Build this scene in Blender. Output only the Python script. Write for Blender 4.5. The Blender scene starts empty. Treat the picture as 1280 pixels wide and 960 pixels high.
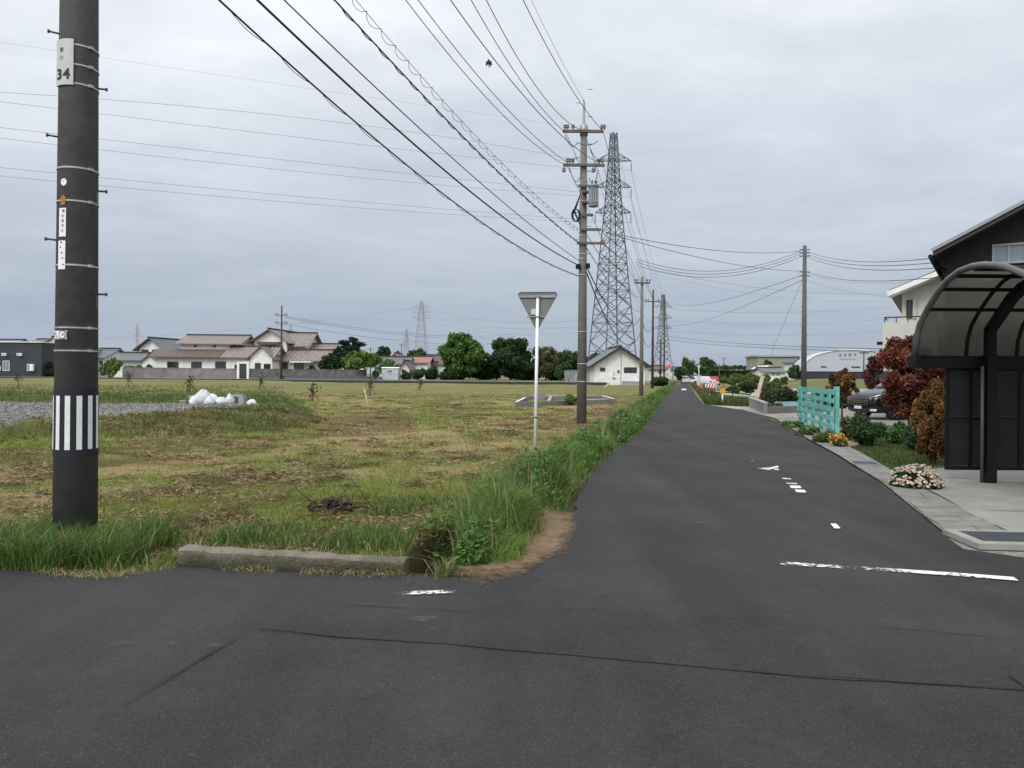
import bpy, bmesh, math, random
import numpy as np
from mathutils import Vector, Matrix
random.seed(7); rng = np.random.default_rng(11)
S = bpy.context.scene
COL = S.collection
# ---------------------------------------------------------------- camera model (metres, camera at x=0,y=0)
F = 931.0; CX, HY = 640.0, 468.3; ROLL = math.radians(0.45); H = 1.45
cr, sr = math.cos(ROLL), math.sin(ROLL)
def P(px, py, Y):
    u = (px-CX)/F; v = (HY-py)/F
    return Vector((Y*(u*cr-v*sr), Y, H+Y*(u*sr+v*cr)))
def G(px, py, z=0.0):
    u = (px-CX)/F; v = (HY-py)/F
    Y = (z-H)/(u*sr+v*cr)
    return Vector((Y*(u*cr-v*sr), Y, z))
def zat(px, py, Y): return P(px, py, Y).z
def xat(px, Y, py=468): return P(px, py, Y).x
RD = 0.2299                      # the lane runs along (RD, 1)
# ---------------------------------------------------------------- noise
def _hash(ix, iy, seed):
    h = (ix.astype(np.int64)*374761393 + iy.astype(np.int64)*668265263 + seed*1442695041) & 0xffffffff
    h = ((h ^ (h >> 13))*1274126177) & 0xffffffff
    h = h ^ (h >> 16)
    return (h & 0xffff)/65535.0
def vnoise(x, y, seed=0):
    x = np.asarray(x, float); y = np.asarray(y, float)
    ix = np.floor(x); iy = np.floor(y); fx = x-ix; fy = y-iy
    fx = fx*fx*(3-2*fx); fy = fy*fy*(3-2*fy)
    a = _hash(ix, iy, seed); b = _hash(ix+1, iy, seed); c = _hash(ix, iy+1, seed); d = _hash(ix+1, iy+1, seed)
    return (a*(1-fx)+b*fx)*(1-fy)+(c*(1-fx)+d*fx)*fy
def fbm(x, y, seed=0, oct=4):
    t = 0; a = 0.5; s = 0
    for i in range(oct):
        t = t+a*vnoise(np.asarray(x)*2**i, np.asarray(y)*2**i, seed+i*17); s += a; a *= .5
    return t/s
def sstep(a, b, x):
    t = np.clip((np.asarray(x, float)-a)/(b-a), 0, 1); return t*t*(3-2*t)
# ---------------------------------------------------------------- materials
def newmat(name):
    m = bpy.data.materials.new(name); m.use_nodes = True
    nt = m.node_tree; b = nt.nodes['Principled BSDF']
    return m, nt, b
def mat(name, col, rough=.7, metal=0.0, var=.25, scale=3.0, bump=0.0, bscale=40.0, spec=.4, alpha=1.0, trans=0.0):
    """principled with two scales of noise mottling (the wear of the surface itself) and a noise bump"""
    m, nt, b = newmat(name); N = nt.nodes; L = nt.links
    tc = N.new('ShaderNodeTexCoord')
    n1 = N.new('ShaderNodeTexNoise'); n1.inputs['Scale'].default_value = scale; n1.inputs['Detail'].default_value = 8; n1.inputs['Roughness'].default_value = .65
    L.new(tc.outputs['Object'], n1.inputs['Vector'])
    mp = N.new('ShaderNodeMapRange'); mp.inputs['From Min'].default_value = .3; mp.inputs['From Max'].default_value = .7
    mp.inputs['To Min'].default_value = 1-var; mp.inputs['To Max'].default_value = 1+var
    L.new(n1.outputs['Fac'], mp.inputs['Value'])
    mx = N.new('ShaderNodeVectorMath'); mx.operation = 'SCALE'
    mx.inputs[0].default_value = col; L.new(mp.outputs['Result'], mx.inputs['Scale'])
    L.new(mx.outputs['Vector'], b.inputs['Base Color'])
    b.inputs['Roughness'].default_value = rough; b.inputs['Metallic'].default_value = metal
    b.inputs['Specular IOR Level'].default_value = spec
    if alpha < 1: b.inputs['Alpha'].default_value = alpha
    if trans: b.inputs['Transmission Weight'].default_value = trans
    if bump:
        n2 = N.new('ShaderNodeTexNoise'); n2.inputs['Scale'].default_value = bscale; n2.inputs['Detail'].default_value = 6
        L.new(tc.outputs['Object'], n2.inputs['Vector'])
        bp = N.new('ShaderNodeBump'); bp.inputs['Strength'].default_value = bump; bp.inputs['Distance'].default_value = .02
        L.new(n2.outputs['Fac'], bp.inputs['Height']); L.new(bp.outputs['Normal'], b.inputs['Normal'])
    return m
def vcmat(name, rough=.8, fine=60.0, fvar=.35, translucent=.0, bump=0.0, spec=.2):
    """colour from the mesh's own 'Col' attribute (each blade, leaf or patch has its own colour)"""
    m, nt, b = newmat(name); N = nt.nodes; L = nt.links
    at = N.new('ShaderNodeAttribute'); at.attribute_name = 'Col'
    src = at.outputs['Color']
    if fvar:
        tc = N.new('ShaderNodeTexCoord'); n1 = N.new('ShaderNodeTexNoise'); n1.inputs['Scale'].default_value = fine
        n1.inputs['Detail'].default_value = 8; n1.inputs['Roughness'].default_value = .75
        L.new(tc.outputs['Object'], n1.inputs['Vector'])
        mp = N.new('ShaderNodeMapRange'); mp.inputs['From Min'].default_value = .3; mp.inputs['From Max'].default_value = .7
        mp.inputs['To Min'].default_value = 1-fvar; mp.inputs['To Max'].default_value = 1+fvar
        L.new(n1.outputs['Fac'], mp.inputs['Value'])
        mx = N.new('ShaderNodeVectorMath'); mx.operation = 'SCALE'
        L.new(src, mx.inputs[0]); L.new(mp.outputs['Result'], mx.inputs['Scale']); src = mx.outputs['Vector']
        if bump:
            bp = N.new('ShaderNodeBump'); bp.inputs['Strength'].default_value = bump; bp.inputs['Distance'].default_value = .05
            L.new(n1.outputs['Fac'], bp.inputs['Height']); L.new(bp.outputs['Normal'], b.inputs['Normal'])
    L.new(src, b.inputs['Base Color']); b.inputs['Roughness'].default_value = rough
    b.inputs['Specular IOR Level'].default_value = spec
    if translucent:
        tr = N.new('ShaderNodeBsdfTranslucent'); L.new(src, tr.inputs['Color'])
        ms = N.new('ShaderNodeMixShader'); ms.inputs['Fac'].default_value = translucent
        L.new(b.outputs['BSDF'], ms.inputs[1]); L.new(tr.outputs['BSDF'], ms.inputs[2])
        L.new(ms.outputs['Shader'], N['Material Output'].inputs['Surface'])
    return m
def bandmat(name, col, col2, axis='Z', scale=8.0, rough=.6, bump=.4, var=.2, noise=2.0):
    """bands across one axis (roof tiles, siding, board lines) with mottling"""
    m, nt, b = newmat(name); N = nt.nodes; L = nt.links
    tc = N.new('ShaderNodeTexCoord')
    w = N.new('ShaderNodeTexWave'); w.wave_type = 'BANDS'; w.bands_direction = axis; w.wave_profile = 'SIN'
    w.inputs['Scale'].default_value = scale; w.inputs['Distortion'].default_value = .3
    L.new(tc.outputs['Object'], w.inputs['Vector'])
    n1 = N.new('ShaderNodeTexNoise'); n1.inputs['Scale'].default_value = noise; n1.inputs['Detail'].default_value = 8
    L.new(tc.outputs['Object'], n1.inputs['Vector'])
    mx = N.new('ShaderNodeMix'); mx.data_type = 'RGBA'; mx.inputs['A'].default_value = (*col, 1); mx.inputs['B'].default_value = (*col2, 1)
    L.new(w.outputs['Fac'], mx.inputs['Factor'])
    mp = N.new('ShaderNodeMapRange'); mp.inputs['From Min'].default_value = .3; mp.inputs['From Max'].default_value = .7
    mp.inputs['To Min'].default_value = 1-var; mp.inputs['To Max'].default_value = 1+var; L.new(n1.outputs['Fac'], mp.inputs['Value'])
    sc = N.new('ShaderNodeVectorMath'); sc.operation = 'SCALE'; L.new(mx.outputs['Result'], sc.inputs[0]); L.new(mp.outputs['Result'], sc.inputs['Scale'])
    L.new(sc.outputs['Vector'], b.inputs['Base Color']); b.inputs['Roughness'].default_value = rough
    if bump:
        bp = N.new('ShaderNodeBump'); bp.inputs['Strength'].default_value = bump; bp.inputs['Distance'].default_value = .05
        L.new(w.outputs['Fac'], bp.inputs['Height']); L.new(bp.outputs['Normal'], b.inputs['Normal'])
    return m
def wornpaint(name, col, amount=.5, scale=30.0, soft=.04, cvar=.0):
    """road paint worn through to the asphalt in flakes"""
    m, nt, b = newmat(name); N = nt.nodes; L = nt.links
    tc = N.new('ShaderNodeTexCoord')
    n1 = N.new('ShaderNodeTexNoise'); n1.inputs['Scale'].default_value = scale; n1.inputs['Detail'].default_value = 10; n1.inputs['Roughness'].default_value = .8
    L.new(tc.outputs['Object'], n1.inputs['Vector'])
    n2 = N.new('ShaderNodeTexNoise'); n2.inputs['Scale'].default_value = 2.2; L.new(tc.outputs['Object'], n2.inputs['Vector'])
    ad = N.new('ShaderNodeMath'); ad.operation = 'ADD'; L.new(n1.outputs['Fac'], ad.inputs[0])
    ml = N.new('ShaderNodeMath'); ml.operation = 'MULTIPLY'; ml.inputs[1].default_value = .45; L.new(n2.outputs['Fac'], ml.inputs[0]); L.new(ml.outputs[0], ad.inputs[1])
    at = N.new('ShaderNodeAttribute'); at.attribute_name = 'Wear'
    a2 = N.new('ShaderNodeMath'); a2.operation = 'SUBTRACT'; L.new(ad.outputs[0], a2.inputs[0]); L.new(at.outputs['Fac'], a2.inputs[1])
    mp = N.new('ShaderNodeMapRange'); mp.inputs['From Min'].default_value = amount+.22-soft; mp.inputs['From Max'].default_value = amount+.22+soft
    L.new(a2.outputs[0], mp.inputs['Value'])
    b.inputs['Base Color'].default_value = (*col, 1); b.inputs['Roughness'].default_value = .85
    if cvar:
        n3 = N.new('ShaderNodeTexNoise'); n3.inputs['Scale'].default_value = 7; n3.inputs['Detail'].default_value = 9; n3.inputs['Roughness'].default_value = .75; L.new(tc.outputs['Object'], n3.inputs['Vector'])
        m3 = N.new('ShaderNodeMapRange'); m3.inputs['From Min'].default_value = .3; m3.inputs['From Max'].default_value = .7; m3.inputs['To Min'].default_value = 1-cvar; m3.inputs['To Max'].default_value = 1+cvar; L.new(n3.outputs['Fac'], m3.inputs['Value'])
        s3 = N.new('ShaderNodeVectorMath'); s3.operation = 'SCALE'; s3.inputs[0].default_value = col; L.new(m3.outputs[0], s3.inputs['Scale']); L.new(s3.outputs[0], b.inputs['Base Color'])
    L.new(mp.outputs['Result'], b.inputs['Alpha'])
    return m
# ---------------------------------------------------------------- mesh builder
WL = {}       # world location of each root / its parts
class MB:
    def __init__(self, M=None): self.v = []; self.f = []; self.M = M; self.sm = []
    def add(self, vs, fs, smooth=False):
        n = len(self.v); self.v += [Vector(p) for p in vs]
        self.f += [tuple(i+n for i in f) for f in fs]; self.sm += [smooth]*len(fs); return self
    def box(self, a, b, T=None, bev=0.0):
        (x0, y0, z0), (x1, y1, z1) = a, b
        bm = bmesh.new()
        vs = [bm.verts.new(p) for p in ((x0,y0,z0),(x1,y0,z0),(x1,y1,z0),(x0,y1,z0),(x0,y0,z1),(x1,y0,z1),(x1,y1,z1),(x0,y1,z1))]
        for f in ((0,3,2,1),(4,5,6,7),(0,1,5,4),(1,2,6,5),(2,3,7,6),(3,0,4,7)): bm.faces.new([vs[i] for i in f])
        if bev: bmesh.ops.bevel(bm, geom=list(bm.edges), offset=bev, segments=2, affect='EDGES', profile=.6)
        bm.verts.index_update()
        self.add([(T @ v.co if T else v.co) for v in bm.verts], [[v.index for v in f.verts] for f in bm.faces], False); bm.free(); return self
    def tube(self, pts, r, n=8, caps=True, smooth=True, phase=0.0):
        pts = [Vector(p) for p in pts]; rs = r if isinstance(r, (list, tuple)) else [r]*len(pts)
        vs = []; fs = []; up = None
        for i, p in enumerate(pts):
            t = (pts[min(i+1, len(pts)-1)]-pts[max(i-1, 0)]).normalized()
            if up is None:
                up = Vector((0,0,1)) if abs(t.z) < .9 else Vector((1,0,0))
            a = t.cross(up).normalized(); up = a.cross(t).normalized()
            for k in range(n):
                th = 2*math.pi*k/n+phase; vs.append(p+rs[i]*(math.cos(th)*a+math.sin(th)*up))
        for i in range(len(pts)-1):
            for k in range(n):
                fs.append((i*n+k, i*n+(k+1) % n, (i+1)*n+(k+1) % n, (i+1)*n+k))
        self.add(vs, fs, smooth)
        if caps:
            m = len(self.v)-len(vs)
            self.f += [tuple(m+k for k in range(n))[::-1], tuple(m+(len(pts)-1)*n+k for k in range(n))]; self.sm += [False, False]
        return self
    def bar(self, a, b, r): return self.tube([a, b], r, 4, True, False, math.pi/4)
    def beam(self, a, b, w, h):
        """rectangular bar from a to b, w across (horizontal), h high"""
        a = Vector(a); b = Vector(b); t = (b-a).normalized()
        s = t.cross(Vector((0,0,1)));
        s = s.normalized() if s.length > 1e-4 else Vector((1,0,0))
        u = s.cross(t).normalized()
        vs = [p+s*w/2*i+u*h/2*j for p in (a, b) for i, j in ((-1,-1),(1,-1),(1,1),(-1,1))]
        return self.add(vs, [(0,1,2,3),(7,6,5,4),(0,4,5,1),(1,5,6,2),(2,6,7,3),(3,7,4,0)])
    def prism(self, poly, z0, z1, top=None):
        """poly: list of (x,y); extruded"""
        n = len(poly); top = top or poly
        vs = [(x, y, z0) for x, y in poly]+[(x, y, z1) for x, y in top]
        fs = [tuple(range(n))[::-1], tuple(range(n, 2*n))]+[(i, (i+1) % n, n+(i+1) % n, n+i) for i in range(n)]
        return self.add(vs, fs)
    def extr(self, poly, d):
        """poly: list of 3-D points, extruded by the vector d"""
        n = len(poly); poly = [Vector(p) for p in poly]; d = Vector(d)
        return self.add(poly+[p+d for p in poly], [tuple(range(n)), tuple(range(n, 2*n))[::-1]]+[(i, n+i, n+(i+1) % n, (i+1) % n) for i in range(n)])
    def lathe(self, c, prof, n=16, smooth=True):
        c = Vector(c); vs = []; fs = []
        for r, z in prof:
            for k in range(n):
                th = 2*math.pi*k/n; vs.append(c+Vector((r*math.cos(th), r*math.sin(th), z)))
        for i in range(len(prof)-1):
            for k in range(n): fs.append((i*n+k, i*n+(k+1) % n, (i+1)*n+(k+1) % n, (i+1)*n+k))
        fs += [tuple(range(n))[::-1], tuple((len(prof)-1)*n+k for k in range(n))]
        return self.add(vs, fs, smooth)
    def build(self, name, material, parent=None, fixn=True):
        me = bpy.data.meshes.new(name)
        off = WL.get(parent.as_pointer(), Vector()) if parent else Vector()
        vs = [((self.M @ p) if self.M else p)-off for p in self.v]
        me.from_pydata([tuple(p) for p in vs], [], self.f)
        me.polygons.foreach_set('use_smooth', self.sm)
        if fixn:
            bm = bmesh.new(); bm.from_mesh(me); bmesh.ops.recalc_face_normals(bm, faces=bm.faces); bm.to_mesh(me); bm.free()
        me.materials.append(material)
        o = bpy.data.objects.new(name, me); COL.objects.link(o)
        if parent: o.parent = parent
        WL[o.as_pointer()] = off
        return o
def tag(o, label=None, cat=None, group=None, kind=None):
    if label: o['label'] = label
    if cat: o['category'] = cat
    if group: o['group'] = group
    if kind: o['kind'] = kind
    return o
def thing(name, label, cat, loc, group=None):
    o = bpy.data.objects.new(name, None); COL.objects.link(o); o.location = loc; o.empty_display_size = .1
    WL[o.as_pointer()] = Vector(loc)
    return tag(o, label, cat, group)
def kids(o): return [c for c in bpy.data.objects if c.parent == o]
def copy_tree(o, parent=None):
    c = o.copy(); COL.objects.link(c)
    if parent: c.parent = parent
    for ch in kids(o): copy_tree(ch, c)
    return c
def structure(o): o['kind'] = 'structure'; return o
def stuff(o, label, cat): o['kind'] = 'stuff'; o['label'] = label; o['category'] = cat; return o
# raw numpy mesh with vertex colours
def npmesh(name, V, loops, starts, totals, cols, material, parent=None, smooth=False):
    me = bpy.data.meshes.new(name); V = np.asarray(V, np.float32)
    if parent is not None: V = V-np.array(WL.get(parent.as_pointer(), Vector()), np.float32)
    me.vertices.add(len(V)); me.vertices.foreach_set('co', V.ravel())
    me.loops.add(len(loops)); me.loops.foreach_set('vertex_index', np.asarray(loops, np.int32))
    me.polygons.add(len(starts)); me.polygons.foreach_set('loop_start', np.asarray(starts, np.int32)); me.polygons.foreach_set('loop_total', np.asarray(totals, np.int32))
    if smooth: me.polygons.foreach_set('use_smooth', np.ones(len(starts), bool))
    if cols is not None:
        a = me.attributes.new('Col', 'FLOAT_COLOR', 'POINT')
        c4 = np.ones((len(V), 4), np.float32); c4[:, :3] = cols; a.data.foreach_set('color', c4.ravel())
    me.update(calc_edges=True); me.validate()
    me.materials.append(material)
    o = bpy.data.objects.new(name, me); COL.objects.link(o)
    if parent is not None: o.parent = parent; WL[o.as_pointer()] = WL[parent.as_pointer()]
    return o
def blades(name, pts, h, w, lean, cols, material, parent=None):
    """grass: every blade a bent tapering strip of its own"""
    n = len(pts); pts = np.asarray(pts, float)
    th = rng.uniform(0, 2*np.pi, n); la = rng.uniform(0, 2*np.pi, n)
    s = np.stack([np.cos(th), np.sin(th), np.zeros(n)], 1)*(np.asarray(w)/2)[:, None]
    ld = np.stack([np.cos(la), np.sin(la), np.zeros(n)], 1)*(np.asarray(lean)*h)[:, None]
    up = np.zeros((n, 3)); up[:, 2] = h
    mid = pts+up*.55+ld*.3; tip = pts+up*(1-.25*np.clip(lean, 0, 2))[:, None]+ld
    V = np.stack([pts-s, pts+s, mid-s*.8, mid+s*.8, tip], 1).reshape(-1, 3)
    b = np.arange(n)[:, None]*5
    loops = (b+np.array([0,1,3,2,2,3,4])).ravel()
    starts = (np.arange(n)[:, None]*7+np.array([0,4])).ravel(); totals = np.tile([4,3], n)
    c = np.repeat(np.asarray(cols), 5, 0)
    return npmesh(name, V, loops, starts, totals, c, material, parent)
def leafmesh(name, pts, size, cols, material, parent=None, flat=0.0, aspect=1.7):
    """leaf-sized diamond faces scattered at pts"""
    n = len(pts); pts = np.asarray(pts, float)
    a = rng.normal(size=(n, 3)); a /= np.linalg.norm(a, axis=1)[:, None]
    b = rng.normal(size=(n, 3)); a[:, 2] *= (1-flat); b[:, 2] *= (1-flat)
    a /= np.linalg.norm(a, axis=1)[:, None]+1e-9
    b -= (a*b).sum(1)[:, None]*a; b /= np.linalg.norm(b, axis=1)[:, None]+1e-9
    sz = np.asarray(size)*np.ones(n)
    A = a*(sz*.5*aspect)[:, None]; B = b*(sz*.5)[:, None]
    V = np.stack([pts-A, pts+B, pts+A, pts-B], 1).reshape(-1, 3)
    loops = np.arange(4*n); starts = np.arange(n)*4; totals = np.full(n, 4)
    return npmesh(name, V, loops, starts, totals, np.repeat(np.asarray(cols), 4, 0), material, parent)
def jitter(base, n, v=.35, hue=.12):
    c = np.array(base)[None, :]*rng.uniform(1-v, 1+v, (n, 1))
    return np.clip(c*rng.uniform(1-hue, 1+hue, (n, 3)), 0, 1)
def text_mesh(s, size, bold=0.0):
    """vertices (x,y) and faces of a line of lettering, centred"""
    cu = bpy.data.curves.new('lettering', 'FONT'); cu.body = s; cu.size = size; cu.align_x = 'CENTER'; cu.align_y = 'CENTER'
    cu.resolution_u = 3; cu.offset = bold
    o = bpy.data.objects.new('lettering', cu); COL.objects.link(o)
    dg = bpy.context.evaluated_depsgraph_get()
    me = bpy.data.meshes.new_from_object(o.evaluated_get(dg))
    vs = [tuple(v.co[:2]) for v in me.vertices]; fs = [tuple(p.vertices) for p in me.polygons]
    bpy.data.objects.remove(o); bpy.data.meshes.remove(me); bpy.data.curves.remove(cu)
    return vs, fs
# ---------------------------------------------------------------- camera, sky, sun
cam = bpy.data.cameras.new('camera'); co = bpy.data.objects.new('camera', cam); COL.objects.link(co); S.camera = co
cam.sensor_width = 36; cam.lens = F/1280*36; cam.clip_start = .05; cam.clip_end = 9000
cam.shift_y = -(480-HY)/1280
co.matrix_world = Matrix(((cr, -sr, 0, 0), (0, 0, -1, 0), (sr, cr, 0, H), (0, 0, 0, 1)))
SUN_EL, SUN_AZ = math.radians(43), math.radians(-150)      # azimuth from +Y towards +X; behind-left of the camera
W = bpy.data.worlds.new('World'); S.world = W; W.use_nodes = True
nt = W.node_tree; N = nt.nodes; L = nt.links; bg = N['Background']
sky = N.new('ShaderNodeTexSky'); sky.sky_type = 'NISHITA'; sky.sun_disc = False; sky.sun_elevation = SUN_EL; sky.sun_rotation = SUN_AZ
sky.air_density = 1.0; sky.dust_density = 2.0
tc = N.new('ShaderNodeTexCoord'); sp = N.new('ShaderNodeSeparateXYZ'); L.new(tc.outputs['Generated'], sp.inputs[0])
def mth(op, a=None, b=None, va=0, vb=0):
    n = N.new('ShaderNodeMath'); n.operation = op; n.inputs[0].default_value = va; n.inputs[1].default_value = vb
    if a is not None: L.new(a, n.inputs[0])
    if b is not None: L.new(b, n.inputs[1])
    return n.outputs[0]
zc = mth('MAXIMUM', sp.outputs['Z'], None, 0, 0.0)
zd = mth('ADD', zc, None, 0, .11)                                   # cloud layer seen in perspective
u_ = mth('DIVIDE', sp.outputs['X'], zd); v_ = mth('DIVIDE', sp.outputs['Y'], zd)
cv = N.new('ShaderNodeCombineXYZ'); L.new(u_, cv.inputs[0]); L.new(v_, cv.inputs[1])
def cnoise(scale, det, rough, dist, off):
    mp = N.new('ShaderNodeMapping'); mp.inputs['Location'].default_value = off; L.new(cv.outputs[0], mp.inputs['Vector'])
    mp.inputs['Scale'].default_value = (1, 1.25, 1)
    n = N.new('ShaderNodeTexNoise'); n.inputs['Scale'].default_value = scale; n.inputs['Detail'].default_value = det
    n.inputs['Roughness'].default_value = rough; n.inputs['Distortion'].default_value = dist; L.new(mp.outputs[0], n.inputs['Vector']); return n.outputs['Fac']
n1 = cnoise(.75, 7, .55, .4, (3.1, 1.7, 0)); n2 = cnoise(2.6, 8, .6, .6, (0, 5, 2))
nn = mth('ADD', mth('MULTIPLY', n1, None, 0, .7), mth('MULTIPLY', n2, None, 0, .3))
nn = mth('ADD', mth('MULTIPLY', mth('SUBTRACT', nn, None, 0, .5), mth('MINIMUM', mth('ADD', mth('MULTIPLY', zc, None, 0, 1.8), None, 0, .22), None, 0, 1.0)), None, 0, .52)
rp = N.new('ShaderNodeValToRGB'); L.new(nn, rp.inputs['Fac'])
rp.color_ramp.elements[0].position = .36; rp.color_ramp.elements[0].color = (.545, .595, .66, 1)
rp.color_ramp.elements[1].position = .66; rp.color_ramp.elements[1].color = (.83, .855, .89, 1)
e = rp.color_ramp.elements.new(.5); e.color = (.655, .69, .745, 1)
# the deck is thinner and brighter overhead, bluer and greyer towards the horizon
hz = N.new('ShaderNodeValToRGB'); L.new(zc, hz.inputs['Fac']); cr_ = hz.color_ramp
cr_.elements[0].position = 0; cr_.elements[0].color = (.545, .60, .685, 1)
cr_.elements[1].position = .9; cr_.elements[1].color = (1.5, 1.48, 1.45, 1)
for p_, c_ in ((.07, (.56, .61, .685)), (.22, (.80, .83, .875)), (.42, (1.10, 1.10, 1.10))):
    e = cr_.elements.new(p_); e.color = (*c_, 1)
mu = N.new('ShaderNodeMix'); mu.data_type = 'RGBA'; mu.blend_type = 'MULTIPLY'; mu.inputs['Factor'].default_value = 1
L.new(rp.outputs['Color'], mu.inputs['A']); L.new(hz.outputs['Color'], mu.inputs['B'])
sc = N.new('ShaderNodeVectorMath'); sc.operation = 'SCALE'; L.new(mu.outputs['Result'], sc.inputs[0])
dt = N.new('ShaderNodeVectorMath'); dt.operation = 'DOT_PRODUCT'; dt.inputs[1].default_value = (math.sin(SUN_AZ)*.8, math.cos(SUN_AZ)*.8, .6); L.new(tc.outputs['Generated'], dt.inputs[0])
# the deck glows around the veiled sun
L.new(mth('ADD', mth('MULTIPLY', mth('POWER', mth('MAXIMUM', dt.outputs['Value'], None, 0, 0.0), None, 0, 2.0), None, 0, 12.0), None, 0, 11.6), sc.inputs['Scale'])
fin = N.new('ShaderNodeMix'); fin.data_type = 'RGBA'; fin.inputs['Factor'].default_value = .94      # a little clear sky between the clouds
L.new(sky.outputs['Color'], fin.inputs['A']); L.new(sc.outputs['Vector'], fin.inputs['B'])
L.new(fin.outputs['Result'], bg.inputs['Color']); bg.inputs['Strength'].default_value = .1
sl = bpy.data.lights.new('sun', 'SUN'); so = bpy.data.objects.new('sun', sl); COL.objects.link(so)
sl.energy = 1.5; sl.angle = math.radians(28); sl.color = (1, .96, .9)
sd = Vector((math.sin(SUN_AZ)*math.cos(SUN_EL), math.cos(SUN_AZ)*math.cos(SUN_EL), math.sin(SUN_EL)))
so.rotation_euler = (-sd).to_track_quat('-Z', 'Y').to_euler()
S.view_settings.view_transform = 'Standard'; S.view_settings.look = 'None'; S.view_settings.exposure = 0; S.view_settings.gamma = 1
S.render.engine = 'CYCLES'; S.cycles.use_denoising = True; S.cycles.max_bounces = 6; S.cycles.transparent_max_bounces = 12
S.cycles.use_adaptive_sampling = True; S.cycles.adaptive_threshold = .015
# ---------------------------------------------------------------- shared materials
M = {}
M['concrete'] = mat('concrete', (.33, .32, .30), .85, var=.3, scale=4, bump=.4, bscale=60)
M['pole_dark'] = mat('pole_dark_concrete', (.108, .102, .098), .75, var=.22, scale=7, bump=.3, bscale=120, spec=.25)
M['pole_grey'] = mat('pole_grey_concrete', (.16, .15, .135), .85, var=.25, scale=5, bump=.2)
M['pole_brown'] = mat('pole_brown', (.06, .05, .045), .8, var=.2)
M['steel'] = mat('galvanised_steel', (.28, .29, .30), .5, .6, var=.2)
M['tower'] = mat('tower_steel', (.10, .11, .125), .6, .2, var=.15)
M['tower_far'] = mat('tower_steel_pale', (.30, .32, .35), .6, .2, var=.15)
M['rust'] = mat('rusty_steel', (.14, .11, .09), .7, .3, var=.4)
M['wire'] = mat('wire_black', (.03, .03, .034), .6, var=.1)
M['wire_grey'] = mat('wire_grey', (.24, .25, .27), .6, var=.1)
M['white_paint'] = mat('white_paint', (.78, .78, .77), .45, var=.06, scale=12)
M['white_wall'] = mat('white_render_wall', (.78, .77, .75), .85, var=.10, scale=1.2, bump=.1)
M['dirty_white'] = mat('stained_white_wall', (.74, .73, .70), .85, var=.16, scale=1.5, bump=.1)
M['cream'] = mat('cream_wall', (.60, .58, .515), .85, var=.06, scale=1.5, bump=.15, bscale=80)
M['black'] = mat('black_frame', (.0045, .0045, .005), .5, var=.1, spec=.22)
M['black_matt'] = mat('black_matt', (.015, .014, .022), .75, var=.1)
M['glass_dark'] = mat('window_glass', (.03, .033, .038), .06, var=.1, spec=.6)
M['glass_mid'] = mat('window_glass_pale', (.16, .19, .22), .08, var=.2, spec=.8)
M['navy'] = bandmat('navy_siding', (.020, .023, .032), (.034, .037, .048), 'X', 2.5, .5, .3)
M['brown_wall'] = bandmat('dark_brown_boards', (.0075, .0062, .006), (.010, .0085, .008), 'X', 14, .7, .12)
M['roof_red'] = bandmat('red_brown_tiles', (.15, .114, .100), (.225, .186, .168), 'X', .5, .45, .8)
M['roof_redy'] = bandmat('red_brown_tiles_b', (.15, .114, .100), (.225, .186, .168), 'Y', .5, .45, .8)
M['roof_brown'] = bandmat('brown_tiles', (.085, .05, .045), (.13, .085, .075), 'X', 1.3, .5, .5)
M['roof_grey'] = bandmat('grey_tiles', (.075, .08, .095), (.13, .135, .15), 'X', 1.3, .4, .5)
M['roof_greyy'] = bandmat('grey_tiles_b', (.075, .08, .095), (.13, .135, .15), 'Y', 1.3, .4, .5)
M['roof_rust'] = bandmat('rust_red_roof', (.25, .11, .085), (.34, .17, .14), 'X', 1.0, .6, .4)
M['dark_trim'] = mat('dark_trim', (.035, .028, .026), .6, var=.2)
M['bark'] = mat('bark', (.075, .055, .04), .95, var=.4, scale=8, bump=.6, bscale=20)
M['leaf'] = vcmat('leaves', .6, 3, .15, translucent=.25, spec=.25)
M['leaf_far'] = vcmat('leaves_far', .8, 1, .2, translucent=.15, spec=.1)
M['grass'] = vcmat('grass_blades', .6, 3, .1, translucent=.3, spec=.2)
M['ground'] = vcmat('ground', .95, 14, .45, bump=.9, spec=.1)
M['wood'] = mat('weathered_wood', (.42, .34, .24), .8, var=.25, scale=6)
M['twig'] = mat('dry_twig', (.07, .05, .036), .9, var=.4, scale=12)
M['turq'] = mat('turquoise_paint', (.135, .43, .37), .65, var=.38, scale=4, bump=.3, bscale=25)
M['car_black'] = mat('black_car_paint', (.008, .008, .010), .12, var=.05, spec=.7)
M['chrome'] = mat('chrome', (.7, .7, .72), .12, 1.0, var=.05)
M['lamp_glass'] = mat('lamp_glass', (.62, .64, .66), .1, var=.15, spec=.8)
M['tyre'] = mat('tyre_rubber', (.02, .02, .02), .8, var=.2)
M['alloy'] = mat('alloy_rim', (.42, .43, .45), .3, .8, var=.1)
M['bag'] = mat('white_sack', (.56, .57, .59), .6, var=.18, scale=4, bump=1.0, bscale=6)
M['red'] = mat('red_sign', (.50, .035, .04), .45, var=.1)
M['orange'] = mat('orange_sign', (.72, .30, .02), .5, var=.1)
M['gravel'] = None
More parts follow.
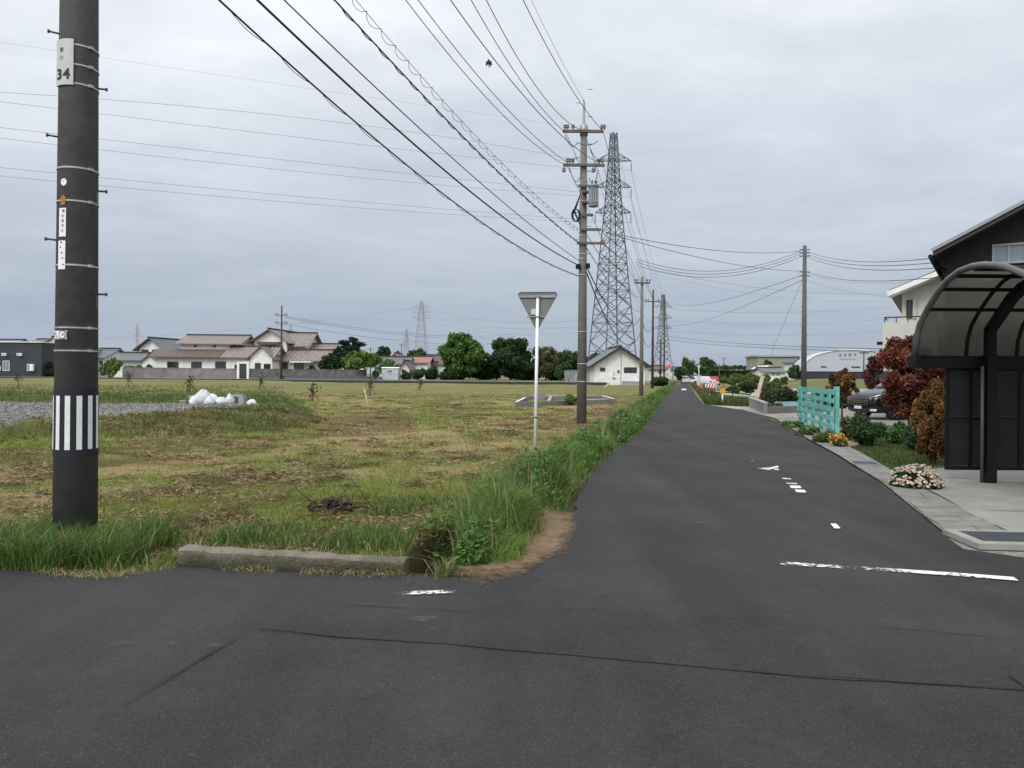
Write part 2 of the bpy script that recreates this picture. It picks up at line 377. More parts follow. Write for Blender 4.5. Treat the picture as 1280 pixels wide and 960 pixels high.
# asphalt: aggregate speckle, patches of different age, fine pits
def asphalt(name, base, light):
    m, nt, b = newmat(name); N = nt.nodes; L = nt.links
    tc = N.new('ShaderNodeTexCoord')
    vo = N.new('ShaderNodeTexVoronoi'); vo.inputs['Scale'].default_value = 230; L.new(tc.outputs['Object'], vo.inputs['Vector'])
    big = N.new('ShaderNodeTexNoise'); big.inputs['Scale'].default_value = .55; big.inputs['Detail'].default_value = 9; big.inputs['Roughness'].default_value = .68; L.new(tc.outputs['Object'], big.inputs['Vector'])
    # tyre-polished streaks along the lane
    mp = N.new('ShaderNodeMapping'); mp.inputs['Rotation'].default_value = (0, 0, math.atan(RD)); mp.inputs['Scale'].default_value = (1.1, .07, 1); L.new(tc.outputs['Object'], mp.inputs['Vector'])
    st = N.new('ShaderNodeTexNoise'); st.inputs['Scale'].default_value = 1.2; st.inputs['Detail'].default_value = 5; L.new(mp.outputs[0], st.inputs['Vector'])
    fine = N.new('ShaderNodeTexNoise'); fine.inputs['Scale'].default_value = 160; fine.inputs['Detail'].default_value = 4; L.new(tc.outputs['Object'], fine.inputs['Vector'])
    r1 = N.new('ShaderNodeMapRange'); r1.inputs['From Min'].default_value = .25; r1.inputs['From Max'].default_value = .75; r1.inputs['To Min'].default_value = .52; r1.inputs['To Max'].default_value = 1.55; L.new(big.outputs['Fac'], r1.inputs['Value'])
    r2 = N.new('ShaderNodeMapRange'); r2.inputs['From Min'].default_value = .3; r2.inputs['From Max'].default_value = .7; r2.inputs['To Min'].default_value = .76; r2.inputs['To Max'].default_value = 1.30; L.new(st.outputs['Fac'], r2.inputs['Value'])
    r3 = N.new('ShaderNodeMapRange'); r3.inputs['From Min'].default_value = .2; r3.inputs['From Max'].default_value = .8; r3.inputs['To Min'].default_value = .30; r3.inputs['To Max'].default_value = 1.8; L.new(fine.outputs['Fac'], r3.inputs['Value'])
    mid = N.new('ShaderNodeTexNoise'); mid.inputs['Scale'].default_value = 14; mid.inputs['Detail'].default_value = 8; mid.inputs['Roughness'].default_value = .8; L.new(tc.outputs['Object'], mid.inputs['Vector'])
    r4 = N.new('ShaderNodeMapRange'); r4.inputs['From Min'].default_value = .3; r4.inputs['From Max'].default_value = .7; r4.inputs['To Min'].default_value = .78; r4.inputs['To Max'].default_value = 1.24; L.new(mid.outputs['Fac'], r4.inputs['Value'])
    # a few pale stones in the aggregate: per-cell random
    gt = N.new('ShaderNodeMapRange'); gt.inputs['From Min'].default_value = .93; gt.inputs['From Max'].default_value = 1.0; gt.inputs['To Max'].default_value = .6
    sx = N.new('ShaderNodeSeparateColor'); L.new(vo.outputs['Color'], sx.inputs[0]); L.new(sx.outputs[0], gt.inputs['Value'])
    m1 = N.new('ShaderNodeMath'); m1.operation = 'MULTIPLY'; L.new(r1.outputs[0], m1.inputs[0]); L.new(r2.outputs[0], m1.inputs[1])
    m0 = N.new('ShaderNodeMath'); m0.operation = 'MULTIPLY'; L.new(m1.outputs[0], m0.inputs[0]); L.new(r4.outputs[0], m0.inputs[1])
    m2 = N.new('ShaderNodeMath'); m2.operation = 'MULTIPLY'; L.new(m0.outputs[0], m2.inputs[0]); L.new(r3.outputs[0], m2.inputs[1])
    s1 = N.new('ShaderNodeVectorMath'); s1.operation = 'SCALE'; s1.inputs[0].default_value = base; L.new(m2.outputs[0], s1.inputs['Scale'])
    mx = N.new('ShaderNodeMix'); mx.data_type = 'RGBA'; L.new(gt.outputs[0], mx.inputs['Factor']); L.new(s1.outputs['Vector'], mx.inputs['A']); mx.inputs['B'].default_value = (*light, 1)
    L.new(mx.outputs['Result'], b.inputs['Base Color']); b.inputs['Roughness'].default_value = .82; b.inputs['Specular IOR Level'].default_value = .3
    bp = N.new('ShaderNodeBump'); bp.inputs['Strength'].default_value = .5; bp.inputs['Distance'].default_value = .006
    L.new(vo.outputs['Distance'], bp.inputs['Height']); L.new(bp.outputs['Normal'], b.inputs['Normal'])
    return m
M['asphalt'] = asphalt('asphalt', (.0270, .0258, .0255), (.15, .14, .115))
M['asphalt_old'] = asphalt('asphalt_older', (.0245, .0236, .0232), (.135, .125, .105))
# ---------------------------------------------------------------- terrain
def sline(x, y, a, b):
    d = np.array([b[0]-a[0], b[1]-a[1]]); d = d/np.linalg.norm(d); return (x-a[0])*-d[1]+(y-a[1])*d[0]
def pad_edge(x, y): return sline(x, y, (-11.1, 16.1), (-9.3, 22.3))+(fbm(x*.9, y*.9, 93)-.5)*.7
def wall_y(x): return 98-(x-12.6)*0.164                 # the raised farm road's retaining wall
def platform(x, y):
    wob = (fbm(x*.35, y*.35, 91)-.5)*1.6
    sf = sline(x, y, (-10.9, 15.7), (-6.2, 18.9))+wob*.5; sg = pad_edge(x, y)
    rise = np.where(sg > 0, 1.0, np.clip(sf, 0, 99)/(np.clip(sf, 0, 99)-np.minimum(sg, -1e-3)+.25)); rise = np.where(sf < 0, 0, rise); rise = rise*rise*(3-2*rise)*sstep(-.1, .5, sf)
    s2 = (-.31*y-x)*.95+wob
    return rise*sstep(-1.8, .6, s2)*(1-.55*sstep(30, 45, y))
def ofs(x, y): return x-RD*y
def osh(y): return -.27*sstep(5.6, 7.2, y)*(1-sstep(12, 19, y))      # the verge bulges away from the lane near the junction
_fe = [tuple(G(*p)[:2]) for p in ((0, 713), (60, 716), (130, 722), (200, 712), (222, 707), (360, 716), (505, 718), (560, 722), (612, 722))]
def front(x):                                            # the field's edge along the cross street
    return np.interp(np.asarray(x, float), [-60, -8]+[p[0] for p in _fe]+[1.5, 9], [7.2, 5.75]+[p[1] for p in _fe]+[5.5, 5.5])
def ditch(x, y):
    o = ofs(x, y)-osh(y)-(fbm(y*.6, y*0, 5)-.5)*.1
    return sstep(-2.2, -2.08, o)*(1-sstep(-1.84, -1.74, o))*sstep(5.55, 5.62, y)*(1-sstep(9, 40, y)*.6)
def gz(x, y):
    x = np.asarray(x, float); y = np.asarray(y, float); o = ofs(x, y)
    left = (1-sstep(-2.2, -1.7, o))*sstep(0.15, .7, y-front(x))
    z = -.03+left*(-.10+.42*platform(x, y)/1.0*1.1+(fbm(x*.9, y*.9, 3)-.5)*.12*sstep(6, 9, y))
    z = z-ditch(x, y)*.46
    z = z+.28*sstep(-14, 0, y-wall_y(x))*left
    verge = sstep(-2.0, -1.8, o-osh(y))*(1-sstep(-1.3, -1.1, o-osh(y)))*sstep(5.5, 5.9, y)*.05
    z = z+verge
    up = sstep(1.2, 3.0, y-wall_y(x))*(1-sstep(9.5, 13.0, x-(y-100)*.02))
    z = z*(1-up)+.5*up
    z = z+1.15*sstep(105, 125, y)*sstep(16, 26, o)
    return z
def gz1(x, y): return float(gz(np.array([x]), np.array([y]))[0])
C_straw = np.array((.29, .222, .106)); C_brown = np.array((.10, .056, .028)); C_green = np.array((.135, .158, .034))
C_gravel = np.array((.235, .226, .212)); C_tan = np.array((.42, .37, .29)); C_paddy = np.array((.19, .165, .085)); C_dirt = np.array((.22, .145, .085))
def gmix(x, y):
    a = fbm(x*.33+4, y*.33, 21, 5); b = fbm(x*.5, y*.30+9, 33, 5); d = fbm(x*2.5, y*2.5, 71, 4); e = fbm(x*1.3, y*1.3, 29, 4)
    return sstep(.38, .56, a*.5+d*.25+e*.25), sstep(.47, .60, b*.55+d*.25+e*.2)
def gravelmask(x, y):
    d = fbm(x*2.5, y*2.5, 71, 4); return sstep(.0, .35, pad_edge(x, y)+(d-.5)*.8)*sstep(.45, .7, platform(x, y)+(d-.5)*.3)*(1-sstep(25.2, 26.2, y+(d-.5)*2))
def groundcol(x, y):
    x = np.asarray(x, float); y = np.asarray(y, float); o = ofs(x, y)
    a = fbm(x*.33+4, y*.33, 21, 5); b = fbm(x*.5, y*.28+9, 33, 5); c = fbm(x*.13, y*.10, 57, 4)
    d = fbm(x*2.5, y*2.5, 71, 4)
    g, br = gmix(x, y)
    col = C_straw[None]*(1-g[:, None])+C_green[None]*1.15*g[:, None]
    col = col*(1-br[:, None]*.66)+C_brown[None]*br[:, None]*.66
    far = sstep(35, 80, y)[:, None]*(o < -1)[:, None]
    fcol = np.array((.155, .155, .06))[None]*(.75+.5*c[:, None])*(1-.45*br[:, None])+C_straw[None]*.4*br[:, None]
    col = col*(1-far)+fcol*far
    # berm and bank in livelier green / dark
    pl = platform(x, y); bank = (pl*(1-pl)*4*sstep(.2, .5, pl+.2))[:, None]*(y < 30)[:, None]
    col = col*(1-bank*.7)+np.array((.085, .082, .035))[None]*bank*.7
    grav = gravelmask(x, y)[:, None]
    col = col*(1-grav)+C_gravel[None]*(.55+.9*fbm(x*7, y*7, 19, 3)[:, None])*grav
    berm = (sstep(26, 27.5, y)*(1-sstep(40, 60, y))*sstep(.25, .5, pl))[:, None]
    col = col*(1-berm*.8)+np.array((.07, .11, .03))[None]*(.6+.8*c[:, None])*berm*.8
    # beyond the raised farm road: paddies and bare plots
    up = sstep(0, 3, y-wall_y(x))[:, None]*(x < 13)[:, None]
    pd = np.where((vnoise(x*.03, y*.05, 5) > .5)[:, None], C_paddy[None], np.array((.13, .14, .06))[None])
    col = col*(1-up)+pd*up
    # right-hand side: nursery soil, farther brown fields
    right = (o > 1.3)[:, None]&(y > 30)[:, None]
    nur = np.where((fbm(x*.06, y*.05, 15) > .47)[:, None], C_tan[None]*(.8+.3*d[:, None]), np.array((.10, .125, .04))[None])
    rcol = np.where((y > 95)[:, None], pd, nur)
    col = np.where(right, rcol, col)
    edge = (1-sstep(.1, .55, y-front(x)+(d-.5)*.3))[:, None]*(o < -1.2)[:, None]*(y < 9)[:, None]; col = col*(1-edge)+np.array((.115, .088, .055))[None]*(.6+.8*d[:, None])*edge
    vg = (sstep(-2.3, -2.0, o-osh(y))*(1-sstep(-.8, -.6, o))*sstep(7.4, 8.2, y)*(1-sstep(60, 100, y)))[:, None]; col = col*(1-vg)+np.array((.052, .056, .026))[None]*(.5+d[:, None])*vg
    apron = ((o > 1.3)&(y < 12))[:, None]; col = np.where(apron, np.array((.30, .285, .25))[None], col)
    dd = np.maximum(ditch(x, y), .93*sstep(-2.75, -2.2, o-osh(y)+(d-.5)*.3)*(1-sstep(-1.85, -1.7, o-osh(y)))*sstep(5.4, 5.5, y)*(1-sstep(7.5, 10, y)))[:, None]; col = col*(1-dd)+np.array((.048, .035, .021))[None]*(.5+d[:, None])*dd
    return np.clip(col, .01, .9)
def axis(lo, hi, step, far, grow=1.09):
    c = list(np.arange(lo, hi, step)); a = []; s = step; p = lo
    while p > -far: s *= grow; p -= s; a.append(p)
    b = []; s = step; p = hi
    while p < far: s *= grow; p += s; b.append(p)
    return np.array(a[::-1]+c+b)
xs = axis(-9.5, 1.5, .075, 3500); ys = axis(5.3, 16.5, .085, 4500, 1.035)
ys = ys[(ys > -60)]
XX, YY = np.meshgrid(xs, ys); X = XX.ravel(); Y = YY.ravel(); Z = gz(X, Y)
nx, ny = len(xs), len(ys); ii = np.arange(nx*ny).reshape(ny, nx)
q = np.stack([ii[:-1, :-1], ii[:-1, 1:], ii[1:, 1:], ii[1:, :-1]], -1).reshape(-1)
nq = (nx-1)*(ny-1)
gr = npmesh('ground', np.stack([X, Y, Z], 1), q, np.arange(nq)*4, np.full(nq, 4), groundcol(X, Y), M['ground'], smooth=True)
structure(gr)
# ---------------------------------------------------------------- roads
def sheet(name, pts, z, material, wear=None):
    """flat polygon at height z (points (x,y)), triangulated"""
    bm = bmesh.new(); vs = [bm.verts.new((p[0], p[1], z)) for p in pts]; f = bm.faces.new(vs)
    if f.normal.z < 0: f.normal_flip()
    bmesh.ops.triangulate(bm, faces=[f]); me = bpy.data.meshes.new(name); bm.to_mesh(me); bm.free()
    if wear is not None:
        a = me.attributes.new('Wear', 'FLOAT', 'POINT'); a.data.foreach_set('value', np.array([wear(v.co) for v in me.vertices], np.float32))
    me.materials.append(material); o = bpy.data.objects.new(name, me); COL.objects.link(o); return structure(o)
def gp(*pix): return [tuple(G(px, py)[:2]) for px, py in pix]
def jag(pts, amp=.03, step=.25, seed=3):
    """break a polyline edge into an uneven one"""
    out = []
    for i in range(len(pts)-1):
        a = Vector(pts[i][:2]); b = Vector(pts[i+1][:2]); n = max(1, int((b-a).length/step)); nn = Vector((-(b-a).y, (b-a).x)).normalized()
        for k in range(n):
            p = a.lerp(b, k/n); q_ = (vnoise([p.x*3.1], [p.y*3.1], seed)[0]-.5)*2*amp; out.append(tuple(p+nn*q_))
    out.append(tuple(pts[-1][:2])); return out
def lane(o, y): return (o+RD*y, y)
left_edge = gp((0, 713), (60, 716), (130, 722), (200, 712), (222, 707), (360, 716), (505, 718), (560, 722), (612, 722), (668, 704), (700, 680), (716, 655))
le2 = [lane(-1.15, 8.0), lane(-1.27, 9.2), lane(-1.35, 11), lane(-1.33, 13.5), lane(-1.25, 17), lane(-1.2, 21), lane(-1.2, 40)]
right_edge = [lane(1.0, 300), lane(1.0, 60), lane(1.05, 39.5), lane(1.5, 36.6), lane(2.2, 34), lane(2.75, 31.5)]+gp((960, 521), (1007, 549), (1040, 566), (1100, 604), (1150, 645), (1178, 667), (1204, 686), (1240, 691), (1282, 697), (1340, 703))
edge_l = [(-60, 7.2), (-8, 5.75)]+left_edge+le2
road_poly = jag(edge_l, .035, .12)+[lane(-1.2, 300)]+right_edge+[(9, 5.3), (60, 0), (60, -14), (-60, -6)]
sheet('road', road_poly, .0, M['asphalt'])
sheet('road', [lane(-1.2, 299), lane(1.0, 299), lane(4, 900), lane(1.8, 900)], .004, M['asphalt'])
# the lane's farther stretch is a paler, older wearing course; the band between the two joints is darker
cj1 = gp((612, 757), (700, 762), (850, 770), (1010, 780), (1160, 790), (1300, 801))
cj2 = gp((322, 786), (430, 797), (560, 806), (700, 818), (860, 832), (1010, 847), (1160, 856), (1300, 865))
sheet('road_patch', jag(cj1, .015, .1)+jag(cj2[::-1], .015, .1)+[cj1[0]], .004, M['asphalt_old'])
def crack(pts, w, name='road_crack', z=.008, mt=None, seed=1):
    c = jag(pts, .018, .035, seed); L_, R_ = [], []
    for i, p in enumerate(c):
        a = Vector(c[max(i-1, 0)]); b = Vector(c[min(i+1, len(c)-1)]); n = Vector((-(b-a).y, (b-a).x)).normalized()
        ww = w*max(0.0, min(1.3, 3.2*(fbm([p[0]*2.1], [p[1]*2.1+seed], seed+4, 4)[0]-.42)))
        L_.append(tuple(Vector(p)+n*ww/2)); R_.append(tuple(Vector(p)-n*ww/2))
    m = MB(); n = len(c); m.add([(*p, z) for p in L_]+[(*p, z) for p in R_], [(i, n+i, n+i+1, i+1) for i in range(n-1)])
    return structure(m.build(name, mt or M['crack']))
M['crack'] = mat('crack_dark', (.016, .0155, .014), .9, var=.3, scale=10)
M['crack_moss'] = mat('crack_moss', (.06, .065, .03), .95, var=.5, scale=20)
crack(cj1, .010, seed=2); crack(cj2, .008, seed=6)
crack(gp((318, 783), (290, 803), (255, 822), (225, 842), (190, 862), (150, 886)), .013, seed=9, z=.012)
crack(gp((300, 795), (268, 815), (235, 834)), .012, mt=M['crack_moss'], seed=12, z=.016)
crack(gp((1262, 847), (1275, 856), (1300, 880)), .02, seed=14, z=.012)
crack(gp((440, 757), (520, 762), (600, 768)), .01, seed=15)
crack(gp((780, 558), (860, 560), (960, 562)), .02, seed=19)
for i, (pa, pb, pc) in enumerate((((1262, 846), (1240, 838), (1232, 826)), ((880, 834), (905, 842), (922, 838)), ((640, 758), (655, 752), (672, 756)), ((700, 818), (712, 826), (738, 828)), ((560, 806), (552, 798), (560, 790)))): crack(gp(pa, pb, pc), .007, seed=40+i, z=.012)
# dirt washed over the corner of the junction
M['dirt'] = wornpaint('washed_dirt', (.155, .098, .052), .36, 14, .24, .4)
def wear_dirt(c):
    return 0.0
dirt = MB(); 
def dirt_sheet(name, pix, z, mt, edge, cen=-.25, mid=-.10):
    pts = jag(gp(*pix)+[tuple(G(*pix[0])[:2])], .03, .08); n = len(pts); cx = sum(p[0] for p in pts)/n; cy = sum(p[1] for p in pts)/n
    me = bpy.data.meshes.new(name); vs = [(cx, cy, z)]+[(cx+(p[0]-cx)*k, cy+(p[1]-cy)*k, z) for k in (.62, 1.0) for p in pts]
    fs = [(0, 1+i, 1+(i+1) % n) for i in range(n)]+[(1+i, 1+n+i, 1+n+(i+1) % n, 1+(i+1) % n) for i in range(n)]
    me.from_pydata(vs, [], fs); a = me.attributes.new('Wear', 'FLOAT', 'POINT')
    a.data.foreach_set('value', np.array([cen]+[mid]*n+[edge]*n, np.float32)); me.materials.append(mt)
    o = bpy.data.objects.new(name, me); COL.objects.link(o); return structure(o)
dirt_sheet('roadside_dirt', [(540, 724), (562, 706), (596, 676), (620, 650), (650, 634), (690, 630), (722, 642), (728, 662), (712, 690), (672, 716), (640, 730), (590, 736)], .012, M['dirt'], .42)
M['stain'] = wornpaint('pale_stain', (.10, .097, .09), .60, 9, .26, .3)
for px, py, rx, ry in ((150, 806, 30, 6), (268, 808, 16, 4), (525, 775, 26, 4), (540, 787, 14, 3), (845, 864, 9, 6), (868, 654, 20, 4), (240, 946, 12, 6), (510, 728, 10, 4), (216, 806, 8, 3)):
    c = G(px, py); ex = (G(px+rx, py)-c).x; ey = (G(px, py-ry)-c).y
    dirt_sheet('road_stain', [(px+rx*math.cos(t)*random.uniform(.5, 1.3), py-ry*math.sin(t)*random.uniform(.5, 1.3)) for t in [k*math.pi/6 for k in range(12)]], .009, M['stain'], .32, .02, .12)
# ---------------------------------------------------------------- painted markings (worn)
M['line_worn'] = wornpaint('worn_road_paint', (.72, .72, .70), .36, 26)
M['line_good'] = wornpaint('road_paint', (.76, .76, .75), .2, 30)
def strip_line(name, pix, w, mt, wear, z=.009):
    pts = jag(gp(*pix), .006, .1); L_, R_ = [], []; n = len(pts)
    me = bpy.data.meshes.new(name)
    for i, p in enumerate(pts):
        a = Vector(pts[max(i-1, 0)]); b = Vector(pts[min(i+1, n-1)]); nn = Vector((-(b-a).y, (b-a).x)).normalized()
        L_.append((*(Vector(p)+nn*w/2), z)); R_.append((*(Vector(p)-nn*w/2), z))
    me.from_pydata(L_+R_, [], [(i, n+i, n+i+1, i+1) for i in range(n-1)])
    a = me.attributes.new('Wear', 'FLOAT', 'POINT'); ws = [wear(i/(n-1)) for i in range(n)]; a.data.foreach_set('value', np.array(ws+ws, np.float32))
    me.materials.append(mt); o = bpy.data.objects.new(name, me); COL.objects.link(o); return structure(o)
strip_line('stop_line', [(975, 705), (1100, 713), (1190, 719), (1270, 725)], .10, M['line_worn'], lambda t: .22-.10*t if t < .2 else (.21+.05*math.sin(t*40) if t < .55 else .19-.50*(t-.55)))
strip_line('edge_line', [(440, 745), (500, 743), (540, 742), (580, 740), (630, 734), (660, 724)], .075, M['line_worn'], lambda t: .31-.19*math.exp(-((t-.42)/.18)**2))
def mark(pix, wear=.05): sheet('road_marking', gp(*pix), .009, M['line_good'], wear=lambda c: wear+.17)
mark([(946, 586), (962, 585), (972, 583), (974, 584.5), (966, 586.5), (962, 588)], .08)
mark([(966, 586.5), (973, 586.5), (974, 588.5), (969, 588)], .1)
mark([(938, 576.5), (941, 576.5), (942, 577.5), (940, 578)], .2)
mark([(977, 598), (988, 598.5), (990, 600), (979, 599.6)], .12)
mark([(982, 604), (996, 604.5), (997, 606), (984, 605.5)], .1)
mark([(987, 607.5), (1000, 608), (1002, 611), (989, 611)], .05)
mark([(993, 612.5), (1006, 613), (1008, 616.5), (996, 616)], .05)
mark([(1038, 655.5), (1045, 655.5), (1051, 661.5), (1043, 661.5)], .05)
mark([(851, 486.6), (855, 485.8), (855.5, 486.6), (858, 486), (857.6, 487.8), (853, 487.5)], .0)
# ---------------------------------------------------------------- right-hand verge: gutter covers, driveway, lawn
M['gutter'] = mat('gutter_concrete', (.20, .192, .175), .9, var=.28, scale=3, bump=.3, bscale=50)
M['drive'] = mat('driveway_concrete', (.26, .248, .222), .9, var=.2, scale=1.6, bump=.25, bscale=60)
M['joint2'] = mat('joint_grey', (.12, .115, .10), .95, var=.4, scale=8)
M['joint'] = mat('joint_dark', (.04, .037, .03), .95, var=.4, scale=8)
gut_in = [tuple(G(*p)[:2]) for p in ((966, 522), (1010, 549), (1043, 566.5), (1103, 604), (1153, 645), (1181, 667))]
gut_out = [tuple(G(*p)[:2]) for p in ((992, 521), (1042, 549), (1075, 566), (1140, 603), (1215, 644), (1262, 667))]
structure(sheet('gutter_strip', gut_in+gut_out[::-1], .014, M['gutter']))
# joints between the cover slabs, and the moss line along the road edge
def lerp2(a, b, t): return (a[0]+(b[0]-a[0])*t, a[1]+(b[1]-a[1])*t)
jm = MB()
def along(pl, t):
    n = len(pl)-1; k = min(int(t*n), n-1); return lerp2(pl[k], pl[k+1], t*n-k)
for k in range(1, 17):
    t = k/17; a = along(gut_in, t); b = along(gut_out, t); d = Vector((b[0]-a[0], b[1]-a[1])).normalized(); n_ = Vector((-d.y, d.x))*.004
    jm.add([(a[0]+n_.x, a[1]+n_.y, .018), (b[0]+n_.x, b[1]+n_.y, .018), (b[0]-n_.x, b[1]-n_.y, .018), (a[0]-n_.x, a[1]-n_.y, .018)], [(0, 1, 2, 3)])
structure(jm.build('gutter_joints', M['joint2']))
crack([gut_out[i] for i in range(2, 6)]+[tuple(G(1290, 680)[:2])], .022, 'gutter_joints', .020, M['joint'], 22)
crack([lerp2(gut_in[i], gut_out[i], .62) for i in range(0, 6)], .010, 'gutter_joints', .020, M['joint2'], 23)
crack([lerp2(gut_in[i], gut_out[i], .02) for i in range(0, 6)], .018, 'gutter_joints', .0205, M['crack_moss'], 29)
structure(sheet('driveway', [gut_out[3], tuple(G(1150, 606)[:2]), tuple(G(1175, 597)[:2]), (6.4, 12.4), (12, 11.8), (12, 5.9), tuple(G(1300, 672)[:2]), gut_out[5], gut_out[4]], .010, M['drive']))
crack(gp((1212, 639.5), (1250, 640), (1300, 641)), .035, 'driveway_joint', .018, M['crack_moss'], 25)
# paved forecourt behind the turquoise fence
structure(sheet('driveway', [gut_out[0], gut_in[0], lane(2.75, 30.5), lane(2.5, 33.5), (18, 34.5), (24, 31), (22, 22.0), (9.6, 22.5), gut_out[1]], .006, M['drive']))
for a, b in (((945, 512), (998, 524)), ((960, 520), (990, 531)), ((968, 505), (998, 512))):
    crack(gp(a, b), .03, 'driveway_joint', .014, M['joint'], 31)
# steel grate in a concrete frame
g0, g1, g2, g3 = [G(*p) for p in ((1178, 665), (1284, 667.5), (1330, 697), (1207, 684))]
gl = g0.lerp(g3, .5); ex = (g1-g0).normalized(); ey = (g0-g3); ey = (ey-ex*ey.dot(ex)).normalized()
gt = thing('drain_grate', 'steel drain grate in a pale concrete frame at the road corner', 'drain grate', g0)
gw, gd = 1.35, .62
def gq(u, v, z): return g0+ex*u-ey*v+Vector((0, 0, z))
fr = MB()
for (u0, v0, u1, v1) in ((0, 0, gw, .07), (0, gd-.12, gw, gd), (0, .07, .1, gd-.12), (gw-.08, .07, gw, gd-.12)):
    fr.add([gq(u0, v0, .03), gq(u1, v0, .03), gq(u1, v1, .03), gq(u0, v1, .03), gq(u0, v0, -.02), gq(u1, v0, -.02), gq(u1, v1, -.02), gq(u0, v1, -.02)], [(0,1,2,3),(0,4,5,1),(1,5,6,2),(2,6,7,3),(3,7,4,0)])
fr.build('frame', M['drive'], gt)
M['grate'] = mat('grate_steel', (.14, .155, .17), .45, .5, var=.2)
gb = MB()
for k in range(34):
    u = .11+k*(gw-.2)/34; gb.beam(gq(u, .08, .022), gq(u, gd-.13, .022), .014, .02)
for k in range(4): gb.beam(gq(.1, .1+k*.11, .018), gq(gw-.08, .1+k*.11, .018), .01, .02)
gb.build('bars', M['grate'], gt)
pit = MB(); pit.add([gq(.09, .06, -.012), gq(gw-.07, .06, -.012), gq(gw-.07, gd-.11, -.012), gq(.09, gd-.11, -.012)], [(0, 1, 2, 3)]); pit.build('bed', M['grate'], gt)
# small grate in the gutter strip
c_ = G(1081, 579, .02); sg = thing('drain_grate', 'small steel drain grate set in the gutter strip beside the lawn', 'drain grate', c_)
d0 = (G(1043, 566.5)-G(1103, 604)).normalized(); d1 = Vector((d0.y, -d0.x, 0)); gb = MB(); fr = MB()
for k in range(9): gb.beam(c_+d0*(-.2+k*.05)-d1*.17, c_+d0*(-.2+k*.05)+d1*.17, .012, .012)
fr.beam(c_-d0*.25-d1*.2, c_+d0*.25-d1*.2, .03, .016); fr.beam(c_-d0*.25+d1*.2, c_+d0*.25+d1*.2, .03, .016); fr.beam(c_-d0*.24-d1*.185, c_-d0*.24+d1*.185, .03, .016); fr.beam(c_+d0*.24-d1*.185, c_+d0*.24+d1*.185, .03, .016)
gb.build('bars', M['grate'], sg); fr.build('frame', M['steel'], sg)
M['lawn_soil'] = mat('lawn_soil', (.070, .090, .028), .95, var=.35, scale=6, bump=.6, bscale=30)
lawn_poly = [gut_out[1], gut_out[2], gut_out[3], tuple(G(1150, 606)[:2]), (6.1, 11.4), (9.5, 13.5), (13, 20), (10.0, 21.6)]
structure(sheet('lawn', lawn_poly, .009, M['lawn_soil']))
def inpoly(px, py, poly):
    c = np.zeros(len(px), bool); n = len(poly)
    for i in range(n):
        x0, y0 = poly[i]; x1, y1 = poly[(i+1) % n]
        cond = ((y0 > py) != (y1 > py)) & (px < (x1-x0)*(py-y0)/(y1-y0+1e-12)+x0); c ^= cond
    return c
def scatter(n, x0, x1, y0, y1): return rng.uniform(x0, x1, n), rng.uniform(y0, y1, n)
x, y = scatter(60000, 5.2, 10.5, 10.5, 21.5); k = inpoly(x, y, lawn_poly); x, y = x[k], y[k]; n = len(x)
t = fbm(x*.8, y*.8, 41); cols = jitter((.075, .105, .026), n, .4)*(1-.3*t[:, None])+np.array((.13, .10, .04))*.5*sstep(.5, .7, t)[:, None]
stuff(blades('lawn_grass', np.stack([x, y, np.full(n, .008)], 1), rng.uniform(.025, .07, n), rng.uniform(.008, .014, n), rng.uniform(.2, 1.2, n), cols, M['grass']), 'short mown green lawn between the gutter strip and the shrubs', 'lawn grass')
# ---------------------------------------------------------------- left corner: concrete kerb beam
kb = MB(); a0 = G(222, 707); a1 = G(505, 717); dk = (a1-a0); kl = dk.length; dk.normalize(); nk = Vector((-dk.y, dk.x, 0))
segs = 26; prof = [(0, -.15), (0, .02), (0, .11), (.02, .125), (.13, .125), (.15, .11), (.15, -.15)]
vs = []
for i in range(segs+1):
    c = a0+dk*kl*i/segs
    for (w_, z_) in prof:
        e_ = (fbm([i*.7+w_*9], [z_*7], 61)[0]-.5)*.022
        vs.append(c+nk*(w_+e_)+Vector((0, 0, (z_*(1-.30*i/segs) if z_ > 0 else z_)+(e_ if z_ > 0 else 0))))
m_ = len(prof)
kb.add(vs, [(i*m_+j, i*m_+j+1, (i+1)*m_+j+1, (i+1)*m_+j) for i in range(segs) for j in range(m_-1)]+[tuple(range(m_)), tuple(segs*m_+j for j in range(m_))[::-1]])
M['old_conc'] = mat('old_mossy_concrete', (.155, .14, .105), .95, var=.55, scale=5, bump=.9, bscale=35)
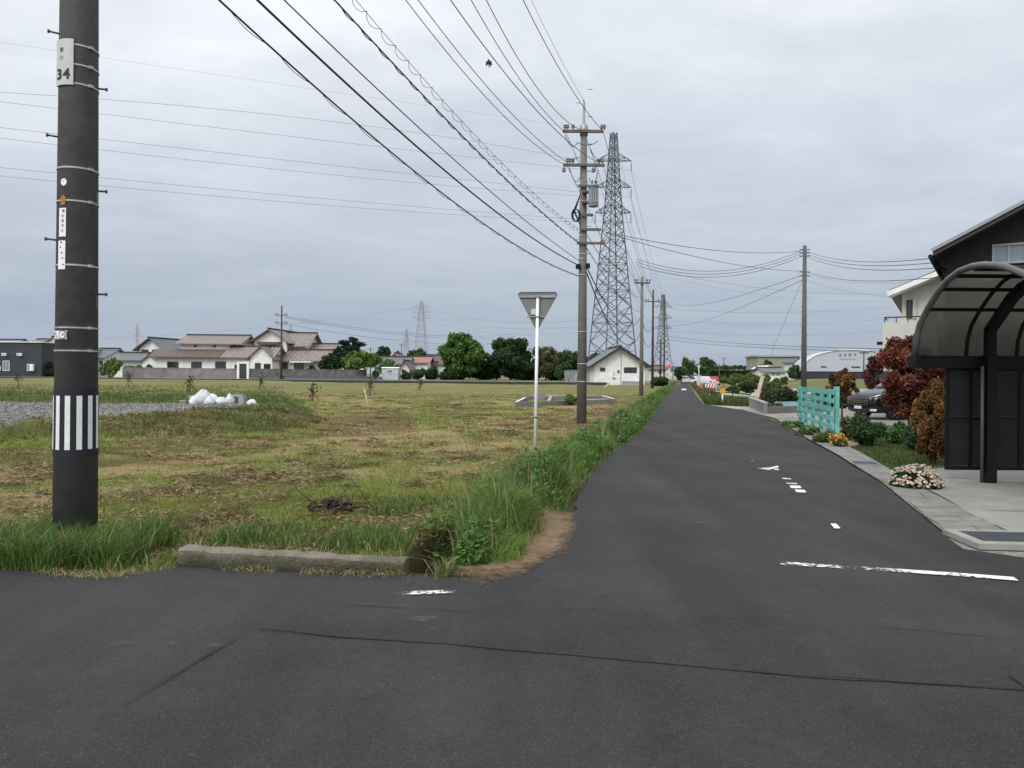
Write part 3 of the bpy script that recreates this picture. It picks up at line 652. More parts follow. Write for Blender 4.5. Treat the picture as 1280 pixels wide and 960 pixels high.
def mossy():
    m, nt_, b = newmat('mossy_concrete'); N_ = nt_.nodes; L_ = nt_.links; tc_ = N_.new('ShaderNodeTexCoord')
    n1_ = N_.new('ShaderNodeTexNoise'); n1_.inputs['Scale'].default_value = 6; n1_.inputs['Detail'].default_value = 10; n1_.inputs['Roughness'].default_value = .75; L_.new(tc_.outputs['Object'], n1_.inputs['Vector'])
    sx_ = N_.new('ShaderNodeSeparateXYZ'); L_.new(tc_.outputs['Object'], sx_.inputs[0])
    ad_ = N_.new('ShaderNodeMath'); ad_.operation = 'MULTIPLY_ADD'; ad_.inputs[1].default_value = 4.2; L_.new(sx_.outputs['Z'], ad_.inputs[0]); L_.new(n1_.outputs['Fac'], ad_.inputs[2])
    rp_ = N_.new('ShaderNodeValToRGB'); L_.new(ad_.outputs[0], rp_.inputs['Fac']); e_ = rp_.color_ramp.elements      # moss and mud creep up from the road
    e_[0].position = .5; e_[0].color = (.035, .033, .022, 1); e_[1].position = 1.0; e_[1].color = (.185, .165, .125, 1)
    for p_, c_ in ((.64, (.065, .058, .036)), (.76, (.085, .082, .046)), (.88, (.12, .107, .078))): q_ = e_.new(p_); q_.color = (*c_, 1)
    L_.new(rp_.outputs['Color'], b.inputs['Base Color']); b.inputs['Roughness'].default_value = .95
    n2_ = N_.new('ShaderNodeTexNoise'); n2_.inputs['Scale'].default_value = 45; n2_.inputs['Detail'].default_value = 8; L_.new(tc_.outputs['Object'], n2_.inputs['Vector'])
    bp_ = N_.new('ShaderNodeBump'); bp_.inputs['Strength'].default_value = .9; bp_.inputs['Distance'].default_value = .02; L_.new(n2_.outputs['Fac'], bp_.inputs['Height']); L_.new(bp_.outputs['Normal'], b.inputs['Normal']); return m
tag(kb.build('kerb_beam', mossy()), 'long low weathered concrete beam lying along the field corner by the road', 'kerb')
# ---------------------------------------------------------------- near utility pole
PB = G(94, 666); pz = PB.z
fdir = Vector((-PB.x, -PB.y, 0)).normalized(); rdir = Vector((-fdir.y, fdir.x, 0))
ORI = math.atan2(fdir.y, fdir.x)
def prad(z): return .179-z/185.0
def pp(a, z, extra=0.0):
    """point on the pole: a = angle from the face towards the road camera (positive to its right)"""
    a = math.radians(a); r = prad(z)+extra
    return Vector((PB.x, PB.y, 0))+(fdir*math.cos(a)+rdir*math.sin(a))*r+Vector((0, 0, z))
YP = PB.y
def pz_(py): return zat(96, py, YP-.2)
pole = thing('utility_pole', 'big dark concrete utility pole at the left with a black and white striped band', 'utility pole', PB)
pm = MB(); pm.tube([(PB.x, PB.y, -.4), (PB.x, PB.y, 12.0)], [prad(-.4), prad(12)], 40); pm.build('shaft', M['pole_dark'], pole)
def wrap(mb, a0, a1, z0, z1, ex, n=10, th=.004):
    vs = []; 
    for i in range(n+1):
        a = a0+(a1-a0)*i/n
        vs += [pp(a, z0, ex), pp(a, z1, ex), pp(a, z1, ex+th), pp(a, z0, ex+th)]
    fs = [(i*4+j, i*4+(j+1) % 4, i*4+4+(j+1) % 4, i*4+4+j) for i in range(n) for j in range(4)]+[(0, 1, 2, 3), (n*4+3, n*4+2, n*4+1, n*4)]
    mb.add(vs, fs)
def wraptext(mb, s, size, ac, zc_, ex, bold=0.0, sx=1.0):
    vs, fs = text_mesh(s, size, bold); r = prad(zc_)+ex
    mb.add([pp(ac+math.degrees(x_*sx/r), zc_+y_, ex) for x_, y_ in vs], fs)
bandb = MB(); wrap(bandb, -180, 180, pz_(572), pz_(486), .0005, 48, .003); sb = bandb.build('striped_band', M['black_matt'], pole)
M['strip_white'] = mat('reflective_white', (.74, .74, .70), .4, var=.1, scale=20)
sw = MB()
for k in range(12):
    a = 8+k*30; wrap(sw, a-7, a+7, pz_(563), pz_(495), .0038, 3, .001)
sw.build('white_stripes', M['strip_white'], sb)
M['band'] = mat('strap_metal', (.42, .40, .36), .5, .3, var=.3, scale=10)
for py, dz in ((207, 0), (249, 0), (330, 0), (409, 0), (438, 0), (52, 0), (77, 0), (101, 0)):
    b_ = MB(); z_ = pz_(py); wrap(b_, -180, 180, z_-.007, z_+.007, .001, 40, .004)
    b_.box((-.02, -.012, -.012), (.02, .012, .012), Matrix.Translation(pp(35, z_, .008)) @ Matrix.Rotation(ORI+math.radians(90+35), 4, 'Z'))
    b_.build('strap', M['band'], pole)
for k, (py, side) in enumerate(((36, -1), (97, 1), (167, -1), (230, 1), (298, -1), (364, 1), (-32, 1), (-96, -1))):
    z_ = pz_(py); sb_ = MB(); a = 78*side
    p0 = pp(a, z_, -.01); d_ = rdir*side; p1 = p0+d_*(.085 if side < 0 else .07)+Vector((0, 0, .004))
    sb_.tube([p0, p1], .009, 8); sb_.tube([p1-d_*.004, p1+d_*.014], .017, 8); sb_.build('step_bolt', M['rust'], pole)
    if side > 0:
        r_ = MB(); wrap(r_, 62, 74, z_-.13, z_-.01, .0008, 3, .001); r_.build('rust_streak', mat('rust_streak', (.13, .115, .09), .8, var=.3), pole)
# number plate: pale curved sheet, two small characters above the number
M['plate'] = mat('plate_grey_white', (.50, .50, .48), .5, var=.08, scale=6)
M['ink'] = mat('black_ink', (.012, .012, .02), .5, var=.05)
npm = MB(); wrap(npm, -82, -14, pz_(104), pz_(46), .012, 10, .003); npl = npm.build('number_plate', M['plate'], pole)
zc1 = pz_(91); tx = MB(); wraptext(tx, '3', .125, -58, zc1, .019, .004, sx=1.2); wraptext(tx, '4', .125, -33, zc1, .019, .004, sx=1.0); wraptext(tx, '東', .05, -50, pz_(60.5), .0175); wraptext(tx, '六', .05, -50, pz_(70.5), .0175); tx.build('lettering', M['ink'], npl)
def small_plate(name, a0, a1, py0, py1, material, ex=.006): 
    m = MB(); wrap(m, a0, a1, pz_(py1), pz_(py0), ex, 4, .003); return m.build(name, material, pole)
ds = MB(); c0 = pz_(226); ds.add([pp(-41+10*math.cos(t), c0+.032*math.sin(t), .004) for t in [k*math.pi/8 for k in range(16)]], [tuple(range(16))]); dso = ds.build('round_sticker', M['white_paint'], pole)
tx = MB(); wraptext(tx, '1', .03, -41, c0, .0055); tx.build('lettering', M['ink'], dso)
ar = MB(); z0, z1, z2 = pz_(255), pz_(247), pz_(242)
ar.add([pp(-49, z0, .009), pp(-34, z0, .009), pp(-34, z1, .009), pp(-31, z1, .009), pp(-41, z2, .009), pp(-52, z1, .009), pp(-49, z1, .009)], [tuple(range(7))]); ar.build('arrow_sticker', mat('orange_sticker', (.36, .16, .03), .6, var=.3, scale=20), pole)
p1 = small_plate('notice_strip', -54, -31, 259, 295, M['white_paint']); p2 = small_plate('notice_strip', -56, -32, 300, 336, M['white_paint'])
tx = MB()
for i, ch in enumerate('電柱番号札'): wraptext(tx, ch, .030, -41 if i else -39, pz_(263+i*6.2), .0102)
tx.build('lettering', M['ink'], p1)
tx = MB()
for (a_, py) in ((-47, 309), (-43, 316), (-40, 323), (-38, 331)): wraptext(tx, '・', .07, a_, pz_(py), .0102)
wraptext(tx, '●', .022, -45, pz_(302.5), .0102); tx.build('lettering', M['ink'], p2)
p3 = small_plate('small_plate', -70, -24, 413, 424, M['plate'], .010); p4 = small_plate('small_plate', -62, -31, 414.5, 422.5, M['white_paint'], .014)
tx = MB(); wraptext(tx, '九 ⊗', .055, -46, pz_(418.5), .0182); tx.build('lettering', M['ink'], p4)
# ---------------------------------------------------------------- stop sign seen from the back
SB = G(671, 560, -.02); SY = 14.2
sxb = xat(671.5, SY, 460)
sign = thing('road_sign', 'inverted triangle road sign seen from its bare grey back on a white post', 'road sign', (sxb, SY, 0))
st = MB(); st.tube([(sxb-.03, SY, -.3), (sxb, SY, zat(671, 371, SY))], .031, 14); st.build('post', M['white_paint'], sign)
rg = MB(); zt_ = zat(671, 522, SY); rg.tube([(sxb-.022, SY, zt_-.012), (sxb-.022, SY, zt_+.012)], .033, 14); rg.build('black_ring', M['black'], sign)
def rounded_tri(px_c, w, h, r, n=5):
    pts = []; corners = [Vector((-w/2, 0)), Vector((w/2, 0)), Vector((0, -h))]
    for i, c in enumerate(corners):
        a = (corners[i-1]-c).normalized(); b = (corners[(i+1) % 3]-c).normalized(); bi = (a+b).normalized(); ang = math.acos(max(-1, min(1, a.dot(b))))/2
        ctr = c+bi*(r/math.sin(ang)); s_ = -1
        t0 = c+a*(r/math.tan(ang)); t1 = c+b*(r/math.tan(ang)); v0 = t0-ctr; v1 = t1-ctr
        for k in range(n+1):
            v = v0.lerp(v1, k/n).normalized()*r; pts.append(ctr+v)
    return pts
yaw = math.radians(-14)
SM = Matrix.Translation((sxb, SY+.045, zat(672, 364.5, SY))) @ Matrix.Rotation(yaw, 4, 'Z') @ Matrix.Rotation(math.radians(0.8), 4, 'Y')
def sgn(poly, y0, y1, material, name, par):
    m = MB(SM); m.extr([(p.x, y0, p.y) for p in poly], (0, y1-y0, 0)); return m.build(name, material, par)
M['alu_back'] = mat('sign_back_grey', (.17, .17, .165), .55, .2, var=.18, scale=4)
tri = rounded_tri(0, .84, .76, .05)
pl = sgn(tri, 0, .003, M['alu_back'], 'back_plate', sign)
tri2 = rounded_tri(0, .84, .76, .05)
rim = MB(SM); n_ = len(tri); inner = [p*.965+Vector((0, -.0125)) for p in tri]
rim.add([(p.x, -.012, p.y) for p in tri]+[(p.x, -.012, p.y) for p in inner]+[(p.x, 0.0, p.y) for p in tri]+[(p.x, 0.0, p.y) for p in inner],
        [(i, (i+1) % n_, n_+(i+1) % n_, n_+i) for i in range(n_)]+[(i, 2*n_+i, 2*n_+(i+1) % n_, (i+1) % n_) for i in range(n_)]+[(n_+i, n_+(i+1) % n_, 3*n_+(i+1) % n_, 3*n_+i) for i in range(n_)])
rim.build('rim', M['alu_back'], sign)
sgn(tri, .004, .006, M['red'], 'red_face', sign)
br = MB(SM); br.box((-.36, -.03, -.115), (.36, -.002, -.075), bev=.004); br.box((-.20, -.03, -.49), (.17, -.002, -.465), bev=.003); br.build('stiffener', M['steel'], sign)
bx = MB(SM); bx.box((-.115, -.045, -.44), (-.02, -.004, -.33), bev=.005); bx.build('label_plate', M['plate'], sign)
for za, zb_ in ((-.115, -.075), (-.49, -.465)): cl = MB(SM); cl.box((-.05, -.085, za), (.05, -.03, zb_), bev=.004); cl.build('clamp', M['steel'], sign)
# ---------------------------------------------------------------- main roadside utility pole with transformer
MP = G(727, 526, -.05); MY = MP.y
def mz(py): return zat(730, py, MY)
mx_ = MP.x
mp_ = thing('utility_pole', 'tall concrete utility pole carrying a grey transformer beside the weedy verge', 'utility pole', MP)
m = MB(); m.tube([(mx_, MY, -.4), (mx_, MY, mz(163))], [.165, .105], 20); m.build('shaft', M['pole_grey'], mp_)
m = MB(); m.tube([(mx_, MY, mz(170)), (mx_, MY, mz(157)), (mx_, MY, mz(155)), (mx_, MY, mz(129))], [.13, .13, .045, .04], 12); m.build('top_extension', M['steel'], mp_)
m = MB(); m.tube([(mx_, MY, mz(131)), (mx_, MY, mz(126))], .02, 6); m.tube([(mx_, MY, mz(128)), (mx_-.05, MY, mz(124))], .012, 5); m.build('top_pin', M['rust'], mp_)
ARM = M['rust']
def armx(px): return xat(px, MY-.15, 200)
def crossarm(py, px0, px1, nm='crossarm', material=None):
    m = MB(); z_ = mz(py); m.box((armx(px0), MY-.2, z_-.045), (armx(px1), MY-.11, z_+.045), bev=.006); return m.build(nm, material or ARM, mp_), z_
M['porc'] = mat('porcelain_grey', (.20, .19, .19), .25, var=.15)
def insul(parent, x, y, z, s=1.0, up=1):
    m = MB(); k = up
    m.lathe((x, y, z), [(.012*s, 0), (.012*s, .05*s*k), (.05*s, .055*s*k), (.055*s, .09*s*k), (.03*s, .1*s*k), (.05*s, .11*s*k), (.05*s, .15*s*k), (.02*s, .17*s*k)], 8)
    return m.build('insulator', M['porc'], parent)
up_, zu = crossarm(166, 703, 754); lo_, zl = crossarm(208, 704, 756)
for px in (706, 709, 716, 752, 755): insul(up_, armx(px), MY-.155, zu+.04, 1.1)
for px in (709, 712, 716, 749, 753): insul(lo_, armx(px), MY-.155, zl+.04, 1.1)
insul(lo_, armx(705), MY-.155, zl-.04, 1.2, -1); insul(lo_, armx(742), MY-.155, zl-.04, 1.2, -1)
# strain strings and jumper loops on the arms
for (a, b, sag) in (((706, 168), (722, 178), .25), ((722, 178), (748, 176), .12), ((712, 210), (728, 214), .4), ((748, 212), (736, 222), .35), ((716, 202), (722, 200), -.1), ((738, 186), (750, 201), .1)):
    pa = P(a[0], a[1], MY-.22); pb = P(b[0], b[1], MY-.22)
    jm_ = MB(); jm_.tube([pa.lerp(pb, t)+Vector((0, 0, -sag*4*t*(1-t))) for t in [i/8 for i in range(9)]], .012, 5); jm_.build('jumper_wire', M['wire'], mp_)
for py, px0, px1, nm in ((234, 723, 745, 'bracket'), (270, 728, 742, 'bracket'), (288, 726, 752, 'bracket'), (305, 722, 757, 'bracket')):
    z_ = mz(py); m = MB(); m.box((armx(px0), MY-.20, z_-.04), (armx(px1), MY-.12, z_+.04), bev=.006); m.build(nm, ARM, mp_)
tr = MB(); tc_ = Vector((xat(740, MY-.42), MY-.42, 0)); zt0, zt1 = mz(262), mz(235)
tr.lathe((tc_.x, tc_.y, zt0), [(.15, 0), (.165, .03), (.165, zt1-zt0-.06), (.185, zt1-zt0-.05), (.185, zt1-zt0-.02), (.10, zt1-zt0+.03)], 20)
M['tank'] = mat('transformer_grey', (.30, .31, .315), .45, .1, var=.1)
tb = tr.build('transformer', M['tank'], mp_)
fn = MB()
for k in range(7):
    a = math.radians(-160+k*22); d_ = Vector((math.cos(a), math.sin(a), 0)); fn.beam(tc_+d_*.16+Vector((0, 0, zt0+.1)), tc_+d_*.16+Vector((0, 0, zt1-.16)), .03, .07)
fn.build('cooling_fins', M['tank'], tb)
bs = MB()
for a in (-120, -60, 0): bs.lathe((tc_.x+.1*math.cos(math.radians(a)), tc_.y+.1*math.sin(math.radians(a)), zt1), [(.03, 0), (.02, .08), (.035, .09), (.02, .14)], 8)
bs.build('bushings', M['porc'], tb)
for zz in (zt0+.15, zt1-.22): m = MB(); m.box((mx_-.05, MY-.30, zz), (mx_+.2, MY-.1, zz+.07)); m.build('hanger', M['rust'], tb)
m = MB()
for k in range(4):
    cx_ = xat(719.5, MY-.2)-.02*k; zc_ = mz(271); pts = [Vector((mx_-.1, MY-.15, mz(243)))]+[Vector((cx_+.12*math.cos(t), MY-.2-.02*k, zc_+.20*math.sin(t))) for t in [math.pi*.6+i*math.pi*2.1/14 for i in range(15)]]+[Vector((mx_-.1, MY-.15, mz(283)))]
    m.tube(pts, .014, 5)
m.build('cable_loop', M['wire'], mp_)
m = MB(); m.box((mx_-.24, MY-.2, mz(337)), (mx_-.1, MY-.06, mz(331)), bev=.01); m.build('cable_closure', M['black'], mp_)
m = MB(); m.box((mx_+.10, MY-.2, mz(336)), (mx_+.22, MY-.06, mz(330)), bev=.01); m.build('cable_closure', M['black'], mp_)
for i, py in enumerate((252, 272, 295, 318, 324, 344, 415, 455, 477)):
    m = MB(); rr = .165-.06*(mz(py)/mz(163)); m.tube([(mx_, MY, mz(py)-.015), (mx_, MY, mz(py)+.015)], rr+.008, 20); m.build('strap', M['band'], mp_)
for i in range(14):
    z_ = 2.0+i*.45; m = MB(); s_ = 1 if i % 2 else -1; m.tube([(mx_+s_*.11, MY, z_+3), (mx_+s_*.27, MY-.02, z_+3)], .010, 6); m.build('step_bolt', M['rust'], mp_)
# ---------------------------------------------------------------- wires
def polyz(A, B, pix):
    """points of a hanging wire in the vertical plane from A to B that passes the given picture points: fits z as a parabola"""
    ts, zs = [], []
    ax, ay = A; bx, by, bz = B
    for px, py in pix:
        u = (px-CX)/F; v = (HY-py)/F; k = u*cr-v*sr            # x = k*Y
        # (ax+(bx-ax)t) = k (ay+(by-ay)t)
        t = (k*ay-ax)/((bx-ax)-k*(by-ay)); yy = ay+(by-ay)*t
        ts.append(t); zs.append(H+yy*(u*sr+v*cr))
    ts.append(1.0); zs.append(bz)
    w = np.ones(len(ts)); w[-1] = 3
    return np.polyfit(ts, zs, 2, w=w)
wire_n = [0]
def wire(pts, r, label, name='overhead_wire', group=None, material=None, spiral=None, n=5):
    m = MB(); m.tube(pts, r, n)
    if spiral:
        rad, pitch, rr = spiral; out = []; acc = 0.0; d0 = None
        dense = []
        for i in range(len(pts)-1):
            L_ = (pts[i+1]-pts[i]).length; k = max(2, int(L_/pitch*8))
            for j in range(k): dense.append(pts[i].lerp(pts[i+1], j/k))
        for i, p in enumerate(dense):
            a = i*2*math.pi/8; t_ = (pts[-1]-pts[0]).normalized(); s_ = t_.cross(Vector((0, 0, 1))).normalized(); u_ = s_.cross(t_)
            out.append(p+s_*rad*math.cos(a)+u_*(rad*math.sin(a)-rad))
        m.tube(out, rr, 3, False)
    o = m.build(name, material or M['wire'], fixn=False); tag(o, label, 'wire', group); return o
def span(A, B, sag, n=20):
    A = Vector(A); B = Vector(B)
    return [A.lerp(B, i/n)+Vector((0, 0, -4*sag*(i/n)*(1-i/n))) for i in range(n+1)]
def fitspan(A, B, pix, t0=0.0, n=40):
    c = polyz(A, B, pix); out = []
    for i in range(n+1):
        t = t0+(1-t0)*i/n; out.append(Vector((A[0]+(B[0]-A[0])*t, A[1]+(B[1]-A[1])*t, float(np.polyval(c, t)))))
    return out
GW = 'wires between the two near utility poles'
near = [   # end pixel at the far pole, picture points, radius, label, spiral, closure
 ((724, 345), [(271, 0), (369, 84), (459, 164), (584, 266)], .013, 'lowest thick black cable with loose wire wound around it between the near poles', (.022, .8, .005)),
 ((724, 332), [(322, 0), (412, 84), (513, 178), (615, 260)], .017, 'second lowest and thickest smooth black cable running to the transformer pole', None),
 ((724, 326), [(355, 0), (439, 80), (537, 172)], .010, 'thinner black cable just above the thickest smooth one', None),
 ((726, 305), [(418, 0), (474, 60), (572, 164)], .013, 'black twisted double cable below the spiral hung one', (.018, .5, .009)),
 ((727, 289), [(445, 0), (513, 80), (591, 166)], .005, 'cable hung in an open spiral like a chain in the sky', (.05, .42, .005)),
 ((706, 206), [(506, 0), (572, 78), (631, 148)], .009, 'thin wire ending at the left tip of the lower crossarm', None),
 ((709, 203), [(523, 0), (591, 88), (662, 164)], .009, 'thin wire ending just inside the left tip of the lower crossarm', None),
 ((749, 204), [(565, 0), (631, 96), (685, 150)], .010, 'thin wire passing the pole to the right end of the lower crossarm', None),
 ((706, 165), [(589, 0), (654, 105)], .010, 'thin wire ending at the left tip of the upper crossarm', None),
 ((727, 163), [(608, 0), (666, 102)], .010, 'darker wire ending at the upper crossarm beside the pole', None),
 ((752, 162), [(654, 0), (697, 82)], .010, 'thin wire ending at the right tip of the upper crossarm', None),
 ((731, 128), [(664, 0), (700, 72)], .005, 'faint thin earth wire ending at the top pin of the transformer pole', None)]
for end, pix, r, lab, spi in near:
    e_ = P(end[0], end[1], MY-.17); dx = e_.x-mx_
    if len(pix) < 3:
        pa = pix[0]; pb = pix[1]
    pts = fitspan((PB.x+dx, PB.y), (e_.x, e_.y, e_.z), pix)
    wire(pts, r, lab, group=GW, spiral=spi)
# second strand of the lowest bundle
# ---------------------------------------------------------------- row of poles along the lane
def simple_pole(px, pyb, pytop, mt, label, arms, r0=.16, Yo=None):
    Yb = Yo or G(px, pyb).y; x0 = xat(px, Yb, pyb); zt = zat(px, pytop, Yb); zb = gz1(x0, Yb)
    t = thing('utility_pole', label, 'utility pole', (x0, Yb, zb), 'utility poles along the lane and fields')
    m = MB(); m.tube([(x0, Yb, zb-.3), (x0, Yb, zt)], [r0, r0*.62], 10); m.build('shaft', mt, t)
    for py, half in arms:
        z_ = zat(px, py, Yb); m = MB(); m.box((x0-half, Yb-.2, z_-.06), (x0+half, Yb-.1, z_+.06)); a_ = m.build('crossarm', M['rust'], t)
        if Yb < 130:
            for s_ in (-.95, -.6, .6, .95): insul(a_, x0+half*s_, Yb-.15, z_+.05, 1.6)
    return Vector((x0, Yb, zt)), t
p2, _ = simple_pole(801.5, 493, 346, M['pole_grey'], 'grey concrete pole standing left of the lane beyond the transformer pole', [(354, .6)], .17)
p3, _ = simple_pole(815.5, 485, 362, M['pole_brown'], 'dark brown pole standing behind the white gabled cabin', [(377, 1.0)], .17)
p4, _ = simple_pole(830, 476.2, 371, M['pole_brown'], 'dark pole standing in front of the smaller far pylon', [(378, .9)], .19, 165)
p5, _ = simple_pole(825.3, 476.5, 423, M['pole_brown'], 'short dark pole beside the lane near the far stop sign', [(429, .7)], .17, 140)
simple_pole(841, 474, 452, M['pole_brown'], 'small distant pole at the vanishing end of the lane', [(455, 1.)], .17, 330)
pR, tR = simple_pole(1004.5, 503, 307, M['pole_dark'], 'dark utility pole standing behind the turquoise fence', [], .165, 43)
pRx, pRy = pR.x, pR.y
for i, py in enumerate((312, 316, 320, 340, 345)):
    m = MB(); z_ = zat(1005, py, 43); m.tube([(pRx-.3, pRy, z_), (pRx+.3, pRy, z_)], .025, 6); m.build('wire_clamp', M['black'], tR)
for i in range(8):
    m = MB(); s_ = 1 if i % 2 else -1; z_ = 2.2+i*.55; m.tube([(pRx+s_*.12, pRy, z_), (pRx+s_*.27, pRy, z_)], .012, 5); m.build('step_bolt', M['rust'], tR)
GL = 'wires strung along the row of poles beside the lane'
def psag(a, Ya, b, Yb, sag, r, lab, grp=GL, mt=None, n=22):
    return wire(span(P(a[0], a[1], Ya), P(b[0], b[1], Yb), sag, n), r, lab, group=grp, material=mt)
Y2 = p2.y; Y3 = p3.y
psag((733, 340), MY, (800, 417), Y2, 1.55, .022, 'thick black cable sagging lowest from the transformer pole past the cabin roof')
psag((733, 333), MY, (800, 398), Y2, 1.2, .02, 'black cable sagging second lowest from the transformer pole to the next grey pole')
psag((731, 306), MY, (801, 390), Y2, .5, .014, 'cable from the transformer pole bracket to the grey pole behind it')
psag((732, 291), MY, (801, 372), Y2, .5, .012, 'upper low voltage wire from the transformer pole to the grey pole')
psag((754, 164), MY, (808, 353), Y2, .3, .009, 'high wire from the upper crossarm right tip to the grey pole crossarm')
psag((730, 164), MY, (802, 353), Y2, .3, .009, 'high wire from the upper crossarm centre to the grey pole crossarm')
psag((707, 165), MY, (796, 353), Y2, .3, .009, 'high wire from the upper crossarm left tip to the grey pole crossarm')
psag((754, 206), MY, (804, 378), Y2, .3, .009, 'wire from the lower crossarm right tip to the grey pole')
psag((709, 207), MY, (799, 378), Y2, .3, .009, 'wire from the lower crossarm left tip to the grey pole')
psag((802, 417), Y2, (815, 425), Y3, .9, .024, 'thick black cable sagging between the grey pole and the brown pole')
psag((802, 399), Y2, (815, 408), Y3, .8, .02, 'upper black cable sagging between the grey pole and the brown pole')
psag((796, 353), Y2, (808, 376), Y3, .4, .012, 'left high wire between the grey pole and the brown pole')
psag((808, 353), Y2, (822, 376), Y3, .4, .012, 'right high wire between the grey pole and the brown pole')
psag((815, 425), Y3, (830, 432), p4.y, 1.2, .03, 'low cable between the brown pole and the pole at the far pylon')
psag((822, 376), Y3, (836, 378), p4.y, .8, .02, 'high wire between the brown pole and the pole at the far pylon')
GR = 'service wires crossing the lane to the right'
psag((795, 326), 45, (816, 373), Y3, .2, .011, 'short drop wire from the crossing point down to the brown pole')
YH = 19.5
for i, (ya, yb, yc, nm) in enumerate(((324, 313, 319, 'topmost'), (328, 316.5, 325, 'middle'), (332, 320, 332, 'lowest'))):
    psag((797, ya), 45, (1003, yb), 43, .95, .014, nm+' of three parallel wires crossing the lane to the right pole', GR)
    psag((1006, yb), 43, (1180, yc+2), YH, .35, .011, nm+' of three parallel wires from the right pole to the dark house', GR)
psag((757, 290), MY, (1003, 313.5), 43, .35, .012, 'high wire crossing from the transformer pole bracket to the right pole', GR)
psag((757, 291), MY, (1004, 339), 43, .30, .011, 'long wire crossing from the transformer pole that bends at the right pole', GR)
psag((1006, 339), 43, (1178, 346), YH+.5, .3, .011, 'wire from the right pole to the dark house below the three parallel ones', GR)
psag((836, 378.5), p4.y, (1003, 344), 43, 1.1, .016, 'twisted service cable rising from the far poles to the right pole', GR)
psag((836, 406), p4.y, (1003, 350), 43, 1.0, .016, 'lower twisted service cable rising from the far poles to the right pole', GR)
psag((834, 420), p4.y, (1180, 437), 60, .6, .028, 'low black cable crossing behind the right pole toward the houses', GR)
psag((834, 424), p4.y, (1180, 440), 60, .6, .03, 'lowest black cable crossing behind the right pole toward the houses', GR)
psag((1003, 350), 43, (962, 446), 47, .0, .008, 'thin guy wire slanting down from the right pole', GR)
psag((1006, 343), 43, (1160, 351), 27, .25, .008, 'faint wire from the right pole to the white house eave', GR, M['wire_grey'])
psag((1006, 349), 43, (1150, 372), 27, .25, .008, 'fainter wire from the right pole to the white house wall', GR, M['wire_grey'])
psag((812, 336), 60, (1166, 363), 70, 1.0, .014, 'faint long wire crossing high behind the right pole', GR, M['wire_grey'])
psag((812, 341), 60, (1130, 376), 60, .8, .010, 'faintest long wire crossing behind the right pole', GR, M['wire_grey'])
# ---------------------------------------------------------------- steel pylons
def pylon(px, pyb, pytop, Yp, label, rot, armpys, w0, wt, arm, mt, bar=.13, br=.06, nsec=13, group='steel transmission pylons', arms_frac=1.0):
    x0 = xat(px, Yp, 440); zb = gz1(x0, Yp) if Yp < 300 else 0; zt = zat(px, pytop, Yp)
    t = thing('transmission_pylon', label, 'pylon', (x0, Yp, zb), group)
    c, s = math.cos(rot), math.sin(rot); zw = zat(px, armpys[-1], Yp)
    def hw(z):
        k = (z-zb)/(zw-zb)
        if k < 1: return w0+(wt-w0)*k
        return wt*(1-.63*(z-zw)/(zt-zw))
    def corner(i, z):
        sx, sy = ((-1,-1),(1,-1),(1,1),(-1,1))[i % 4]; w = hw(z); a, b = sx*w, sy*w
        return Vector((x0+a*c-b*s, Yp+a*s+b*c, z))
    zs = [zb]; 
    dz = (zw-zb)*.16
    while zs[-1] < zt-.5*max(.6, hw(zs[-1])): 
        zs.append(zs[-1]+max(hw(zs[-1])*1.15, .9))
    zs[-1] = zt
    m = MB()
    for i in range(4):
        for k in range(len(zs)-1):
            m.bar(corner(i, zs[k]), corner(i, zs[k+1]), bar)
            a, b = corner(i, zs[k]), corner(i+1, zs[k]); a2, b2 = corner(i, zs[k+1]), corner(i+1, zs[k+1])
            m.bar(a, b2, br); m.bar(b, a2, br)
            if k % 2: m.bar(a, b, br)
            if hw(zs[k]) > 1.6:
                mid = (a+b2)/2; m.bar(mid, (a+a2)/2, br*.7); m.bar(mid, (b+b2)/2, br*.7)
    m.build('lattice_frame', mt, t)
    tips = []
    for py in armpys:
        z_ = zat(px, py, Yp); w = hw(z_)
        for sd_ in (-1, 1):
            cm = MB(); ends = []
            tip = Vector((x0+sd_*arm, Yp, z_))
            for sy in (-1, 1):
                q = corner(0, z_); base = Vector((x0+sd_*w*.9, Yp+sy*w*.8, z_)); top = base+Vector((0, 0, arm*.42))
                cm.bar(base, tip, br*1.1); cm.bar(top, tip, br)
                cm.bar(base.lerp(tip, .5), top.lerp(tip, .5), br*.7); cm.bar(base, top.lerp(tip, .5), br*.7)
            ca = cm.build('crossarm', mt, t)
            if Yp < 200:
                im = MB(); im.lathe((tip.x, tip.y, tip.z-1.7), [(.05, 0), (.10, .1), (.05, .2)]+[(v, .25+.13*j+d) for j in range(9) for v, d in ((.11, 0), (.05, .065))]+[(.03, 1.6)], 6); im.build('insulator_string', M['porc'], ca)
            tips.append(tip-Vector((0, 0, 1.7 if Yp < 200 else 1.0)))
    return Vector((x0, Yp, zt)), tips
T1, tips1 = pylon(765, 474, 166, 125, 'big grey lattice pylon rising behind the white gabled cabin', math.radians(24), [201, 234, 266], 3.2, 1.08, 3.0, M['tower'], .125, .06)
T2, tips2 = pylon(828.5, 472, 368, 320, 'smaller lattice pylon behind the poles along the lane', math.radians(24), [384, 398, 411], 3.3, 1.3, 4.2, M['tower'], .13, .07)
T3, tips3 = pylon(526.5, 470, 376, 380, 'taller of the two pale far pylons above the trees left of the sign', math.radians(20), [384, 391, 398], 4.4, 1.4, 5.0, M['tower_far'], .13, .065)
T4, tips4 = pylon(508, 470, 411, 620, 'smaller of the two pale far pylons, just left of the taller one', math.radians(20), [417, 424, 431], 4.4, 1.4, 5.0, M['tower_far'], .15, .075)
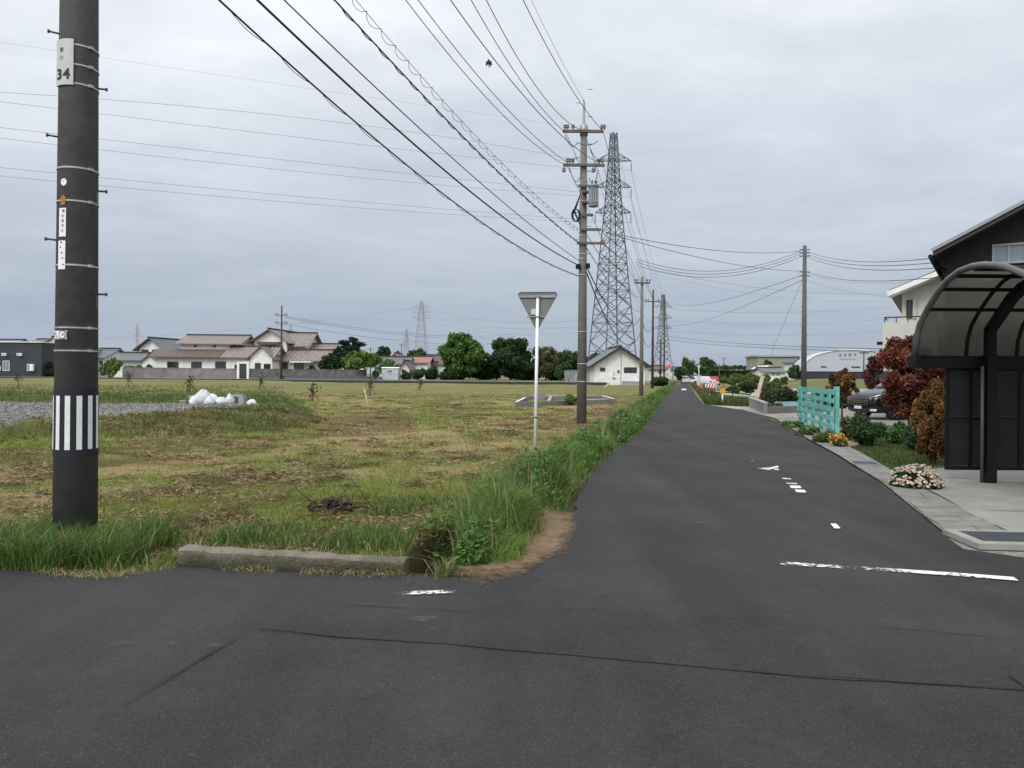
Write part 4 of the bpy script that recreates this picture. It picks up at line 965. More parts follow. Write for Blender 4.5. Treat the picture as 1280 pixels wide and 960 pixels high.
T5, tips5 = pylon(171.5, 470, 404, 600, 'thin red and white striped lattice mast far behind the grey roofs', math.radians(20), [411, 419], 1.4, .8, 3.4, mat('red_white_mast', (.45, .32, .31), .7, var=.3, scale=.15), .14, .07)
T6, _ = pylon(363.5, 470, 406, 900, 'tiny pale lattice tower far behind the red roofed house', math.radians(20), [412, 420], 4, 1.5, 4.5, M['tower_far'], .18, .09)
GT = 'transmission lines strung from the big pylon'
yl = [(110, 138, 170), (126.5, 152, 194), (159.5, 182, 224), (173, 195, 233), (209.5, 229, 262), (220.5, 238, 268)]
names = ['upper', 'upper', 'middle', 'middle', 'lower', 'lower']
for i in range(6):
    lev = i//2; tip = tips1[lev*2+(i % 2 == 0)]                    # far side line of each pair hangs higher in the picture
    d_ = Vector((-77, -37)); A = (tip.x+d_.x*2.2, tip.y+d_.y*2.2)
    pts = fitspan(A, (tip.x, tip.y, tip.z), [(0, yl[i][0]), (200, yl[i][1]), (600, yl[i][2]+3)], n=30)
    wire(pts, .024, '%s of the %s two transmission lines left of the big pylon' % ('higher' if i % 2 == 0 else 'lower', names[i]), 'transmission_line', GT, M['wire_grey'], n=4)
pts = fitspan((T1.x-77*2.2, T1.y-37*2.2), (T1.x, T1.y, T1.z), [(0, 52), (200, 84), (600, 141)], n=30)
wire(pts, .012, 'faintest topmost line running left from the very top of the big pylon', 'transmission_line', GT, M['wire_grey'], n=4)
for i in range(6):
    wire(span(tips1[i], tips2[i], 5.5, 30), .025, 'thin line from the big pylon %s crossarm %s tip to the smaller pylon' % (('top', 'middle', 'bottom')[i//2], ('left', 'right')[i % 2]), 'transmission_line', GT, M['wire_grey'], n=4)
wire(span(T1, T2, 4.5, 30), .025, 'earth line from the top of the big pylon to the top of the smaller pylon', 'transmission_line', GT, M['wire_grey'], n=4)
for i in range(3):
    e_ = P(1290, 352+i*16, 420); wire(span(tips2[i*2+1], e_, 7, 24), .05, '%s faint distant line running right from the smaller pylon' % ('upper', 'middle', 'lower')[i], 'transmission_line', GT, M['wire_grey'], n=4)
for i, (a, b) in enumerate((((-40, 424), (526, 384)), ((526, 384), (760, 396)), ((526, 392), (760, 404)), ((526, 399), (760, 412)))):
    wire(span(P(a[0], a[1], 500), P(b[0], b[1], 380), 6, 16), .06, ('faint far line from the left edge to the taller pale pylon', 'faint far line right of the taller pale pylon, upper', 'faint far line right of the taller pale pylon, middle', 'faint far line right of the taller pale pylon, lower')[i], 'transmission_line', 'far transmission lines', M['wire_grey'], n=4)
# ---------------------------------------------------------------- wooden pole by the red roofed house, small far poles
pW, tW = simple_pole(351.5, 474, 382, M['pole_brown'], 'brown pole standing in front of the block wall of the red roofed house', [(394, .9), (404, .9)], .17, 112)
for i, (a, b) in enumerate((((356, 395), (640, 418)), ((356, 397), (640, 421)), ((356, 405), (640, 428)))):
    wire(span(P(a[0], a[1], 112), P(b[0], b[1], 190), 1.5, 16), .022, ('highest', 'middle', 'lowest')[i]+' wire running right from the brown pole by the block wall', group='wires from the brown pole by the block wall', n=4)
for px, pt, Yp, lab in ((415.5, 431, 170, 'small dark far pole left of the layered pine crown'), (463, 434, 190, 'small dark far pole above the light green trees'), (501.5, 429, 220, 'small dark far pole below the smaller pale pylon'), (904.5, 446, 230, 'small far pole above the dark hedge right of the lane'), (899, 455, 120, 'thin pale far post in the nursery right of the lane'), (948, 444, 240, 'far pole beside the beige green block'), (935, 448, 300, 'faint far pole left of the beige green block'), (866, 448, 280, 'far pole above the pale green tree by the lane'), (855.5, 444.5, 260, 'far dark pole over the end of the lane'), (1079.5, 438, 150, 'grey pole standing in front of the white arched warehouse')):
    simple_pole(px, 474, pt, M['pole_brown'], lab, [(pt+2.5, .9)], .15, Yp)
# ---------------------------------------------------------------- bird
bY = 30; bc = P(611, 78, bY); b_ = MB()
b_.tube([bc+Vector((-.02, 0, .13)), bc+Vector((-.01, 0, .10)), bc+Vector((0, 0, .03)), bc+Vector((0, 0, -.06)), bc+Vector((.02, 0, -.12)), bc+Vector((.03, 0, -.19))], [.012, .035, .055, .05, .022, .03], 10)
for s_ in (-1, 1):
    b_.extr([bc+Vector((s_*.03, -.02, .08)), bc+Vector((s_*.11, .04, .05)), bc+Vector((s_*.13, .10, -.05)), bc+Vector((s_*.08, .08, -.12)), bc+Vector((s_*.03, 0, -.05))], (0, .012, 0))
b_.tube([bc+Vector((-.02, 0, .13)), bc+Vector((-.035, -.02, .165))], [.01, .002], 5)
tag(b_.build('bird', mat('bird_dark', (.03, .028, .028), .8, var=.3, scale=20)), 'small dark bird flying high between the wires', 'bird')
# ---------------------------------------------------------------- field grass (nobody could count it)
def fieldpts(n, y0, y1, t0=-.78, t1=.22):
    y = y0*np.exp(rng.uniform(0, 1, n)*math.log(y1/y0)); x = rng.uniform(t0, t1, n)*y
    k = (ofs(x, y)-osh(y) < -2.22)&(y > front(x)+.2)&(y < wall_y(x)-1)
    k &= ((x-PB.x)**2+(y-PB.y)**2 > .2**2)
    x, y = x[k], y[k]; 
    gravel = gravelmask(x, y) > .4
    k = ~gravel|(rng.uniform(size=len(x)) < .004)
    return x[k], y[k]
x, y = fieldpts(330000, 5.4, 75); n = len(x); g, br = gmix(x, y); z = gz(x, y)
u = rng.uniform(size=n); d3 = fbm(x*1.1, y*1.1, 88)
isg = u < (.10+.68*g)*(1-.7*br)
keep = rng.uniform(size=n) < (.35+.65*fbm(x*4, y*4, 13, 3))*np.where(y > 30, .55, 1)
pl = platform(x, y); berm = (pl > .25)&(y > 26); isg |= berm&(u < .6)
scale = np.clip(y/11, 1, 4)
h = np.where(isg, rng.uniform(.02, .075, n)*(.7+.5*g), rng.uniform(.008, .03, n))*np.clip(scale, 1, 1.5)
h = np.where(berm&isg, h*2.2, h)
w = np.where(isg, rng.uniform(.004, .008, n), rng.uniform(.003, .007, n))*scale
lean = np.where(isg, rng.uniform(.2, 1.1, n), rng.uniform(2.5, 7.0, n))
cg = jitter((.14, .175, .038), n, .4, .2); cs = jitter((.34, .262, .13), n, .45, .12); cb = jitter((.15, .088, .045), n, .5, .12)
cols = np.where(isg[:, None], cg, np.where((rng.uniform(size=n) < br*.8)[:, None], cb, cs))
cols = np.where((berm&isg)[:, None], jitter((.085, .13, .032), n, .4), cols)
x, y, z, h, w, lean, cols = [q_[keep] for q_ in (x, y, z, h, w, lean, cols)]
stuff(blades('field_grass', np.stack([x, y, z-.003], 1), h, w, lean, cols, M['grass']), 'mown field of green tufts and dry straw left of the lane', 'field grass')
# clods and clumps of raked hay: small rough lumps that give the mown field its relief
x, y = fieldpts(5200, 6.2, 60); n = len(x); b_ = fbm(x*.5, y*.30+9, 33, 5); k = fbm(x*1.6, y*1.6, 77, 3) > .52; x, y = x[k], y[k]
P_, C_, S_ = [], [], []
for i in range(len(x)):
    m_ = 34; s_ = random.uniform(.05, .16)*min(2.2, 1+y[i]/40); p = np.array([x[i], y[i], 0])+rng.normal(size=(m_, 3))*np.array((s_, s_, .0)); p[:, 2] = gz(p[:, 0], p[:, 1])+np.abs(rng.normal(0, .018, m_))
    P_.append(p); hay = random.random() < .55; C_.append(jitter((.34, .265, .14) if hay else (.125, .076, .042), m_, .45)); S_.append(np.full(m_, .011*min(2.5, 1+y[i]/25)))
stuff(leafmesh('hay_clumps', np.concatenate(P_), np.concatenate(S_), np.concatenate(C_), M['grass'], flat=.75, aspect=8), 'raked clumps of dry hay and soil on the mown field', 'hay')
# longer grass: foot of the pole, behind the kerb beam, patches in the field
def tuft(name, label, boxes, mt=M['grass'], base=(.075, .135, .028)):
    P_, H_, W_, L_, C_ = [], [], [], [], []
    for (x0, x1, y0, y1, n, hmin, hmax, dry) in boxes:
        x, y = scatter(n, x0, x1, y0, y1); nz = fbm(x*2.2, y*2.2, 44, 4)
        k = (nz > .40)&(((x-PB.x)**2+(y-PB.y)**2) > .19**2)&(ofs(x, y)-osh(y) < -2.25)&(y > front(x)+.03)&~((x > a0.x-.02)&(x < a1.x+.02)&(y < front(x)+.22)); x, y, nz = x[k], y[k], nz[k]; n = len(x)
        P_.append(np.stack([x, y, gz(x, y)-.01], 1)); H_.append(rng.uniform(hmin, hmax, n)*(.35+1.2*nz)); W_.append(rng.uniform(.004, .010, n)); L_.append(rng.uniform(.15, 1.0, n))
        c = jitter(base, n, .45, .2); dr = rng.uniform(size=n) < dry; c[dr] = jitter((.36, .29, .16), int(dr.sum()), .3); C_.append(c)
    return stuff(blades(name, np.concatenate(P_), np.concatenate(H_), np.concatenate(W_), np.concatenate(L_), np.concatenate(C_), mt), label, 'grass')
tuft('tall_grass', 'taller lush grass around the striped pole and along the kerb beam', [
    (-6.4, -3.05, 5.25, 6.9, 15000, .10, .36, .08), (-4.6, -3.0, 5.4, 6.7, 6000, .12, .42, .10), (-3.3, -.7, 5.6, 6.2, 2600, .05, .18, .3), (-3.2, -1.2, 6.0, 7.6, 1700, .05, .16, .4),
    (-2.7, -.75, 6.6, 7.6, 4200, .06, .22, .12), (-2.2, -.6, 8.2, 9.4, 2500, .05, .16, .12), (-4.5, -2.9, 5.2, 5.6, 1500, .03, .10, .5)], base=(.085, .155, .030))
x, y = scatter(60000, -22, -7, 14, 27); k = gravelmask(x, y) > .35; x, y = x[k], y[k]; n = len(x)
stuff(leafmesh('gravel_stones', np.stack([x, y, gz(x, y)+rng.uniform(0, .025, n)], 1), rng.uniform(.02, .065, n), jitter((.29, .28, .262), n, .5, .05), M['grass'], flat=.55, aspect=1.2), 'loose grey gravel spread on the plot left of the striped pole', 'gravel')
x, y = scatter(14000, -13, -5, 15.5, 25); k = (platform(x, y) > .05)&(gravelmask(x, y) < .3)&(fbm(x*.9, y*.9, 45) > .42); x, y = x[k], y[k]; n = len(x)
stuff(blades('bank_grass', np.stack([x, y, gz(x, y)], 1), rng.uniform(.04, .17, n), rng.uniform(.012, .022, n), rng.uniform(.2, 1.2, n), jitter((.08, .10, .030), n, .5, .25), M['grass']), 'rough grass on the bank below the gravel plot', 'grass')
# ---------------------------------------------------------------- weedy verge along the lane
def vedge(y): return -1.00-.16*fbm(y*1.3, y*0, 9)+osh(y)*.95
def vclump(x, y): return fbm(x*1.5, y*1.0, 12, 4)
n = 150000
y = 5.42*np.exp(rng.uniform(0, 1, n)*math.log(150/5.42)); o = rng.normal(-1.66, .33, n)+osh(y)
k = (o-osh(y) > -2.75)&(o < vedge(y))&~((o-osh(y) < -1.74)&(y < 7.2))&~((o-osh(y) < -1.9)&(y < 9)&(rng.uniform(size=n) < .6)); o, y = o[k], y[k]; n = len(y); x = o+RD*y
nz = vclump(x, y); edge = np.clip((vedge(y)-o)/.30, .32, 1)*np.clip((o-osh(y)+2.9)/.5, .3, 1)
sc_ = np.clip(y/12, 1, 4)
h = (.10+1.0*np.clip(nz-.28, 0, 1))*edge*rng.uniform(.45, 1.2, n)*np.where(y > 30, .85, 1)*np.clip((y-5.1)/1.0, .35, 1)
w = rng.uniform(.004, .010, n)*sc_; dr = (rng.uniform(size=n) < .06+.12*(o > vedge(y)-.15))
tn = fbm(x*2.2, y*1.6, 31, 3)[:, None]
cols = jitter((.105, .185, .036), n, .4, .2)*(.45+1.1*tn); cols[dr] = jitter((.36, .30, .16), int(dr.sum()), .3)
stuff(blades('verge_weeds', np.stack([x, y, gz(x, y)-.02], 1), h, w, rng.uniform(.15, 1.1, n), cols, M['grass']), 'tall weedy grass verge between the field and the lane', 'weeds')
# broad leaves among the weeds
n = 46000; y = 5.6*np.exp(rng.uniform(0, 1, n)*math.log(40/5.9)); o = rng.normal(-1.68, .28, n)+osh(y); x = o+RD*y
nz = vclump(x, y); cl = fbm(x*2.1, y*2.1, 66, 3); k = (o < vedge(y)-.06)&(o-osh(y) > -2.5)&(cl > .46)&~((o-osh(y) < -1.75)&(y < 7.2)); x, y, o, nz, cl = x[k], y[k], o[k], nz[k], cl[k]; n = len(x)
top = (.10+1.0*np.clip(nz-.28, 0, 1))*np.clip((vedge(y)-o)/.30, .2, 1)*np.clip((y-5.1)/1.0, .35, 1); z = gz(x, y)+top*rng.uniform(.25, .95, n)
stuff(leafmesh('verge_leaves', np.stack([x, y, z], 1), rng.uniform(.012, .034, n)*np.clip(y/9, 1, 2), jitter((.085, .165, .036), n, .4, .2), M['leaf'], flat=.4, aspect=2.6), 'broad leaved weeds among the verge grass', 'weeds')
n = 900; y = 5.7*np.exp(rng.uniform(0, 1, n)*math.log(30/5.7)); o = rng.normal(-1.7, .35, n)+osh(y); x = o+RD*y; k = (o < vedge(y)-.1)&(o-osh(y) > -2.6)&~((o-osh(y) < -1.8)&(y < 7.2)); x, y = x[k], y[k]; n = len(x)
stuff(blades('seed_stalks', np.stack([x, y, gz(x, y)], 1), rng.uniform(.25, .75, n)*np.clip(y-5.2, .4, 1), rng.uniform(.003, .006, n)*np.clip(y/9, 1, 2), rng.uniform(.1, .7, n), jitter((.34, .28, .17), n, .4), M['grass']), 'dry seed stalks standing in the verge weeds', 'weeds')
# straggling tufts and dry litter along the asphalt edges
n = 2600
x = rng.uniform(-5.6, -.5, n); y = front(x)+rng.normal(.0, .05, n); k = fbm(x*3.1, x*0, 14, 3) > .47; x, y = x[k], y[k]; n = len(x)
dr = rng.uniform(size=n) < .55; cols = jitter((.10, .16, .04), n, .4, .2); cols[dr] = jitter((.33, .26, .15), int(dr.sum()), .35)
stuff(blades('edge_tufts', np.stack([x, y, np.full(n, -.005)], 1), rng.uniform(.015, .07, n), rng.uniform(.003, .007, n), rng.uniform(.4, 3.0, n), cols, M['grass']), 'straggling tufts and dry litter along the asphalt edge', 'grass')
n = 420; x = rng.uniform(-1.0, -.42, n); y = front(x)+rng.uniform(.0, .22, n); k = fbm(x*6, y*6, 51, 3) > .45; x, y = x[k], y[k]; n = len(x); dr = rng.uniform(size=n) < .35; cols = jitter((.10, .175, .036), n, .4, .2); cols[dr] = jitter((.30, .24, .13), int(dr.sum()), .35)
stuff(blades('ditch_tufts', np.stack([x, y, np.full(n, -.02)], 1), rng.uniform(.05, .22, n), rng.uniform(.004, .009, n), rng.uniform(.3, 1.4, n), cols, M['grass']), 'grass tufts hanging over the mouth of the ditch at the kerb end', 'grass')
fl = MB()
for px, py in ((616, 580), (645, 592), (687, 611)):
    c = P(px, py, 9.3)
    fl.lathe((c.x, c.y, c.z-.01), [(.004, 0), (.016, .008), (.019, .02), (.008, .03)], 8)
stuff(fl.build('clover_flowers', mat('clover_pink', (.45, .22, .32), .7)), 'few pink clover heads in the verge weeds', 'flowers')
# ---------------------------------------------------------------- root clump with twigs
RC = G(415, 640, -.12); rc = thing('brush_pile', 'dark uprooted root clump with dead twigs lying in the near field', 'brush pile', RC)
m = MB()
for i in range(120):
    a = random.uniform(0, 6.28); r = random.uniform(0, .36)**1.3; c = RC+Vector((r*math.cos(a)*1.1, r*math.sin(a)*.5, random.uniform(0, .10*(1-r/.45)+.04)))
    d_ = Vector((random.uniform(-1, 1), random.uniform(-1, 1), random.uniform(-.1, .5)))*random.uniform(.06, .18)
    m.tube([c, c+d_*.5+Vector((0, 0, .02)), c+d_], [.012, .008, .003], 5)
m.build('roots', M['twig'], rc)
m = MB(); m.lathe(RC+Vector((0, 0, -.05)), [(.20, 0), (.18, .05), (.10, .09), (.03, .11)], 11); mm = m.build('soil_clod', mat('dark_soil', (.05, .035, .024), .95, var=.5, scale=14, bump=1, bscale=25), rc)
for v in mm.data.vertices: v.co += Vector((random.uniform(-.04, .04), random.uniform(-.03, .03), random.uniform(-.03, .03)))
m = MB()
for (p0, p1, p2_, r) in ((((400, 636)), (372, 612), (352, 585), .008), ((440, 640), (430, 612), (405, 580), .006), ((470, 640), (440, 600), (385, 572), .007), ((430, 636), (455, 632), (470, 640), .016), ((452, 640), (475, 634), (500, 642), .008), ((395, 640), (375, 630), (360, 640), .006)):
    Y_ = RC.y-.05; m.tube([P(*p0, Y_), P(*p1, Y_+.05), P(*p2_, Y_+.12)], [r, r*.8, r*.3], 5)
m.build('dead_branches', M['twig'], rc)
# ---------------------------------------------------------------- plants: shrubs, maples
def clump_points(clumps, n, shell=.55):
    """points near the surfaces of many overlapping clumps -> an uneven crown with gaps"""
    cl = np.array(clumps, float); wts = (cl[:, 3]*cl[:, 4]); idx = rng.choice(len(cl), n, p=wts/wts.sum())
    d = rng.normal(size=(n, 3)); d /= np.linalg.norm(d, axis=1)[:, None]
    r = 1-np.abs(rng.normal(0, shell*.5, n)); r = np.clip(r, 0, 1.12)+rng.normal(0, .15, n)
    return cl[idx, :3]+d*r[:, None]*np.stack([cl[idx, 3], cl[idx, 3], cl[idx, 4]], 1), idx
def crown(c, rx, ry, rz, nclump, n, leaf, base, mt, parent, name='crown', v=.3, hue=.12, csize=.34, seed=None, flatc=.8, tone=.28):
    cl = []; c = Vector(c)
    for i in range(nclump):
        d = Vector((random.gauss(0, 1), random.gauss(0, 1), random.gauss(0, 1))).normalized(); r = random.uniform(.45, .86)
        s = csize*random.uniform(.7, 1.3)
        cl.append((c.x+d.x*rx*r, c.y+d.y*ry*r, c.z+d.z*rz*r, s*(rx+ry)/2, s*rz*flatc+s*.2*rx))
    pts, idx = clump_points(cl, n)
    ct = rng.uniform(1-tone, 1+tone, nclump)[idx][:, None]                  # each clump's own leaf age
    return leafmesh(name, pts, leaf*rng.uniform(.7, 1.3, n), jitter(base, n, v, hue)*ct, mt, parent)
def tree(name, label, px, pyb, pyt, pw, Yt, base_, n=5000, nclump=26, trunk=.2, group=None, cat='tree', mt=None, leaf=None, zb=None, pmid=None, limbs=5, csize=.34, tone=.28):
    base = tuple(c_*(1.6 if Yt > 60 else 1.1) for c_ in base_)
    x0 = xat(px, Yt, pyb); zb = gz1(x0, Yt) if zb is None else zb; zt = zat(px, pyt, Yt); h = zt-zb; rx = pw/F*Yt/2
    t = thing(name, label, cat, (x0, Yt, zb), group)
    zc0 = zb+h*trunk; rz = (zt-zc0)/2; cz = zc0+rz
    leaf = leaf or max(.05, .0022*Yt)
    m = MB(); r0 = max(.03, h*.022); m.tube([(x0, Yt, zb-.2), (x0+rx*.03, Yt, zb+h*.3), (x0-rx*.04, Yt, cz)], [r0, r0*.75, r0*.4], 8)
    for i in range(limbs):
        a = 2*math.pi*i/limbs+random.uniform(-.4, .4); b = Vector((x0, Yt, zb+h*random.uniform(.22, .5)))
        e = Vector((x0+math.cos(a)*rx*.7, Yt+math.sin(a)*rx*.6, cz+rz*random.uniform(-.2, .5))); m.tube([b, b.lerp(e, .5)+Vector((0, 0, h*.02)), e], [r0*.5, r0*.32, r0*.1], 6)
    m.build('trunk', M['bark'], t)
    crown((x0, Yt, cz), rx*.92, rx*.85, rz*.95, nclump, n, leaf, base, mt or (M['leaf'] if Yt < 60 else M['leaf_far']), t, csize=csize, tone=tone)
    return t
def bush(name, label, px, pyb, pyt, pw, Yb, base_, n=2500, leaf=None, cat='shrub', group=None, nclump=14, zb=None, tone=.28, mt=None):
    base = tuple(c_*1.4 for c_ in base_)
    x0 = xat(px, Yb, pyb); zb = gz1(x0, Yb) if zb is None else zb; zt = zat(px, pyt, Yb); rx = pw/F*Yb/2; rz = max(.05, (zt-zb)/2)
    t = thing(name, label, cat, (x0, Yb, zb), group)
    crown((x0, Yb, zb+rz*.95), rx*.85, rx*.8, rz*.9, nclump, n, leaf or max(.035, .0022*Yb), base, mt or (M['leaf'] if Yb < 60 else M['leaf_far']), t, name='foliage', csize=.42, tone=tone)
    m = MB(); r0 = max(.012, rz*.035)
    for i in range(5):
        a = 1.256*i; m.tube([(x0, Yb, zb-.05), (x0+math.cos(a)*rx*.3, Yb+math.sin(a)*rx*.3, zb+rz), (x0+math.cos(a)*rx*.6, Yb+math.sin(a)*rx*.6, zb+rz*1.4)], [r0, r0*.7, r0*.3], 5)
    m.build('stems', M['bark'], t)
    return t
bush('round_shrub', 'clipped dark green round shrub beside the lawn', 1084, 560, 520, 44, 15.6, (.030, .060, .022), 7000, .045, tone=.2)
bush('leafy_shrub', 'bright green leafy shrub right of the round dark shrub', 1120, 556, 524, 34, 16.2, (.06, .12, .035), 2600, .06)
bush('leafy_shrub', 'ragged grey green shrub standing behind the turquoise fence end', 1058, 553, 522, 26, 17.2, (.075, .10, .05), 1500, .05)
bush('leafy_shrub', 'dark shrub under the red maple beside the lawn', 1150, 562, 520, 40, 14.6, (.03, .05, .02), 2600, .055)
bush('weed_clump', 'bright green weed clump at the road end of the turquoise fence', 993, 546, 527, 34, 21.3, (.085, .135, .035), 1500, .05, cat='weeds')
bush('weed_clump', 'weed clump at the middle foot of the turquoise fence', 1012, 555, 533, 36, 18.5, (.085, .125, .04), 1600, .05, cat='weeds')
bush('weed_clump', 'grassy weed clump at the near post of the turquoise fence', 1032, 562, 539, 36, 16.5, (.10, .13, .045), 1600, .05, cat='weeds')
fb = bush('flower_clump', 'yellow and red flower clump at the near end of the turquoise fence', 1049, 561, 545, 22, 15.5, (.08, .10, .03), 500, .05, cat='flowers')
c = WL[fb.as_pointer()]; n = 150
pts = np.array([c.x, c.y, c.z+.20])+rng.normal(size=(n, 3))*np.array((.085, .07, .045)); cc = np.where((rng.uniform(size=n) < .3)[:, None], np.array((.38, .04, .03)), np.array((.62, .42, .04)))
leafmesh('blossoms', pts, .04, cc, M['leaf'], fb)
sm_ = MB(); c = G(1063, 558); sm_.lathe(c+Vector((0, 0, -.03)), [(.16, 0), (.17, .06), (.12, .12), (.04, .145)], 9); so_ = sm_.build('garden_stone', M['drive'])
for v in so_.data.vertices: v.co += Vector((random.uniform(-.03, .03), random.uniform(-.03, .03), random.uniform(-.015, .015)))
tag(so_, 'pale garden stone between the flowers and the round shrub', 'stone')
dc = G(1146, 609); db = thing('daisy_mound', 'low mound of pale pink and white daisies at the driveway corner', 'flowers', dc)
def dmod(d): return .78+.42*fbm(d[:, 0]*2+3+d[:, 2], d[:, 1]*2+5, 97, 3)
n = 2600; d = rng.normal(size=(n, 3)); d /= np.linalg.norm(d, axis=1)[:, None]; d[:, 2] = np.abs(d[:, 2]); r = rng.uniform(.75, 1.0, n)*dmod(d)
leafmesh('foliage', np.array(dc)+d*r[:, None]*np.array((.34, .30, .235)), .035, jitter((.05, .085, .03), n, .4), M['leaf'], db)
n = 520; d = rng.normal(size=(n, 3)); d /= np.linalg.norm(d, axis=1)[:, None]; d[:, 2] = np.abs(d[:, 2])*1.2+.05
k = d[:, 2] > .22; d = d[k]; n = len(d); fc = np.where((rng.uniform(size=n) < .55)[:, None], np.array((.66, .60, .56)), np.array((.50, .33, .34)))
P0 = np.array(dc)+d*(dmod(d)*rng.uniform(.9, 1.06, n))[:, None]*np.array((.36, .32, .25)); fm = MB(); 
cols = []
V_, Lp, St, To, Cc = [], [], [], [], []
for i in range(n):
    nrm = Vector(d[i]); nrm = (nrm+Vector((random.uniform(-.3, .3), random.uniform(-.5, .1), .5))).normalized(); a_ = nrm.orthogonal().normalized(); b2_ = nrm.cross(a_); r_ = random.uniform(.013, .021)
    b0 = len(V_); V_.append(tuple(Vector(P0[i])+nrm*.006)); Cc.append((.5, .38, .12))
    for j in range(8):
        th = j*math.pi/4; V_.append(tuple(Vector(P0[i])+(a_*math.cos(th)+b2_*math.sin(th))*r_)); Cc.append(tuple(fc[i]))
    for j in range(8): St.append(len(Lp)); Lp += [b0, b0+1+j, b0+1+(j+1) % 8]; To.append(3)
npmesh('blossoms', V_, Lp, St, To, np.array(Cc), M['leaf'], db)
tree('red_maple', 'large dark red maple standing in front of the white house', 1136, 566, 417, 100, 17.5, (.145, .045, .028), 36000, 64, .22, leaf=.042, tone=.5, csize=.2)
tree('orange_maple', 'orange brown maple leaning against the dark carport screen', 1166, 596, 470, 62, 12.4, (.16, .082, .026), 17000, 55, .0, leaf=.03, tone=.5, csize=.19)
tree('red_maple', 'small sparse maple with red and yellow leaves behind the turquoise fence', 1052, 515, 455, 48, 25, (.15, .075, .026), 2600, 34, .25, leaf=.06, tone=.6, csize=.17)
tree('red_maple', 'small dark red tree at the far side behind the black car', 1094, 500, 441, 28, 34, (.085, .028, .026), 2400, 14, .2, leaf=.10)
# ---------------------------------------------------------------- turquoise fence
f0 = G(999, 531.5); f1 = G(1045, 553); fv = (f1-f0); fl_ = fv.length; fd = fv.normalized(); fn_ = Vector((-fd.y, fd.x, 0))
if fn_.x > 0: fn_ = -fn_
fe = thing('slat_fence', 'turquoise painted wooden slat fence standing by the forecourt', 'fence', f0)
FH = 1.22
for k in range(6):
    m = MB(); z_ = .12+k*.198
    m.beam(f0+fn_*.05+Vector((0, 0, z_-.004*k+random.uniform(-.01, .01))), f1+fn_*.05+Vector((0, 0, z_+random.uniform(-.01, .01))), .025, .10 if k != 5 else .12); m.build('slat', M['turq'], fe)
for k, t in enumerate((.02, .2, .42, .64, .82, .985)):
    c = f0.lerp(f1, t); m = MB(); w_ = .09 if k in (0, 5) else .065
    m.beam(c-fn_*.02+Vector((0, 0, -.1)), c-fn_*.02+Vector((0, 0, FH-.06 if k < 5 else FH+.02)), w_, .09); m.build('post', M['turq'], fe)
# ---------------------------------------------------------------- cycle-port / carport with curved smoked roof
X0 = 5.66
arc_px = [(1143.7, 445), (1145, 425), (1150, 405), (1160, 385), (1172.5, 365), (1185, 350), (1200, 338.7), (1215, 333), (1230, 331), (1247, 332), (1260, 334.5), (1280, 342.5)]
arc = []
for px, py in arc_px:
    u = (px-CX)/F; v = (HY-py)/F; Y_ = X0/(u*cr-v*sr); arc.append((Y_, H+Y_*(u*sr+v*cr)))
arc += [(arc[-1][0]-.35, arc[-1][1]-.17), (arc[-1][0]-.65, arc[-1][1]-.36)]
X1 = 10.6; YG = arc[0][0]; ZG = arc[0][1]
cp = thing('carport', 'black framed carport with curved smoked roof panels and dark side screen', 'carport', (6.75, YG, 0))
def panel_mat(name, tcol, tint, base=.02):
    m, nt_, b = newmat(name); N_ = nt_.nodes; L_ = nt_.links
    b.inputs['Base Color'].default_value = (base, base, base*.97, 1); b.inputs['Roughness'].default_value = .35
    tc_ = N_.new('ShaderNodeTexCoord'); nz = N_.new('ShaderNodeTexNoise'); nz.inputs['Scale'].default_value = 2.5; nz.inputs['Detail'].default_value = 8; L_.new(tc_.outputs['Object'], nz.inputs['Vector'])
    mp_2 = N_.new('ShaderNodeMapRange'); mp_2.inputs['From Min'].default_value = .3; mp_2.inputs['From Max'].default_value = .7; mp_2.inputs['To Min'].default_value = .8; mp_2.inputs['To Max'].default_value = 1.2; L_.new(nz.outputs['Fac'], mp_2.inputs['Value'])
    sv = N_.new('ShaderNodeVectorMath'); sv.operation = 'SCALE'; sv.inputs[0].default_value = tcol; L_.new(mp_2.outputs[0], sv.inputs['Scale'])
    tr_ = N_.new('ShaderNodeBsdfTranslucent'); L_.new(sv.outputs[0], tr_.inputs['Color'])
    tp = N_.new('ShaderNodeBsdfTransparent'); tp.inputs['Color'].default_value = (*tint, 1)
    a1_ = N_.new('ShaderNodeMixShader'); a1_.inputs[0].default_value = .75; L_.new(b.outputs[0], a1_.inputs[1]); L_.new(tr_.outputs[0], a1_.inputs[2])
    a2_ = N_.new('ShaderNodeMixShader'); a2_.inputs[0].default_value = .3; L_.new(a1_.outputs[0], a2_.inputs[1]); L_.new(tp.outputs[0], a2_.inputs[2])
    L_.new(a2_.outputs[0], N_['Material Output'].inputs['Surface']); return m
M['smoke'] = panel_mat('smoked_roof_panel', (.115, .115, .092), (.14, .14, .12))
M['smoke_dark'] = panel_mat('smoked_wall_panel', (.16, .16, .165), (.13, .13, .135), .075)
def arcp(x, off=0.0):
    out = []
    for i, (y_, z_) in enumerate(arc):
        a = Vector((0, *arc[max(i-1, 0)])); b = Vector((0, *arc[min(i+1, len(arc)-1)])); t_ = (b-a).normalized(); nrm = Vector((0, -t_.z, t_.y))
        if nrm.z > 0: nrm = -nrm                            # towards the inside
        if i < 2: nrm = Vector((0, -1, 0))
        out.append(Vector((x, y_, z_))+nrm*off)
    return out
ribs = [X0+.71*k for k in range(1, 7)]
xsr = [X0]+ribs+[X1]
